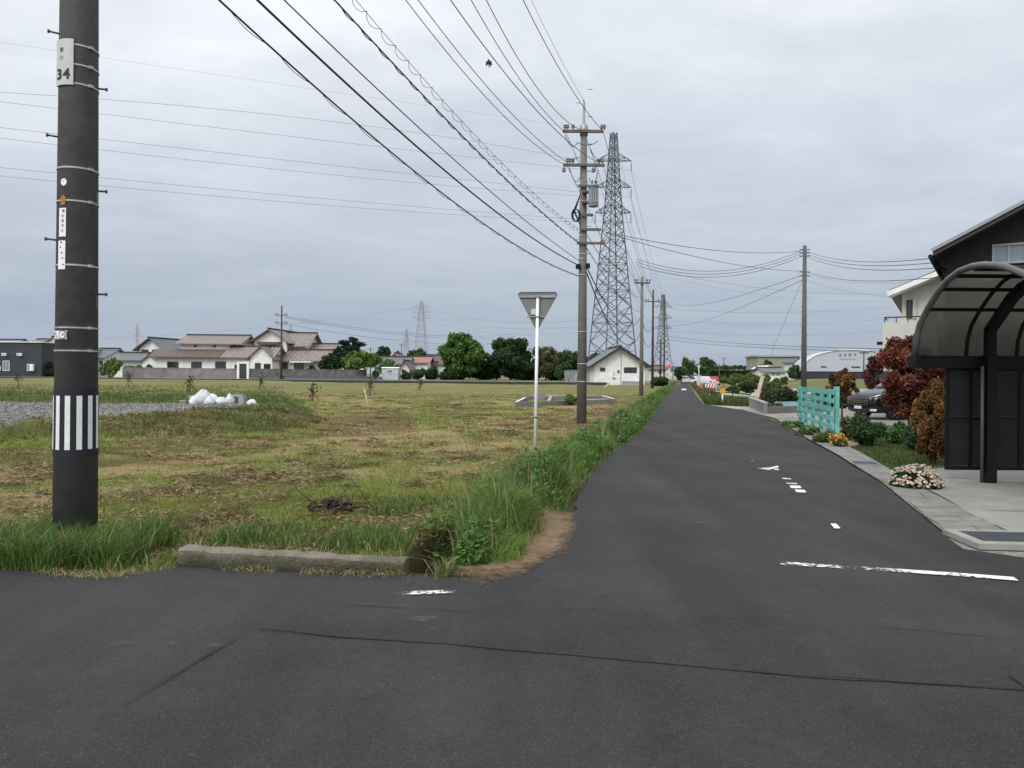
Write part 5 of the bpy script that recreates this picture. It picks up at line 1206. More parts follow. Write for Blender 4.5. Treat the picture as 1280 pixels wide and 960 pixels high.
for k in range(len(xsr)-1):
    a, b = arcp(xsr[k]+.012), arcp(xsr[k+1]-.012); n = len(a); m = MB()
    ai, bi = arcp(xsr[k]+.012, .006), arcp(xsr[k+1]-.012, .006)
    m.add(a+b, [(i, i+1, n+i+1, n+i) for i in range(n-1)], True)
    m.build('roof_panel', M['smoke'], cp)
m = MB(); m.tube(arcp(X0, 0), .042, 10); m.build('edge_tube', mat('grey_edge_tube', (.10, .10, .105), .35, .2, var=.1), cp)
for x_ in ribs:
    m = MB(); pts = arcp(x_, .015); m.tube(pts, .026, 4, True, False, math.pi/4); m.build('rib', M['black'], cp)
def atY(Yq):
    for i in range(len(arc)-1):
        (ya, za), (yb, zb_) = arc[i], arc[i+1]
        if yb <= Yq <= ya: return za+(zb_-za)*(ya-Yq)/(ya-yb)
    return arc[-1][1]
for Yq in (10.13, 9.81, 9.49, 9.15, 8.7, 8.2, arc[-1][0]+.02):
    m = MB(); z_ = atY(Yq)-.035; m.beam((X0+.01, Yq, z_), (X1, Yq, z_), .05, .045); m.build('purlin', M['black'], cp)
m = MB(); m.box((X0-.05, YG-.10, ZG-.17), (X1, YG+.10, ZG+.005), bev=.012); m.box((X0+.01, YG-.16, ZG+.01), (X0+.09, YG-.10, ZG+.018)); m.build('gutter_beam', M['black'], cp)
for xp in (6.605, 9.6):
    m = MB(); m.box((xp-.07, YG-.24, -.05), (xp+.07, YG-.105, ZG+.02), bev=.008)
    m.build('post', M['black'], cp)
    m = MB(); pts = arcp(xp, .10); pts = [Vector((xp, YG-.17, ZG-.02)), Vector((xp, YG-.17, ZG+.36))]+[p for p in pts if p.y < YG-.55][:9]
    for i in range(len(pts)-1): m.beam(pts[i], pts[i+1]+(pts[i+1]-pts[i]).normalized()*.03, .12, .10)
    m.build('curved_arm', M['black'], cp)
m = MB(); m.tube([(6.485, YG-.2, 0.02), (6.485, YG-.2, ZG-.14)], .022, 8); m.build('downpipe', mat('downpipe_grey', (.075, .073, .07), .5, var=.1), cp)
# side screen below the gutter
zb0, zb1 = .20, ZG-.16; xw = [6.13, 6.46, 6.80, 7.15, 7.52, 7.95, 8.35, 8.75, 9.15, 9.55]
for x_ in xw:
    m = MB(); m.box((x_-.02, YG+.0, zb0), (x_+.02, YG+.045, zb1)); m.build('mullion', M['black'], cp)
for za in (zb0-.02, .875, zb1-.04):
    m = MB(); m.box((xw[0]-.018, YG-.004, za-.02), (xw[-1]+.018, YG+.05, za+.035)); m.build('rail', M['black'], cp)
for i in range(len(xw)-1):
    for (za, zc_) in ((zb0+.02, .85), (.915, zb1-.065)):
        m = MB(); m.box((xw[i]+.022, YG+.018, za), (xw[i+1]-.022, YG+.022, zc_)); m.build('screen_panel', M['smoke_dark'], cp)
# ---------------------------------------------------------------- house helpers
def T_(x, y, z, a=0): return Matrix.Translation((x, y, z)) @ Matrix.Rotation(a, 4, 'Z')
def block(par, T, w, d, z0, ze, zr, axis, wallm, roofm, over=.5, th=.16, hip=0.0, ridge=True, nowall=False):
    """one gabled volume: footprint w (local x) by d (local y, 0..d away from the viewer), eaves ze, ridge zr along axis"""
    m = MB(T)
    if axis == 'x':
        poly = [(-w/2, 0, z0), (-w/2, 0, ze), (-w/2, d/2, zr-.02), (-w/2, d, ze), (-w/2, d, z0)]; m.extr(poly, (w, 0, 0))
    else:
        poly = [(-w/2, 0, z0), (-w/2, 0, ze), (0, 0, zr-.02), (w/2, 0, ze), (w/2, 0, z0)]; m.extr(poly, (0, d, 0))
    wo = None if nowall else m.build('wall', wallm, par)
    m = MB(T); half = d/2 if axis == 'x' else w/2; sl = (zr-ze)/half; o = over
    if axis == 'x':
        pr = [(-o, ze-o*sl+.03), (d/2, zr+.03), (d+o, ze-o*sl+.03), (d+o, ze-o*sl+.03+th), (d/2, zr+.03+th), (-o, ze-o*sl+.03+th)]
        m.extr([(-w/2-o, y_, z_) for y_, z_ in pr], (w+2*o, 0, 0))
    else:
        pr = [(-w/2-o, ze-o*sl+.03), (0, zr+.03), (w/2+o, ze-o*sl+.03), (w/2+o, ze-o*sl+.03+th), (0, zr+.03+th), (-w/2-o, ze-o*sl+.03+th)]
        m.extr([(x_, -o, z_) for x_, z_ in pr], (0, d+2*o, 0))
    ro = m.build('roof', roofm, par)
    if ridge:
        m = MB(T)
        if axis == 'x': m.box((-w/2-o-.05, d/2-.14, zr+th-.02), (w/2+o+.05, d/2+.14, zr+th+.22), bev=.03)
        else: m.box((-.14, -o-.05, zr+th-.02), (.14, d+o+.05, zr+th+.22), bev=.03)
        m.build('ridge', M['dark_trim'], ro)
    return wo, ro
def window(par, x0, x1, z0, z1, Yw, T=None, frame=None, pane=None, name='window', mull=1, side=False):
    """window with a real frame standing proud of the wall face at Yw (its outer face looks to -Y)"""
    m = MB(T); f = max(.05, (x1-x0)*.06)
    for (a0, b0, a1, b1) in ((x0, z0, x1, z0+f), (x0, z1-f, x1, z1), (x0, z0+f, x0+f, z1-f), (x1-f, z0+f, x1, z1-f)): m.box((a0, Yw-.07, b0), (a1, Yw+.02, b1))
    for k in range(1, mull+1):
        xc = x0+(x1-x0)*k/(mull+1); m.box((xc-f*.35, Yw-.06, z0+f), (xc+f*.35, Yw+.02, z1-f))
    o = m.build(name, frame or M['dark_trim'], par)
    m = MB(T); m.box((x0+f, Yw-.025, z0+f), (x1-f, Yw-.005, z1-f)); m.build('pane', pane or M['glass_dark'], o); return o
# ---------------------------------------------------------------- small white gabled cabin below the pylon
YC = 103; zb = .0
xl, xr = xat(743, YC), xat(806, YC); w = xr-xl; xc = (xl+xr)/2
cab = thing('cabin', 'small white cabin with a dark gabled roof below the big pylon', 'cabin', (xc, YC, zb))
T = T_(xc, YC, 0, math.radians(2))
zr = zat(772, 433, YC); ze = zat(740, 456, YC)
block(cab, T, w, 9, zb-.2, ze+.15, zr-.2, 'y', M['dirty_white'], M['roof_grey'], over=.8, th=.15)
m = MB(T); 
for sx in (-1, 1):
    a = Vector((sx*(w/2+.8), -.86, ze+.15-.8*(zr-.35-ze)/(w/2))); b = Vector((0, -.86, zr-.2+.08)); m.beam(a, b, .08, .32)
m.build('bargeboard', M['dark_trim'], cab)
def lx(px): return xat(px, YC)-xc
def cz(py, px=770): return zat(px, py, YC)
window(cab, lx(749), lx(757), cz(465), cz(459), 0, T, M['white_paint'], M['glass_dark'], mull=0)
window(cab, lx(780), lx(796), cz(466), cz(459), 0, T, M['dark_trim'], M['glass_dark'], mull=1)
m = MB(T); m.box((lx(765.5), -.04, cz(471)), (lx(769), -.005, cz(463))); nb = m.build('notice_board', M['white_paint'], cab)
tx = MB(T)
for i, ch in enumerate('土地改良'):
    vs, fs = text_mesh(ch, .22); tx.add([(lx(767.2)+x_, -.047, cz(464.2+i*1.75)+y_) for x_, y_ in vs], fs)
tx.build('lettering', M['red'], nb)
m = MB(T); m.box((lx(765.3), -.05, cz(474)), (lx(769.8), -.005, cz(472))); m.build('blue_notice', mat('blue_grey_notice', (.20, .25, .36), .6), cab)
m = MB(T); m.box((lx(772), -.12, cz(466)), (lx(774), 0, cz(462.5))); m.build('meter_box', M['dark_trim'], cab)
m = MB(T); m.box((lx(778), -1.2, cz(477.2)), (lx(800), -.01, cz(476.3))); m.box((lx(778), -1.15, cz(481.5)), (lx(800), -.02, cz(477.3))); m.build('lean_to', mat('pale_boards', (.36, .33, .31), .85, var=.25), cab)
for yy in (2.0, 4.6):
    m = MB(T); m.box((w/2-.005, yy, cz(472)), (w/2+.05, yy+1.5, cz(461))); m.build('side_window', M['glass_dark'], cab)
m = MB(T); m.tube([(lx(774), -1.4, -.1), (lx(774), -1.4, cz(436))], .045, 6); m.build('mast', M['pole_brown'], cab)
# chain-link fence left of the cabin
cf = thing('mesh_fence', 'pale wire mesh fence left of the white cabin', 'fence', (xat(724, 108), 108, 0))
xa, xb = xat(706, 108), xat(742, 108); ztop = zat(724, 463, 108)
for k in range(8):
    x_ = xa+(xb-xa)*k/7; m = MB(); m.tube([(x_, 108, -.1), (x_, 108, ztop)], .04, 6); m.build('post', M['steel'], cf)
def meshmat():
    m, nt_, b = newmat('wire_mesh'); b.inputs['Base Color'].default_value = (.35, .37, .38, 1); b.inputs['Alpha'].default_value = .42; b.inputs['Roughness'].default_value = .6; return m
m = MB(); m.box((xa, 108.05, .1), (xb, 108.06, ztop-.03)); m.build('mesh', meshmat(), cf)
m = MB(); m.tube([(xa, 108, ztop), (xb, 108, ztop)], .035, 6); m.build('rail', M['steel'], cf)
# ---------------------------------------------------------------- raised farm road: its retaining wall and surface
m = MB(); pts = [(x_, wall_y(x_)) for x_ in (12.6, 0, -20, -50, -80, -130)]
for i in range(len(pts)-1):
    (xa, ya), (xb, yb) = pts[i], pts[i+1]; m.add([(xa, ya, -.6), (xb, yb, -.6), (xb, yb, .52), (xa, ya, .52), (xa, ya+.3, -.6), (xb, yb+.3, -.6), (xb, yb+.3, .52), (xa, ya+.3, .52)], [(0,1,2,3),(3,2,6,7),(4,7,6,5)]+([(0,3,7,4)] if i == 0 else [])+([(1,5,6,2)] if i == len(pts)-2 else []))
tag(m.build('retaining_wall', mat('dark_wet_concrete', (.045, .043, .04), .95, var=.4, scale=.6)), 'long low dark retaining wall across the far end of the field', 'wall')
structure(sheet('farm_road', [(x_, y_+.3) for x_, y_ in pts]+[(x_, y_+3.6) for x_, y_ in pts[::-1]], .525, mat('pale_farm_road', (.31, .30, .275), .9, var=.2, scale=.4)))
# ---------------------------------------------------------------- large red-roofed house
YA = 122; base = .5
def ax(px): return xat(px, YA)
def az(py, px=290): return zat(px, py, YA)
big = thing('house', 'large white house with several red brown tiled roofs behind the block wall', 'house', (ax(290), YA, base), 'houses along the far side of the field')
def vol(px0, px1, pye, pyr, dy, d, axis, wm, rm, rot=0, over=.6, **k):
    xl, xr = ax(px0), ax(px1); T = T_((xl+xr)/2, YA+dy, 0, math.radians(rot)); c = (px0+px1)/2
    block(big, T, xr-xl, d, base-.2, az(pye, c), az(pyr, c), axis, wm, rm, over=over, **k); return T, (xl+xr)/2
# ground-floor wing with a brown pent roof, upper floor behind it
T1_, x1_ = vol(195, 297, 444, 437.5, 0, 3.2, 'x', M['dirty_white'], M['roof_brown'], over=.9, ridge=False)
T2_, x2_ = vol(218, 291, 428.5, 418, 2.2, 8.5, 'x', M['dirty_white'], M['roof_red'], over=.8)
T3_, x3_ = vol(286, 342, 446, 434, -1.2, 7.0, 'x', M['dirty_white'], M['roof_red'], over=.7)
T3b, x3b = vol(318, 345, 447, 434, -2.0, 8.5, 'y', M['dirty_white'], M['roof_redy'], over=.5)
# tall rear block with its gable to the road and lower roofs stepping down right
T4_, x4_ = vol(302, 346, 424, 410, 5.5, 11, 'y', M['dirty_white'], M['roof_redy'], rot=-6, over=.9)
T5_, x5_ = vol(336, 368, 429.5, 413, 6.5, 9.5, 'x', M['dirty_white'], M['roof_red'], rot=0, over=.8)
T6_, x6_ = vol(343, 399, 449, 437.5, 2.5, 7.0, 'x', M['dirty_white'], M['roof_red'], over=.9)
T7_, x7_ = vol(362, 398, 438.5, 428, 7, 8.0, 'x', M['dirty_white'], M['roof_red'], over=.7)
def bw(T, xc_, px0, px1, py0, py1, yy=0.0, fr=None, pn=None, mull=1): return window(big, ax(px0)-xc_, ax(px1)-xc_, az(py1, px0), az(py0, px0), yy, T, fr, pn, mull=mull)
for px0, px1 in ((209, 223), (239, 252), (269, 283)): bw(T1_, x1_, px0, px1, 452, 461, 0)
for px0, px1 in ((235.5, 238.5), (259.5, 263), (284, 287)): bw(T2_, x2_, px0, px1, 427.5, 433.5, 0, mull=0)
bw(T3_, x3_, 296, 306, 455, 470, 0, M['dirty_white'], M['glass_dark']); bw(T3b, x3b, 324, 331, 454, 461, 0); bw(T3b, x3b, 335, 343, 455, 461, 0); bw(T6_, x6_, 362, 374, 453, 462, 0); bw(T6_, x6_, 347, 354, 453, 463, 0, mull=0)
m = MB(T4_); m.box((ax(309)-x4_, -1.0, az(429)), (ax(338)-x4_, .02, az(425.5))); m.build('eave_roof', M['roof_brown'], big)
bw(T4_, x4_, 316, 332, 429.5, 433, 0); 
m = MB(T6_); m.box((ax(362)-x6_, -2.6, az(452.5)), (ax(388)-x6_, -.9, az(451))); m.build('awning', M['white_wall'], big)
# block walls round the house
M['block'] = mat('old_block_wall', (.20, .19, .185), .95, var=.3, scale=.8, bump=.3)
M['block_dark'] = mat('dark_block_wall', (.125, .118, .112), .95, var=.45, scale=1.2, bump=.3)
def wallseg(name, label, px0, px1, pyt0, pyt1, Y0, Y1, material, zbot=.3):
    a = Vector((xat(px0, Y0), Y0, zat(px0, pyt0, Y0))); b = Vector((xat(px1, Y1), Y1, zat(px1, pyt1, Y1))); d_ = (b-a); d_.z = 0; d_.normalize(); n_ = Vector((-d_.y, d_.x, 0))*.15
    t = thing(name, label, 'wall', (a.x, a.y, zbot)); m = MB()
    m.add([p+n_*s for p, s in ((Vector((a.x, a.y, zbot)), 0), (Vector((b.x, b.y, zbot)), 0), (b, 0), (a, 0), (Vector((a.x, a.y, zbot)), 1), (Vector((b.x, b.y, zbot)), 1), (b, 1), (a, 1))], [(0,1,2,3),(7,6,5,4),(0,4,5,1),(1,5,6,2),(2,6,7,3),(3,7,4,0)])
    m.build('blocks', material, t); m = MB(); m.beam(a+n_*.5+Vector((0, 0, .045)), b+n_*.5+Vector((0, 0, .045)), .24, .09); m.build('coping', material, t); return t
wallseg('block_wall', 'grey concrete block wall in front of the red roofed house', 153, 296, 459.5, 461.5, 116, 114.5, M['block'])
wallseg('block_wall', 'darker stained block wall right of the house gate', 311, 458, 461.5, 463, 114.5, 113, M['block_dark'])
wallseg('block_wall', 'short block wall left of the pale green bush', 122, 139, 456, 457.5, 119, 117.5, M['block'])
wallseg('kerb_wall', 'low dark kerb wall in front of the stained block wall', 311, 478, 470, 471.5, 112.6, 111.5, M['roof_grey'])
gtw = thing('gate_post', 'pale gate surround with dark door between the two block walls', 'gate', (xat(303, 114), 114, .4))
m = MB(); xa, xb = xat(296, 114), xat(311, 114); m.box((xa, 114, .3), (xa+.35, 114.4, zat(303, 452, 114))); m.box((xb-.35, 114, .3), (xb, 114.4, zat(303, 452, 114))); m.box((xa+.35, 114.05, zat(303, 454.5, 114)), (xb-.35, 114.35, zat(303, 452, 114))); m.build('surround', M['dirty_white'], gtw)
m = MB(); m.box((xa+.36, 114.2, .3), (xb-.36, 114.26, zat(303, 454.6, 114))); m.build('door', M['glass_dark'], gtw)
# ---------------------------------------------------------------- other houses
GH = 'houses along the far side of the field'
def house(name, label, Yh, px0, px1, pye, pyr, d, axis, wm, rm, rot=0, over=.6, wins=(), zb=.5, cat='house', group=GH, frame=None, pane=None, th=.16, yoff=0, **kw):
    xl, xr = xat(px0, Yh), xat(px1, Yh); xc_ = (xl+xr)/2; c = (px0+px1)/2; T = T_(xc_, Yh, 0, math.radians(rot))
    t = thing(name, label, cat, (xc_, Yh, zb), group)
    block(t, T, xr-xl, d, zb-.3, zat(c, pye, Yh), zat(c, pyr, Yh), axis, wm, rm, over=over, th=th, **kw)
    for (a, b, p0, p1) in wins: window(t, xat(a, Yh)-xc_, xat(b, Yh)-xc_, zat(c, p1, Yh), zat(c, p0, Yh), 0, T, frame, pane, mull=1 if b-a > 4 else 0)
    return t, T, xc_
# far left navy flat-roofed house
YN = 120
nv = thing('house', 'dark navy clad house with a thin white roof edge at the far left', 'house', (xat(20, YN), YN, .5), GH)
xl, xr = xat(-40, YN), xat(52, YN); zt0 = zat(20, 428, YN)
m = MB(); m.box((xl, YN, .2), (xr, YN+9, zt0)); m.build('wall', M['navy'], nv)
m = MB(); m.box((xl-.2, YN-.25, zt0), (xr+.25, YN+9.2, zt0+.14)); m.build('roof', M['white_wall'], nv)
for px0, px1, p0, p1, fr in ((3.5, 12, 451, 463.5, M['white_paint']), (-8, 1, 458, 463, M['white_paint'])): window(nv, xat(px0, YN), xat(px1, YN), zat(20, p1, YN), zat(20, p0, YN), YN, None, fr, M['glass_mid'])
for px0, px1, p0, p1 in ((4, 9, 441.5, 445), (23, 28.5, 441.5, 445), (36, 43.5, 455, 463.5)):
    m = MB(); m.box((xat(px0, YN), YN-.5, zat(20, p1, YN)), (xat(px1, YN), YN-.02, zat(20, p0, YN)), bev=.04); ao = m.build('air_conditioner', M['white_paint'], nv)
    m = MB(); m.box((xat(px0, YN)+.1, YN-.515, zat(20, p1, YN)+.1), (xat(px0, YN)+.45, YN-.505, zat(20, p0, YN)-.1)); m.build('grille', M['steel'], ao)
hs, T, xc_ = house('house', 'white gabled house partly hidden by the striped pole', 128, 52, 84, 433, 422.5, 9, 'y', M['dirty_white'], M['roof_grey'], wins=((53.5, 62, 437, 444.5), (66, 74, 437, 444.5)), over=.7)
house('house', 'dark tiled roof behind the navy house', 150, 34, 58, 430, 424, 8, 'x', M['dirty_white'], M['roof_grey'])
house('house', 'dark tiled roof at the picture edge behind the navy house', 150, -20, 12, 430, 424.5, 8, 'x', M['dirty_white'], M['roof_grey'])
house('house', 'grey tiled two storey house left of the red roofed house', 140, 172, 206, 435, 423.5, 10, 'y', M['dirty_white'], M['roof_greyy'], rot=-12, wins=((175, 185, 437, 441), (190, 201, 437, 441)), over=.9)
house('house', 'low house with a long pale grey roof left of the red roofed house', 127, 140, 190, 450, 441.5, 8, 'x', M['dirty_white'], M['roof_grey'], wins=(), over=.8)
house('house', 'small gabled annex joined to the long grey roof', 125, 178, 196, 451.5, 444.5, 6, 'y', M['dirty_white'], M['roof_greyy'], over=.4)
house('house', 'dark grey roofed house right of the striped pole', 135, 108, 130, 447, 436, 9, 'x', M['dirty_white'], M['roof_grey'], wins=((124, 128, 451, 455),))
house('house', 'grey brown gabled house among the light green trees', 138, 468, 507, 458, 446.5, 9, 'x', M['dirty_white'], M['roof_grey'], over=.8)
house('house', 'white gable with red roof edge above the light green trees', 150, 482, 505, 452, 442.5, 9, 'y', M['white_wall'], M['roof_rust'], over=.6)
house('house', 'brown roofed small house right of the light blue shed', 128, 499, 512, 461, 452, 7, 'y', M['dirty_white'], M['roof_brown'], over=.6, wins=((502, 507, 462, 466),))
house('house', 'white walled house with a bright red tin roof left of the big round tree', 142, 505, 534, 453.5, 446.5, 9, 'x', M['white_wall'], M['roof_rust'], over=.6)
house('house', 'dark roofed gable house touching the big round tree', 148, 534, 562, 455, 444.5, 8, 'x', M['white_wall'], M['roof_brown'], over=.6, wins=((544, 548, 451.5, 455),))
house('shed', 'light blue grey metal shed with one window beside the block wall', 118, 477, 497.5, 460.5, 459.5, 3, 'x', bandmat('pale_blue_metal', (.42, .46, .50), (.50, .54, .57), 'X', 4, .5, .3), M['white_wall'], wins=((484, 491, 462, 466.5),), cat='shed', over=.1, th=.06, frame=M['white_paint'], pane=M['glass_mid'], ridge=False)
# right side: dark house and white house
class Plane:
    """a facade through the ground point at picture column px and depth Yc, turned by -ang about the vertical: local x along it, local y away"""
    def __init__(s, px, Yc, ang): 
        s.C = Vector((xat(px, Yc, 440), Yc, 0)); s.a = math.radians(ang); s.e = Vector((math.cos(s.a), -math.sin(s.a), 0)); s.b = Vector((math.sin(s.a), math.cos(s.a), 0)); s.T = T_(s.C.x, s.C.y, 0, -s.a)
    def __call__(s, px, py, off=0.0):
        u = (px-CX)/F; v = (HY-py)/F; k = u*cr-v*sr; C = s.C+s.b*off; t = (k*C.y-C.x)/(s.e.x-k*s.e.y); Yq = C.y+t*s.e.y
        return Vector((t, off, H+Yq*(u*sr+v*cr)))
D = Plane(1181, 19.5, 33)
dh = thing('house', 'dark brown house with a steep pale edged roof behind the carport', 'house', D.C)
e0, e1 = D(1166, 319, -.9), D(1281, 258.5, -.9); sl = (e1.z-e0.z)/(e1.x-e0.x); xr_ = e0.x+6.2; zr_ = e0.z+sl*(xr_-e0.x)
w0, w1 = D(1173, 321), D(1182, 358)
m = MB(D.T); m.extr([w0, w1, Vector((w1.x, 0, -.2)), Vector((xr_+6, 0, -.2)), Vector((xr_+6, 0, e0.z+.3)), Vector((xr_, 0, zr_-.12))], (0, 9, 0)); m.build('wall', M['brown_wall'], dh)
m = MB(D.T); m.extr([e0+Vector((0, 0, -.02)), Vector((xr_, -.9, zr_-.02)), Vector((2*xr_-e0.x, -.9, e0.z-.02)), Vector((2*xr_-e0.x, -.9, e0.z+.16)), Vector((xr_, -.9, zr_+.16)), e0+Vector((0, 0, .16))], (0, 11, 0)); rf = m.build('roof', M['dark_trim'], dh)
m = MB(D.T); m.beam(e0+Vector((-.03, -.03, .12)), Vector((xr_, -.93, zr_+.12)), .05, .08); m.build('verge_trim', mat('grey_metal_trim', (.26, .27, .275), .4, .3, var=.1), rf)
m = MB(D.T); m.tube([e0+Vector((-.05, 0, -.03)), e0+Vector((-.05, 11, -.03))], .06, 8); m.build('rain_gutter', M['black'], rf)
m = MB(D.T); m.tube([e0+Vector((-.02, .1, -.06)), e0+Vector((.02, .2, -.22)), e0+Vector((.25, .8, -.3))], .035, 8); m.build('downpipe', M['black'], rf)
p0, p1 = D(1240, 331), D(1283, 303)
window(dh, p0.x, p1.x, p0.z, p1.z, 0, D.T, mat('grey_window_frame', (.30, .31, .31), .5, var=.05), M['glass_mid'], mull=1)
Wp = Plane(1127, 27, 30)
wh = thing('house', 'cream white two storey house with a balcony behind the red maple', 'house', Wp.C)
r0, r1 = Wp(1111, 367, -.8), Wp(1178, 339, -.8); slr = (r1.z-r0.z)/(r1.x-r0.x); rxm = r0.x+3.4; zr_ = r0.z+slr*(rxm-r0.x)
za = Wp(1127, 373).z; zw_ = zr_-.12
m = MB(Wp.T); m.extr([Vector((0, 0, -.1)), Vector((0, 0, r0.z+slr*(0-r0.x)-.10)), Vector((rxm, 0, zw_)), Vector((2*rxm, 0, r0.z-.1)), Vector((2*rxm, 0, -.1))], (0, 8, 0)); m.build('wall', M['cream'], wh)
m = MB(Wp.T); m.extr([r0, Vector((rxm, -.8, zr_)), Vector((2*rxm-r0.x, -.8, r0.z)), Vector((2*rxm-r0.x, -.8, r0.z+.13)), Vector((rxm, -.8, zr_+.13)), r0+Vector((0, 0, .13))], (0, 9.5, 0)); rf = m.build('roof', M['roof_brown'], wh)
m = MB(Wp.T); m.beam(r0+Vector((-.05, -.03, -.02)), Vector((rxm, -.83, zr_-.02)), .06, .17); m.build('fascia', M['white_wall'], rf)
m = MB(Wp.T); m.extr([r0+Vector((0, 0, -.1)), Vector((rxm, -.8, zr_-.1)), Vector((rxm, -.8, zr_-.04)), r0+Vector((0, 0, -.04))], (0, .78, 0)); m.build('soffit', M['white_wall'], rf)
p0, p1 = Wp(1133, 398), Wp(1140.5, 375); window(wh, p0.x, p1.x, p0.z, p1.z, 0, Wp.T, M['dark_trim'], M['glass_dark'], mull=0)
p0, p1 = Wp(1141, 398), Wp(1146, 374); m = MB(Wp.T); m.box((p0.x, -.09, p0.z), (p1.x, -.03, p1.z)); m.build('shutter', mat('pale_shutter', (.45, .46, .47), .5), wh)
b0, b1, b2_ = Wp(1103.5, 420, -1.5), Wp(1172, 420, -1.5), Wp(1127, 403, -1.5); zr2 = Wp(1127, 396, -1.5).z
m = MB(Wp.T); m.box((b0.x, -1.5, 1.9), (b1.x, -.005, b2_.z)); bal = m.build('balcony', M['cream'], wh)
m = MB(Wp.T); m.tube([(b0.x+.05, -1.42, zr2), (b1.x, -1.42, zr2)], .025, 6); m.tube([(b0.x+.05, -1.42, zr2), (b0.x+.05, -.1, zr2)], .025, 6)
for k in range(6): x_ = b0.x+.05+k*.36; m.tube([(x_, -1.42, zr2), (x_, -1.42, zr2-.26)], .018, 6)
m.build('railing', M['dark_trim'], bal)
m = MB(Wp.T); m.box((b0.x+.1, -1.3, -.1), (b0.x+.35, -1.05, 1.9)); m.build('balcony_post', M['cream'], bal)
a_ = Wp(1096, 431, -1.3); c_ = Wp(1103, 427, -1.3); m = MB(Wp.T); m.box((a_.x, -1.3, a_.z), (b0.x-.01, -1.1, c_.z)); m.build('aerial_bracket', M['black'], bal)
# ---------------------------------------------------------------- arched warehouse
YH_ = 150; wa = thing('warehouse', 'white arched roof warehouse with dark lettering beyond the right fields', 'warehouse', (xat(1055, YH_), YH_, 0))
xa, xb = xat(1004, YH_), xat(1126, YH_); n = 24; ztop = zat(1060, 437.5, YH_); zs_ = zat(1060, 458, YH_); prof = []
for i in range(n+1):
    t = i/n; x_ = xa+(xb-xa)*t; prof.append(Vector((x_, YH_, zs_+(ztop-zs_)*(1-abs(2*t-1)**2.3)**.6)))
mw = mat('pale_metal_cladding', (.42, .445, .485), .6, var=.06, scale=.6)
m = MB(); m.extr([Vector((xa, YH_, zat(1060, 464.5, YH_)))]+prof+[Vector((xb, YH_, zat(1060, 464.5, YH_)))], (0, 5, 0)); m.build('cladding', mw, wa)
m = MB(); m.box((xa+.3, YH_+.2, -.1), (xb-.3, YH_+4.8, zat(1060, 464.5, YH_)-.01)); m.build('dark_base', M['navy'], wa)
m = MB(); 
for i in range(n): m.beam(prof[i]+Vector((0, -.05, .06)), prof[i+1]+Vector((0, -.05, .06)), .3, .16)
m.build('roof_edge', M['white_paint'], wa)
tx = MB()
for i, ch in enumerate('緑城霊苑'):
    vs, fs = text_mesh(ch, .62); tx.add([(xat(1050+i*6.1, YH_)+x_, YH_-.03, zat(1060, 444.3-.2*i, YH_)+y_) for x_, y_ in vs], fs)
for i in range(9):
    x_ = xat(1050.5+i*2.2, YH_); z_ = zat(1060, 449, YH_); tx.add([(x_-.09, YH_-.03, z_-.11), (x_+.09, YH_-.03, z_-.11), (x_+.09, YH_-.03, z_-.04), (x_-.09, YH_-.03, z_-.04), (x_-.06, YH_-.03, z_+.02), (x_+.09, YH_-.03, z_+.02), (x_+.09, YH_-.03, z_+.1), (x_-.06, YH_-.03, z_+.1)], [(0, 1, 2, 3), (4, 5, 6, 7)])
tx.build('lettering', mat('dark_letters', (.04, .05, .06), .6), wa)
for px0, px1 in ((1026, 1033), (1064, 1075)):
    m = MB(); m.box((xat(px0, YH_), YH_-.08, zat(1060, 459.5, YH_)), (xat(px1, YH_), YH_-.01, zat(1060, 458, YH_))); m.build('vent', M['navy'], wa)
# beige-green block and small white house
house('office_block', 'flat roofed beige green block beyond the nursery', 170, 947, 990, 446.2, 445.6, 12, 'x', mat('beige_green', (.27, .285, .205), .85, var=.08), mat('beige_roof', (.33, .34, .27), .8), zb=0, over=.4, cat='building', group='buildings right of the lane', th=.35, ridge=False, wins=((984, 986, 452, 455),), rot=-6)
house('house', 'small white house with a grey roof in front of the beige green block', 140, 956, 981, 465.5, 460.5, 7, 'x', M['white_wall'], M['roof_grey'], zb=0, over=.5, group='buildings right of the lane', wins=((964, 969, 466, 470), (970, 975, 466, 470)), frame=M['white_paint'], pane=M['glass_mid'])
house('house', 'white gable wall left of the small grey roofed house', 144, 953, 972, 461, 457.5, 6, 'y', M['white_wall'], M['white_wall'], zb=0, over=.2, group='buildings right of the lane')
house('house', 'white building corner left of the warehouse arch', 160, 993, 1002, 452, 447.5, 6, 'y', M['white_wall'], M['roof_grey'], zb=0, over=.4, group='buildings right of the lane')
house('house', 'far pale house behind the red stop sign', 170, 812, 832, 462, 458, 8, 'x', M['cream'], M['roof_brown'], zb=0, over=.5, group='buildings right of the lane', wins=((823, 827, 463, 467),))
house('house', 'far white building at the end of the lane', 330, 838, 853, 463, 459, 10, 'x', M['white_wall'], M['roof_grey'], zb=0, over=.5, group='buildings right of the lane')
house('greenhouse', 'long low white greenhouse behind the clipped hedge', 210, 905, 945, 464.5, 463, 8, 'x', M['white_wall'], M['white_wall'], zb=0, over=.1, group='buildings right of the lane', ridge=False, cat='greenhouse')
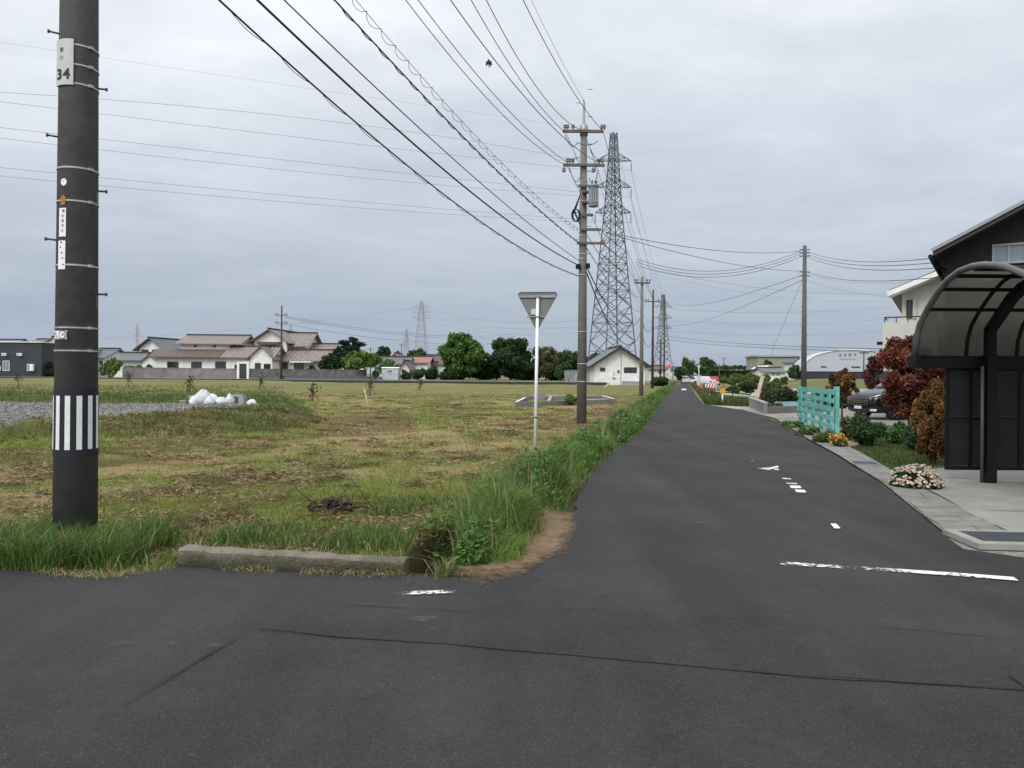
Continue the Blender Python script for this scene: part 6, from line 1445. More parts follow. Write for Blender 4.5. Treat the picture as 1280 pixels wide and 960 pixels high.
# ---------------------------------------------------------------- trees of the background
GT_ = 'trees along the far side of the field'
TB = 1.75
DK, MD, LT, YG_ = (.022, .042, .018), (.036, .066, .020), (.068, .110, .026), (.085, .105, .035)
tree('round_tree', 'biggest rich green round tree left of the road sign', 579, 474, 413.5, 70, 125, (.050, .092, .022), 26000, 90, .03, GT_, csize=.2)
tree('dark_tree', 'dark rough tree between the big round tree and the sign post', 638, 474, 417.5, 66, 128, (.026, .048, .018), 22000, 80, .0, GT_, csize=.2)
tree('pale_tree', 'thin brownish green tree right of the sign post', 682, 474, 431, 46, 130, (.075, .075, .042), 10000, 50, .05, GT_, csize=.22)
tree('dark_tree', 'dark ragged tree left of the transformer pole', 712, 474, 437, 40, 133, (.026, .048, .02), 7000, 34, .1, GT_)
tree('dark_tree', 'dark tree between the transformer pole and the cabin', 741, 474, 439, 30, 136, (.024, .044, .02), 4500, 24, .1, GT_)
tree('round_tree', 'mid green low tree left of the wire mesh fence', 706, 474, 452, 26, 122, (.04, .08, .024), 4500, 22, .05, GT_)
tree('light_tree', 'light green rounded tree with a dark leaning trunk by the block wall', 456, 473, 439.5, 40, 112, (.075, .12, .028), 8000, 32, .42, GT_, csize=.3)
tree('light_tree', 'second light green tree behind the block wall, left of the leaning one', 440, 472, 439, 26, 118, (.07, .115, .03), 5000, 24, .2, GT_)
tree('light_tree', 'light green tree behind the light blue shed', 487, 472, 448, 30, 130, (.065, .105, .03), 4000, 22, .2, GT_)
tree('dark_tree', 'dark tree behind the right end of the red roofed house', 411, 474, 441, 28, 124, (.024, .046, .018), 5000, 26, .1, GT_)
# layered pine
t = tree('layered_pine', 'tall dark layered pine above the stained block wall', 436, 474, 434, 40, 130, (.026, .044, .022), 6000, 26, .2, GT_)
for (px, py, wd) in ((441, 424.5, 12), (433, 429, 18), (447, 431, 16), (438, 434.5, 26), (426, 438, 18), (452, 439, 16)):
    c = P(px, py, 130); crown(c, wd*.5*.14, wd*.5*.12, .42, 7, 500, .26, (.024, .042, .022), M['leaf_far'], t, 'foliage_tier', csize=.5)
m = MB(); m.tube([P(437, 455, 130), P(439, 440, 130), P(441, 425, 130)], [.22, .15, .06], 7); m.build('stem', M['bark'], t)
tree('pine', 'dark flat topped pine right of the layered pine', 480, 472, 431.5, 20, 150, (.024, .042, .022), 3000, 18, .4, GT_)
tree('round_tree', 'low domed green tree under the taller pale pylon', 520, 472, 434, 34, 165, (.04, .07, .022), 5000, 26, .1, GT_)
tree('round_tree', 'small olive tree right of the flat topped pine', 497, 472, 438, 18, 160, (.05, .075, .025), 2400, 16, .2, GT_)
for px, pyt, wd, Yb, c_, lab in ((522, 459, 22, 124, (.05, .075, .03), 'low olive shrub in front of the red tin roof'), (541, 457, 24, 126, (.028, .048, .02), 'dark shrub in front of the white walled houses'), (560, 460, 26, 122, (.026, .05, .02), 'dark low shrub under the left edge of the big round tree'), (507, 464, 16, 120, (.045, .07, .028), 'small shrub right of the light blue shed'), (470, 463, 10, 112, (.05, .075, .03), 'small bush at the right end of the stained wall'),
    (140, 444, 28, 113, (.085, .125, .035), 'pale green bushy shrub right of the striped pole'), (168, 451, 24, 122, (.085, .09, .045), 'olive flowering shrub in front of the low grey roof'), (187, 455, 16, 121, (.07, .095, .035), 'small green shrub beside the white annex'), (62, 452, 22, 122, (.026, .05, .02), 'dark green shrub left of the striped pole'), (105, 446, 16, 130, (.03, .055, .022), 'dark shrub just behind the striped pole'), (390, 456, 14, 117, (.03, .05, .022), 'small dark shrub behind the stained block wall'),
    (577, 456, 44, 132, (.024, .042, .018), 'dark bushes behind the foot of the big round tree'), (606, 449, 60, 131, (.022, .040, .018), 'dark hedge mass under the big round tree'), (655, 448, 60, 133, (.024, .042, .02), 'dark hedge mass behind the sign post'), (697, 450, 56, 137, (.028, .046, .022), 'dark hedge mass right of the sign post')):
    bush('shrub', lab, px, 475, pyt, wd, Yb, c_, 2200 if wd < 45 else 9000, None, group='shrubs along the far side of the field', mt=M['leaf_far'])
GR_ = 'trees right of the lane'
tree('round_tree', 'dark round tree at the right side of the lane end', 884, 473, 446.5, 30, 190, (.030, .058, .022), 7000, 34, .12, GR_)
tree('light_tree', 'paler green tree left of the dark round tree at the lane end', 859, 473, 449, 20, 170, (.055, .09, .035), 4500, 24, .15, GR_)
tree('dark_tree', 'dark bush tree beside the lane end poles', 848, 473, 459.5, 12, 150, (.03, .05, .025), 1500, 12, .1, GR_)
for px, pyt, wd, Yt, lab in ((906, 455, 18, 260, 'first far tree of the row right of the round tree'), (921, 456, 24, 270, 'second far tree of the row above the hedge'), (934, 457, 20, 280, 'third far tree of the row above the hedge'), (944, 453, 16, 230, 'far tree touching the left edge of the beige green block'), (960, 450.5, 16, 165, 'bare grey tree crown in front of the beige green block'), (995, 456, 20, 140, 'green tree between the beige green block and the warehouse'), (990, 444, 36, 330, 'distant olive wood behind the warehouse left end')):
    tree('far_tree', lab, px, 473, pyt, wd, Yt, (.034, .058, .026), 2200, 18, .1, GR_)
hd = thing('hedge', 'long clipped dark hedge between the nursery and the far trees', 'hedge', (xat(925, 165), 165, 0))
n = 9000; xa, xb = xat(884, 165), xat(966, 165); zt_ = zat(925, 463.5, 165)
pts = np.stack([rng.uniform(xa, xb, n), 165+rng.uniform(-.8, .8, n), rng.uniform(0, zt_, n)], 1); pts[:, 2] = np.where(rng.uniform(size=n) < .4, zt_-np.abs(rng.normal(0, .12, n))+.25*(fbm(pts[:, 0]*.5, pts[:, 1]*0, 8)-.5), pts[:, 2])
leafmesh('foliage', pts, rng.uniform(.25, .45, n), jitter((.048, .062, .022), n, .4), M['leaf_far'], hd)
# nursery pines: low cloud-pruned trees
k = 0
posn = ['low pruned pine just left of the tall leaning board, nearest the camera', 'small low pruned pine behind the orange marker and pipe rail', 'pruned pine right of the tall leaning board', 'pruned pine in the middle of the nursery, left of the leaning board top', 'pruned pine behind the top of the leaning board',
 'pruned pine in mid nursery beyond the orange marker', 'pruned pine at the right end of the nursery in front of the small white house', 'pruned pine below the left end of the small white house', 'far pruned pine in front of the clipped hedge, above the orange marker', 'far pruned pine in front of the clipped hedge, above the leaning board',
 'narrow pruned pine left of the dark pole by the turquoise fence', 'leftmost far pruned pine near the striped barriers', 'low pruned pine between the orange marker and the leaning board', 'low pruned pine at the foot of the big dark hedge']
for px, pyt, wd, Yt in ((938, 475, 34, 48), (916, 482, 20, 50), (962, 479, 26, 52), (930, 470, 22, 70), (948, 469, 26, 74), (914, 471, 22, 80), (970, 473, 18, 66), (958, 467, 18, 90), (922, 466.5, 20, 105), (940, 466, 18, 110), (980, 470, 12, 80), (905, 469.5, 14, 100), (928, 478, 20, 58), (968, 484, 18, 46)):
    pyb = 469.5+1350/Yt; tree('nursery_pine', posn[k], px, pyb, pyt, wd, Yt, (.062, .088, .026), 2600, 16, .35, 'pruned pines in the nursery', leaf=.085, zb=0, tone=.35); k += 1
bush('dark_hedge', 'big dark green rounded hedge left of the turquoise fence', 978, 506, 483, 50, 37, (.034, .052, .022), 9000, .09, cat='hedge', nclump=30)
bush('dark_hedge', 'dark low hedge behind the turquoise fence and small maple', 1046, 506, 486, 56, 36, (.036, .056, .024), 7000, .09, cat='hedge', nclump=30)
bush('dry_shrub', 'dry brownish shrub beside the leaning board', 958, 504, 482, 18, 39, (.09, .07, .045), 2200, .06)
# rough grass in front of the nursery
n = 12000; xg = rng.uniform(xat(876, 40), xat(948, 38), n); yg = rng.uniform(36.5, 47, n); kk = (ofs(xg, yg) > 1.15+.9*np.clip(38.5-yg, 0, 3)); xg, yg = xg[kk], yg[kk]; n = len(xg)
stuff(blades('roadside_grass', np.stack([xg, yg, np.full(n, -.03)], 1), rng.uniform(.15, .55, n), rng.uniform(.02, .045, n), rng.uniform(.2, .9, n), jitter((.075, .12, .032), n, .5, .2), M['grass']), 'rough green grass around the orange marker right of the lane', 'grass')
n = 5000; yg = 46*np.exp(rng.uniform(0, 1, n)*math.log(3.5)); og = rng.normal(1.75, .3, n); xg = og+RD*yg; kk = og > 1.15; xg, yg = xg[kk], yg[kk]; n = len(xg)
stuff(blades('roadside_grass', np.stack([xg, yg, np.full(n, -.03)], 1), rng.uniform(.2, .7, n), rng.uniform(.04, .08, n), rng.uniform(.2, .9, n), jitter((.12, .10, .05), n, .5, .2), M['grass']), 'dry brown weeds along the right edge of the far lane', 'grass')
# ---------------------------------------------------------------- black car on the forecourt
# local frame: x = length (front at 0, rear at 4.5), y = width (-.85..85), z up
CY = 25.6; cpos = Vector((xat(1069, CY-.75)+.62, CY+.3, .006))
car = thing('parked_car', 'black car with bright headlights parked on the forecourt behind the red maple', 'car', cpos)
CM = Matrix.Translation(cpos) @ Matrix.Rotation(math.radians(14), 4, 'Z')
# body: cross-sections along the length: (x, z sill, z shoulder, half width, z top, half width of the roof)
secs = [(-.02, .30, .62, .52, .66, .42), (.02, .22, .72, .66, .80, .52), (.16, .20, .80, .78, .90, .62), (.45, .20, .88, .83, .97, .68), (.9, .20, .94, .845, 1.04, .70), (1.25, .20, .97, .85, 1.09, .70),
        (1.7, .20, .98, .85, 1.38, .62), (2.1, .20, .98, .85, 1.56, .60), (2.8, .20, .99, .85, 1.60, .60), (3.6, .20, 1.0, .85, 1.56, .59), (4.1, .22, 1.0, .83, 1.40, .56), (4.4, .30, .98, .76, 1.05, .55), (4.45, .40, .80, .70, .86, .52)]
m = MB(CM); ring = 12
for (x_, zs_, zh, hw_, zt_, rw) in secs:
    prof = [(-hw_*.90, zs_), (-hw_, zs_+.14), (-hw_, zh-.10), (-hw_*.97, zh), (-rw, zt_-.05), (-rw*.8, zt_), (rw*.8, zt_), (rw, zt_-.05), (hw_*.97, zh), (hw_, zh-.10), (hw_, zs_+.14), (hw_*.90, zs_)]
    m.v += [Vector((x_, y_, z_)) for y_, z_ in prof]
for i in range(len(secs)-1):
    for k in range(ring): m.f.append((i*ring+k, i*ring+(k+1) % ring, (i+1)*ring+(k+1) % ring, (i+1)*ring+k)); m.sm.append(True)
m.f += [tuple(range(ring))[::-1], tuple((len(secs)-1)*ring+k for k in range(ring))]; m.sm += [True, True]
body = m.build('body', M['car_black'], car)
sb = body.modifiers.new('smooth', 'SUBSURF'); sb.levels = 2; sb.render_levels = 2
for x_ in (.82, 3.55):
    for s_ in (-1, 1):
        wp = Vector((x_, s_*.76, .315)); m = MB(CM)
        prof = [(.20, -.10), (.30, -.10), (.325, -.07), (.325, .07), (.30, .10), (.20, .10)]; n_ = 26; vs, fs = [], []
        for r_, w_ in prof:
            for k in range(n_): a = 2*math.pi*k/n_; vs.append(wp+Vector((r_*math.cos(a), w_*s_, r_*math.sin(a))))
        for i in range(len(prof)-1):
            for k in range(n_): fs.append((i*n_+k, i*n_+(k+1) % n_, (i+1)*n_+(k+1) % n_, (i+1)*n_+k))
        m.add(vs, fs, True); wo = m.build('wheel', M['tyre'], car)
        m = MB(CM); f_ = s_*.095
        m.tube([wp+Vector((0, f_-.03*s_, 0)), wp+Vector((0, f_, 0))], .055, 12)
        for k in range(5):
            for dd in (-.11, .11):
                a = 2*math.pi*k/5+.3+dd; m.bar(wp+Vector((.04*math.cos(a), f_-.01*s_, .04*math.sin(a))), wp+Vector((.215*math.cos(a+dd*.4), f_-.012*s_, .215*math.sin(a+dd*.4))), .014)
        pr = [(.20, f_-.05*s_), (.225, f_-.01*s_), (.215, f_), (.19, f_-.05*s_)]; vs, fs = [], []
        for r_, w_ in pr:
            for k in range(n_): a = 2*math.pi*k/n_; vs.append(wp+Vector((r_*math.cos(a), w_, r_*math.sin(a))))
        for i in range(len(pr)-1):
            for k in range(n_): fs.append((i*n_+k, i*n_+(k+1) % n_, (i+1)*n_+(k+1) % n_, (i+1)*n_+k))
        m.add(vs, fs, True); m.build('rim', M['alloy'], wo)
        m = MB(CM); n2 = 24; vs = [Vector((x_+.38*math.cos(math.pi*k/n2), s_*(.845), .315+.38*math.sin(math.pi*k/n2)-.02)) for k in range(n2+1)]; vs2 = [Vector((v.x, s_*.60, v.z)) for v in vs]
        m.add(vs+vs2, [(k, k+1, n2+2+k, n2+1+k) for k in range(n2)]); m.add(vs, [tuple(range(n2+1))]); m.build('wheel_arch', M['black_matt'], car)
for s_ in (-1, 1):
    m = MB(CM); m.extr([(.02, s_*.50, .66), (.10, s_*.69, .68), (.62, s_*.835, .86), (.70, s_*.825, .93), (.30, s_*.745, .865), (.02, s_*.52, .76)], (-.02, s_*.02, .015)); h = m.build('headlight', M['lamp_glass'], car)
    m = MB(CM); m.tube([(-.02, s_*.50, .765), (.09, s_*.70, .80), (.40, s_*.80, .915), (.72, s_*.845, .95)], .012, 6); m.build('chrome_strip', M['chrome'], h)
    m = MB(CM); m.extr([(.0, s_*.56, .30), (.10, s_*.73, .30), (.12, s_*.74, .37), (.0, s_*.56, .37)], (-.03, s_*.02, 0)); m.build('fog_lamp', M['lamp_glass'], car)
    m = MB(CM); m.extr([(1.52, s_*.80, 1.02), (1.95, s_*.735, 1.40), (3.55, s_*.735, 1.42), (3.95, s_*.785, 1.04)], (0, s_*.03, 0)); m.build('side_window', M['glass_dark'], car)
    m = MB(CM); m.box((1.45, s_*.86-.0, 1.0), (1.62, s_*1.02, 1.14), bev=.03); m.build('mirror', M['car_black'], car)
m = MB(CM); m.extr([(1.24, -.62, 1.11), (1.24, .62, 1.11), (1.85, .54, 1.47), (1.85, -.54, 1.47)], (-.02, 0, .03)); m.build('windscreen', M['glass_mid'], car)
m = MB(CM)
for k in range(4): m.beam((-.045, -.46, .50+k*.075), (-.045, .46, .50+k*.075), .02, .022)
m.beam((-.045, -.48, .49), (-.045, -.48, .74), .022, .03); m.beam((-.045, .48, .49), (-.045, .48, .74), .022, .03); m.build('grille', M['chrome'], car)
m = MB(CM); m.box((-.05, -.17, .36), (-.028, .17, .46)); m.build('number_plate', M['white_paint'], car)
# ---------------------------------------------------------------- sacks and block by the gravel plot
GB = 'white sacks piled at the edge of the gravel plot'
def sack(px, pyb, wpx, hpx, Yb, lab, peak=.0):
    x0 = xat(px, Yb, pyb); zb = gz1(x0, Yb)-.02; w_ = wpx/F*Yb/2; h_ = hpx/F*Yb*.92
    m = MB(); m.lathe((x0, Yb, zb), [(w_*.8, 0), (w_*1.0, h_*.10), (w_*1.05, h_*.3), (w_*.98, h_*.5), (w_*.80, h_*.68), (w_*.58, h_*.82), (w_*.34, h_*.94), (w_*.06, h_)], 16)
    o = m.build('sack', M['bag'])
    for v in o.data.vertices:
        hh = (v.co.z-zb)/h_; a = math.atan2(v.co.y-Yb, v.co.x-x0)
        f_ = 1+.20*math.sin(2*a+px)+.16*math.sin(3*a+px*2+hh*5)+random.uniform(-.10, .10); v.co.x = x0+(v.co.x-x0)*f_+peak*w_*hh; v.co.y = Yb+(v.co.y-Yb)*f_; v.co.z += (random.uniform(-.05, .05)+.09*math.sin(a*2+px))*h_*hh
    sb_ = o.modifiers.new('round', 'SUBSURF'); sb_.levels = 1; sb_.render_levels = 1
    tag(o, lab, 'sack', GB)
sack(242, 512, 13, 12, 25.6, 'small white sack at the left end of the pile')
sack(252, 511, 17, 20, 26.2, 'tallest white sack with a peaked top in the pile', .3)
sack(266, 512, 17, 15, 26.3, 'white sack leaning in the middle of the pile', -.25)
sack(262, 514, 15, 12, 25.2, 'white sack at the front middle of the pile')
sack(277, 513, 13, 10, 25.6, 'low flat white sack left of the grey frame')
sack(287, 513, 14, 15, 25.8, 'white sack slumped against the grey concrete frame')
sack(315, 511, 10, 8, 26, 'isolated white sack right of the grey concrete frame')
fx = thing('concrete_box', 'grey concrete box frame lying beside the white sacks', 'concrete frame', (xat(298, 26.4), 26.4, gz1(xat(298, 26.4), 26.4)))
c = WL[fx.as_pointer()]; m = MB(); w_ = .25
m.box((c.x-w_, c.y-.2, c.z-.05), (c.x-w_+.06, c.y+.2, c.z+.34)); m.box((c.x+w_-.17, c.y-.2, c.z-.05), (c.x+w_, c.y+.2, c.z+.28)); m.box((c.x-w_+.06, c.y-.2, c.z+.28), (c.x+w_-.05, c.y+.2, c.z+.34)); m.build('frame', M['concrete'], fx)
for px, pyb, w_, h_, Yb, lab in ((230, 511, 8, 5, 26.6, 'brown grey block left of the white sacks'), (241, 500, 9, 8, 28, 'pale box behind the left white sacks')):
    x0 = xat(px, Yb, pyb); zb = gz1(x0, Yb); m = MB(); m.box((x0-w_/F*Yb/2, Yb-.15, zb-.03), (x0+w_/F*Yb/2, Yb+.15, zb+h_/F*Yb), bev=.02); m.box((x0-w_/F*Yb/2+.03, Yb-.16, zb+.03), (x0-.02, Yb-.149, zb+h_/F*Yb-.05)); tag(m.build('concrete_block', M['drive']), lab, 'block')
# ---------------------------------------------------------------- staked saplings
SG = 'staked saplings across the field'
def sapling(px, pyb, pyt, lab, lean=0, Yq=None):
    g = G(px, pyb); Yb = min(Yq or g.y, 92); x0 = xat(px, Yb, pyb); zb = gz1(x0, Yb); h_ = (pyb-pyt)/F*Yb
    t = thing('sapling', lab, 'sapling', (x0, Yb, zb), SG)
    for k in range(3):
        a = 2*math.pi*k/3+.5; m = MB(); m.tube([(x0+.42*h_*math.cos(a), Yb+.42*h_*math.sin(a), zb-.1), (x0-.03*math.cos(a), Yb-.03*math.sin(a), zb+h_*.72)], .022, 5); m.build('stake', M['wood'] if px < 60 else M['twig'], t)
    m = MB(); m.tube([(x0, Yb, zb-.05), (x0+.02, Yb, zb+h_*.6), (x0+lean, Yb, zb+h_)], [.028, .02, .008], 6); m.build('trunk', M['bark'], t)
    n = 60; pts = np.array([x0+lean*.8, Yb, zb+h_*.75])+rng.normal(size=(n, 3))*np.array((.16, .16, .2*h_)); leafmesh('foliage', pts, .10, jitter((.06, .07, .03), n, .4), M['leaf'], t)
for a in ((23, 485, 470, 'staked sapling left of the striped pole'), (161, 484, 468, 'staked sapling right of the striped pole in front of the block wall'), (237, 492, 473, 'staked sapling behind the white sacks'), (326, 487, 473, 'staked sapling in front of the brown pole'), (391, 499, 477, 'nearest staked sapling in the middle field'), (463, 492, 471, 'staked sapling in front of the leaning light green tree'), (525, 487, 474, 'staked sapling in front of the red tin roof')): sapling(*a)
s0, s1 = P(461, 510, 32), P(455, 485, 32.3); s0.z = gz1(s0.x, 32)-.05; m = MB(); m.tube([s0, s0.lerp(s1, .5)+Vector((.02, 0, 0)), s1], [.04, .035, .03], 6); tag(m.build('stick', M['wood']), 'bare leaning stick standing in the middle of the field', 'stick')
# ---------------------------------------------------------------- concrete foundation in the field
YF = 40; fo = thing('foundation', 'low grey concrete foundation walls left in the field beside the transformer pole', 'foundation', (xat(700, YF), YF+2, -.2))
fp = [(xat(645, 36), 36.5), (xat(765, 44), 43), (xat(752, 50), 50), (xat(660, 47), 47)]; ftop = .06
for i in range(4):
    (xa, ya), (xb, yb) = fp[i], fp[(i+1) % 4]; m = MB(); a, b = Vector((xa, ya, ftop-.25)), Vector((xb, yb, ftop-.25)); d_ = (b-a).normalized()*.09; m.beam(a-d_, b+d_ if i != 1 else b-d_, .18, .58+.004*i); fw = m.build('wall', M['block'], fo)
    m = MB(); m.beam(a.lerp(b, .05 if i else .45)+Vector((0, 0, .296)), a.lerp(b, .93)+Vector((0, 0, .296)), .12, .016); m.build('white_capping', M['white_paint'], fw)
for (p, q_) in (((.3, 0), (.3, 2)), ((.62, 0), (.55, 2))):
    a = Vector((fp[0][0]+(fp[1][0]-fp[0][0])*p[0], fp[0][1]+(fp[1][1]-fp[0][1])*p[0]+.2, -.1)); b = Vector((fp[3][0]+(fp[2][0]-fp[3][0])*q_[0], fp[3][1]+(fp[2][1]-fp[3][1])*q_[0]-.2, -.1)); m = MB(); m.beam(a, b, .16, .46); m.build('inner_wall', M['concrete'], fo)
bl = MB(); bl.box((xat(654, 44), 44, -.2), (xat(661, 44), 44.4, .36)); bl.build('upstand', M['block'], fo)
bl = MB(); bl.box((xat(672, 46), 46, -.2), (xat(681, 46), 46.4, .34)); bl.build('upstand', M['block'], fo)
bush('weed_clump', 'bright weed clump growing on the foundation beside the transformer pole', 714, 503, 493, 20, 39, (.08, .14, .03), 1200, .08, cat='weeds', zb=-.15)
m = MB(); a = P(756, 484, 92); b = P(762, 478, 92.5); m.beam(a, b, .2, .1); tag(m.build('plank', M['wood']), 'tan plank leaning on the retaining wall near the cabin', 'plank')
# ---------------------------------------------------------------- things along the right edge of the lane
def marker(px, pyb, pyt, Yb, label, r, fm):
    pass
g = G(903, 506); om = thing('road_marker', 'orange disc marker on a short white post at the lane bend', 'road marker', g)
m = MB(); m.tube([(g.x, g.y, -.1), (g.x, g.y, zat(900, 489, g.y))], .035, 10); m.build('post', M['white_paint'], om)
m = MB(); zc_ = zat(900, 489, g.y); r_ = .145; m.extr([(g.x+r_*math.cos(math.pi/8+i*math.pi/4)*1.0, g.y-.06, zc_+r_*math.sin(math.pi/8+i*math.pi/4)*.95) for i in range(8)], (0, .02, 0)); m.build('disc', M['orange'], om)
m = MB(); m.lathe((g.x-.01, g.y, zc_+.12), [(.03, 0), (.04, .05), (.03, .10), (.01, .14)], 10); m.build('lamp', M['red'], om)
# far stop sign facing the camera
YS = 102; xs_ = xat(836.5, YS); ss = thing('road_sign', 'far red inverted triangle stop sign on a white post left of the lane', 'road sign', (xs_, YS, 0))
m = MB(); m.tube([(xs_, YS, -.1), (xs_, YS, zat(836, 455, YS))], .04, 8); m.build('post', M['white_paint'], ss)
tri = rounded_tri(0, .92, .82, .06); zt_ = zat(836, 454.5, YS); m = MB(); m.extr([(xs_+p.x, YS-.09, zt_+p.y) for p in tri], (0, .03, 0)); pl_ = m.build('plate', M['white_paint'], ss)
m = MB(); m.extr([(xs_+p.x*.84, YS-.10, zt_+p.y*.84-.055) for p in tri], (0, .007, 0)); m.build('red_face', M['red'], pl_)
vs, fs = text_mesh('止まれ', .2); m = MB(); m.add([(xs_+x_, YS-.104, zt_-.24+y_) for x_, y_ in vs], fs); m.build('lettering', M['white_paint'], pl_)
YB = 100; xb_ = xat(873.5, YB); sb2 = thing('road_sign', 'far inverted triangle sign showing its grey back right of the lane', 'road sign', (xb_, YB, 0))
m = MB(); m.tube([(xb_, YB, -.1), (xb_, YB, zat(873, 457, YB))], .045, 8); m.build('post', M['white_paint'], sb2)
m = MB(); zt_ = zat(873, 456, YB); m.extr([(xb_+p.x, YB+.06, zt_+p.y*.75) for p in rounded_tri(0, .86, .8, .06)], (0, .03, 0)); m.build('back_plate', M['steel'], sb2)
# white sheet hoarding, barriers, cones
hp = thing('hoarding', 'white sheet hoarding along the right edge of the far lane', 'hoarding', (xat(876, 84), 84, 0))
for k in range(5):
    a = Vector(lane(1.7+.0*k, 92-k*3.2)); b = Vector(lane(1.7, 92-(k+1)*3.2+.12)); m = MB(); m.beam((a.x, a.y, .78), (b.x, b.y, .78), .03, 1.35-(.1*(k % 2))); m.build('sheet', M['white_paint'], hp)
for k in range(6):
    a = lane(1.76, 92-k*3.2); m = MB(); m.tube([(a[0], a[1], -.1), (a[0], a[1], 1.6)], .03, 6); m.build('stake', M['steel'], hp)
def cone(px, pyb, Yb, lab):
    x0 = xat(px, Yb, pyb); m = MB(); m.lathe((x0, Yb, 0), [(.19, 0), (.19, .03), (.14, .04), (.035, .66), (.02, .70)], 12); t = thing('traffic_cone', lab, 'cone', (x0, Yb, 0), 'cones along the right edge of the lane'); m.build('body', mat('cone_red', (.55, .07, .03), .5, var=.1), t)
    m = MB(); m.lathe((x0, Yb, .25), [(.108, 0), (.080, .17)], 12); m.build('white_band', M['white_paint'], t)
for px, Yb, lab in ((877.5, 66, 'nearest traffic cone at the right edge of the lane'), (876.8, 74, 'second traffic cone at the right edge of the lane'), (871, 92, 'third traffic cone beside the grey sign back'), (882.5, 72, 'traffic cone beside the striped barrier')): cone(px, 469.8+1350/Yb, Yb, lab)
def barrier(px, Yb, lab):
    x0 = xat(px, Yb); t = thing('barrier', lab, 'barrier', (x0, Yb, 0), 'striped barriers by the nursery'); w_ = .9
    for sx in (-1, 1):
        m = MB(); m.bar((x0+sx*w_*.4, Yb-.22, 0), (x0+sx*w_*.4, Yb, .85), .02); m.bar((x0+sx*w_*.4, Yb+.22, 0), (x0+sx*w_*.4, Yb, .85), .02); m.build('leg', M['steel'], t)
    m = MB(); m.box((x0-w_/2, Yb-.05, .5), (x0+w_/2, Yb-.02, .8)); p_ = m.build('board', M['white_paint'], t)
    m = MB()
    for k in range(4): xa = x0-w_/2+.02+k*.22; m.extr([(xa, Yb-.056, .505), (xa+.11, Yb-.056, .505), (xa+.2, Yb-.056, .795), (xa+.09, Yb-.056, .795)], (0, .004, 0))
    m.build('red_stripes', M['red'], p_)
barrier(888.5, 62, 'nearer red and white striped barrier by the nursery'); barrier(890.5, 84, 'middle red and white striped barrier by the nursery'); barrier(894.5, 96, 'farther red and white striped barrier by the nursery')
# pipe rail by the nursery
pr = thing('pipe_rail', 'low dark pipe rail in the grass behind the orange marker', 'rail', (xat(912, 42), 42, 0))
pts = [P(887, 491, 44), P(905, 490.5, 43), P(922, 491.5, 42), P(938, 493.5, 41)]
m = MB(); m.tube(pts, .035, 6); m.build('rail', M['black'], pr)
for p in (pts[0], pts[2], pts[3]): m = MB(); m.tube([(p.x, p.y, -.1), p], .03, 6); m.build('post', M['steel'], pr)
# low block wall, leaning boards, blue kerb
lw = thing('block_wall', 'low grey block wall end beside the forecourt entrance', 'wall', G(950, 512))
a, b = G(938, 508), G(957, 517.5); m = MB(); m.beam(a+Vector((0, 0, .16)), b+Vector((0, 0, .16)), .15, .5); m.build('blocks', M['block'], lw)
m = MB(); m.beam(a+Vector((0, 0, .43)), b+Vector((0, 0, .43)), .19, .05); m.build('coping', M['concrete'], lw)
b2 = Vector((b.x+3.4, b.y+2.6, 0)); m = MB(); m.beam(b+Vector((.1, .05, .10)), b2+Vector((0, 0, .1)), .14, .36); m.build('return_wall', M['block'], lw)
bush('weed_clump', 'dry weed clump on top of the low block wall corner', 968, 513, 503, 26, 31.5, (.10, .10, .045), 1200, .07, cat='weeds')
for (pa, pb, lab) in (((944, 500), (953.5, 470), 'tall pale board leaning in the bush by the low wall'), ((950, 499), (956, 487), 'short pale board beside the tall leaning one')):
    a = P(*pa, 39); a.z = -.05; b = P(*pb, 39.4); m = MB(); m.beam(a, b, .22, .04); tag(m.build('board', M['wood']), lab, 'board')
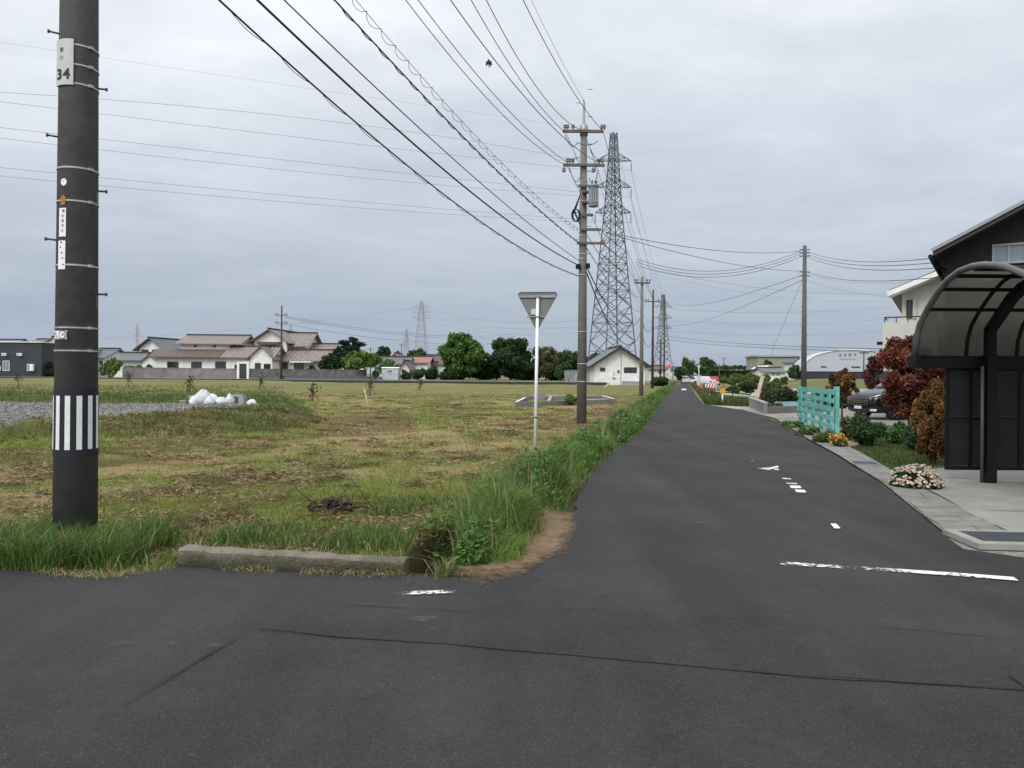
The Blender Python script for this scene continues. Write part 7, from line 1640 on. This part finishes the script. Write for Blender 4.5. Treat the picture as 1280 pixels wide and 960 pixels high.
bk = MB(); a, b = G(969, 508), G(1046, 508.5); bk.beam(a+Vector((0, 0, .1)), b+Vector((0, 0, .1)), .3, .28); tag(bk.build('blue_kerb', mat('pale_blue_paint', (.22, .40, .44), .6, var=.15)), 'pale blue painted low kerb behind the forecourt', 'kerb')
# ---------------------------------------------------------------- far vehicles
def far_car(px, Yb, col, lab, hd=0, van=False):
    x0 = xat(px, Yb); t = thing('parked_car', lab, 'car', (x0, Yb, 0), 'far cars at the end of the lane'); T = T_(x0, Yb, 0, hd); hh = 1.75 if van else 1.45
    m = MB(T); m.extr([(-.84, 0, .25), (.84, 0, .25), (.86, 0, .62), (.82, 0, .9), (-.82, 0, .9), (-.86, 0, .62)], (0, 4.2, 0)); m.extr([(-.8, .7, .9), (.8, .7, .9), (.64, 1.1, hh), (-.64, 1.1, hh)], (0, 2.6, 0)); m.build('body', mat('far_car_paint', col, .25, var=.05), t)
    m = MB(T); m.extr([(-.70, .66, .96), (.70, .66, .96), (.58, 1.02, hh-.1), (-.58, 1.02, hh-.1)], (0, .03, 0)); m.build('windscreen', M['glass_dark'], t)
    for sx in (-1, 1):
        m = MB(T); m.box((sx*.72-.14, -.03, .58), (sx*.72+.14, .03, .74), bev=.01); m.build('headlight', M['lamp_glass'], t)
        for yy in (.8, 3.4): m = MB(T); m.tube([(sx*.66, yy, .31), (sx*.86, yy, .31)], .31, 14); m.build('wheel', M['tyre'], t)
    m = MB(T); m.box((-.22, -.03, .36), (.22, .0, .47)); m.build('number_plate', M['white_paint'], t)
far_car(857.5, 150, (.62, .62, .62), 'white car on the far lane facing the camera')
far_car(869, 165, (.05, .07, .13), 'dark blue van at the far right side of the lane', van=True)
far_car(850.5, 190, (.45, .46, .47), 'silver car far left of the lane end')
far_car(894, 128, (.55, .55, .56), 'pale car parked in the nursery yard', 1.4)
far_car(904, 140, (.40, .05, .05), 'small red car parked in the nursery yard', 1.4)
# roadside bush and guard near the lane end left
bush('shrub', 'green shrub at the foot of the far red stop sign', 824, 486, 470, 32, 96, (.04, .075, .022), 4500, .18, group='shrubs left of the lane')
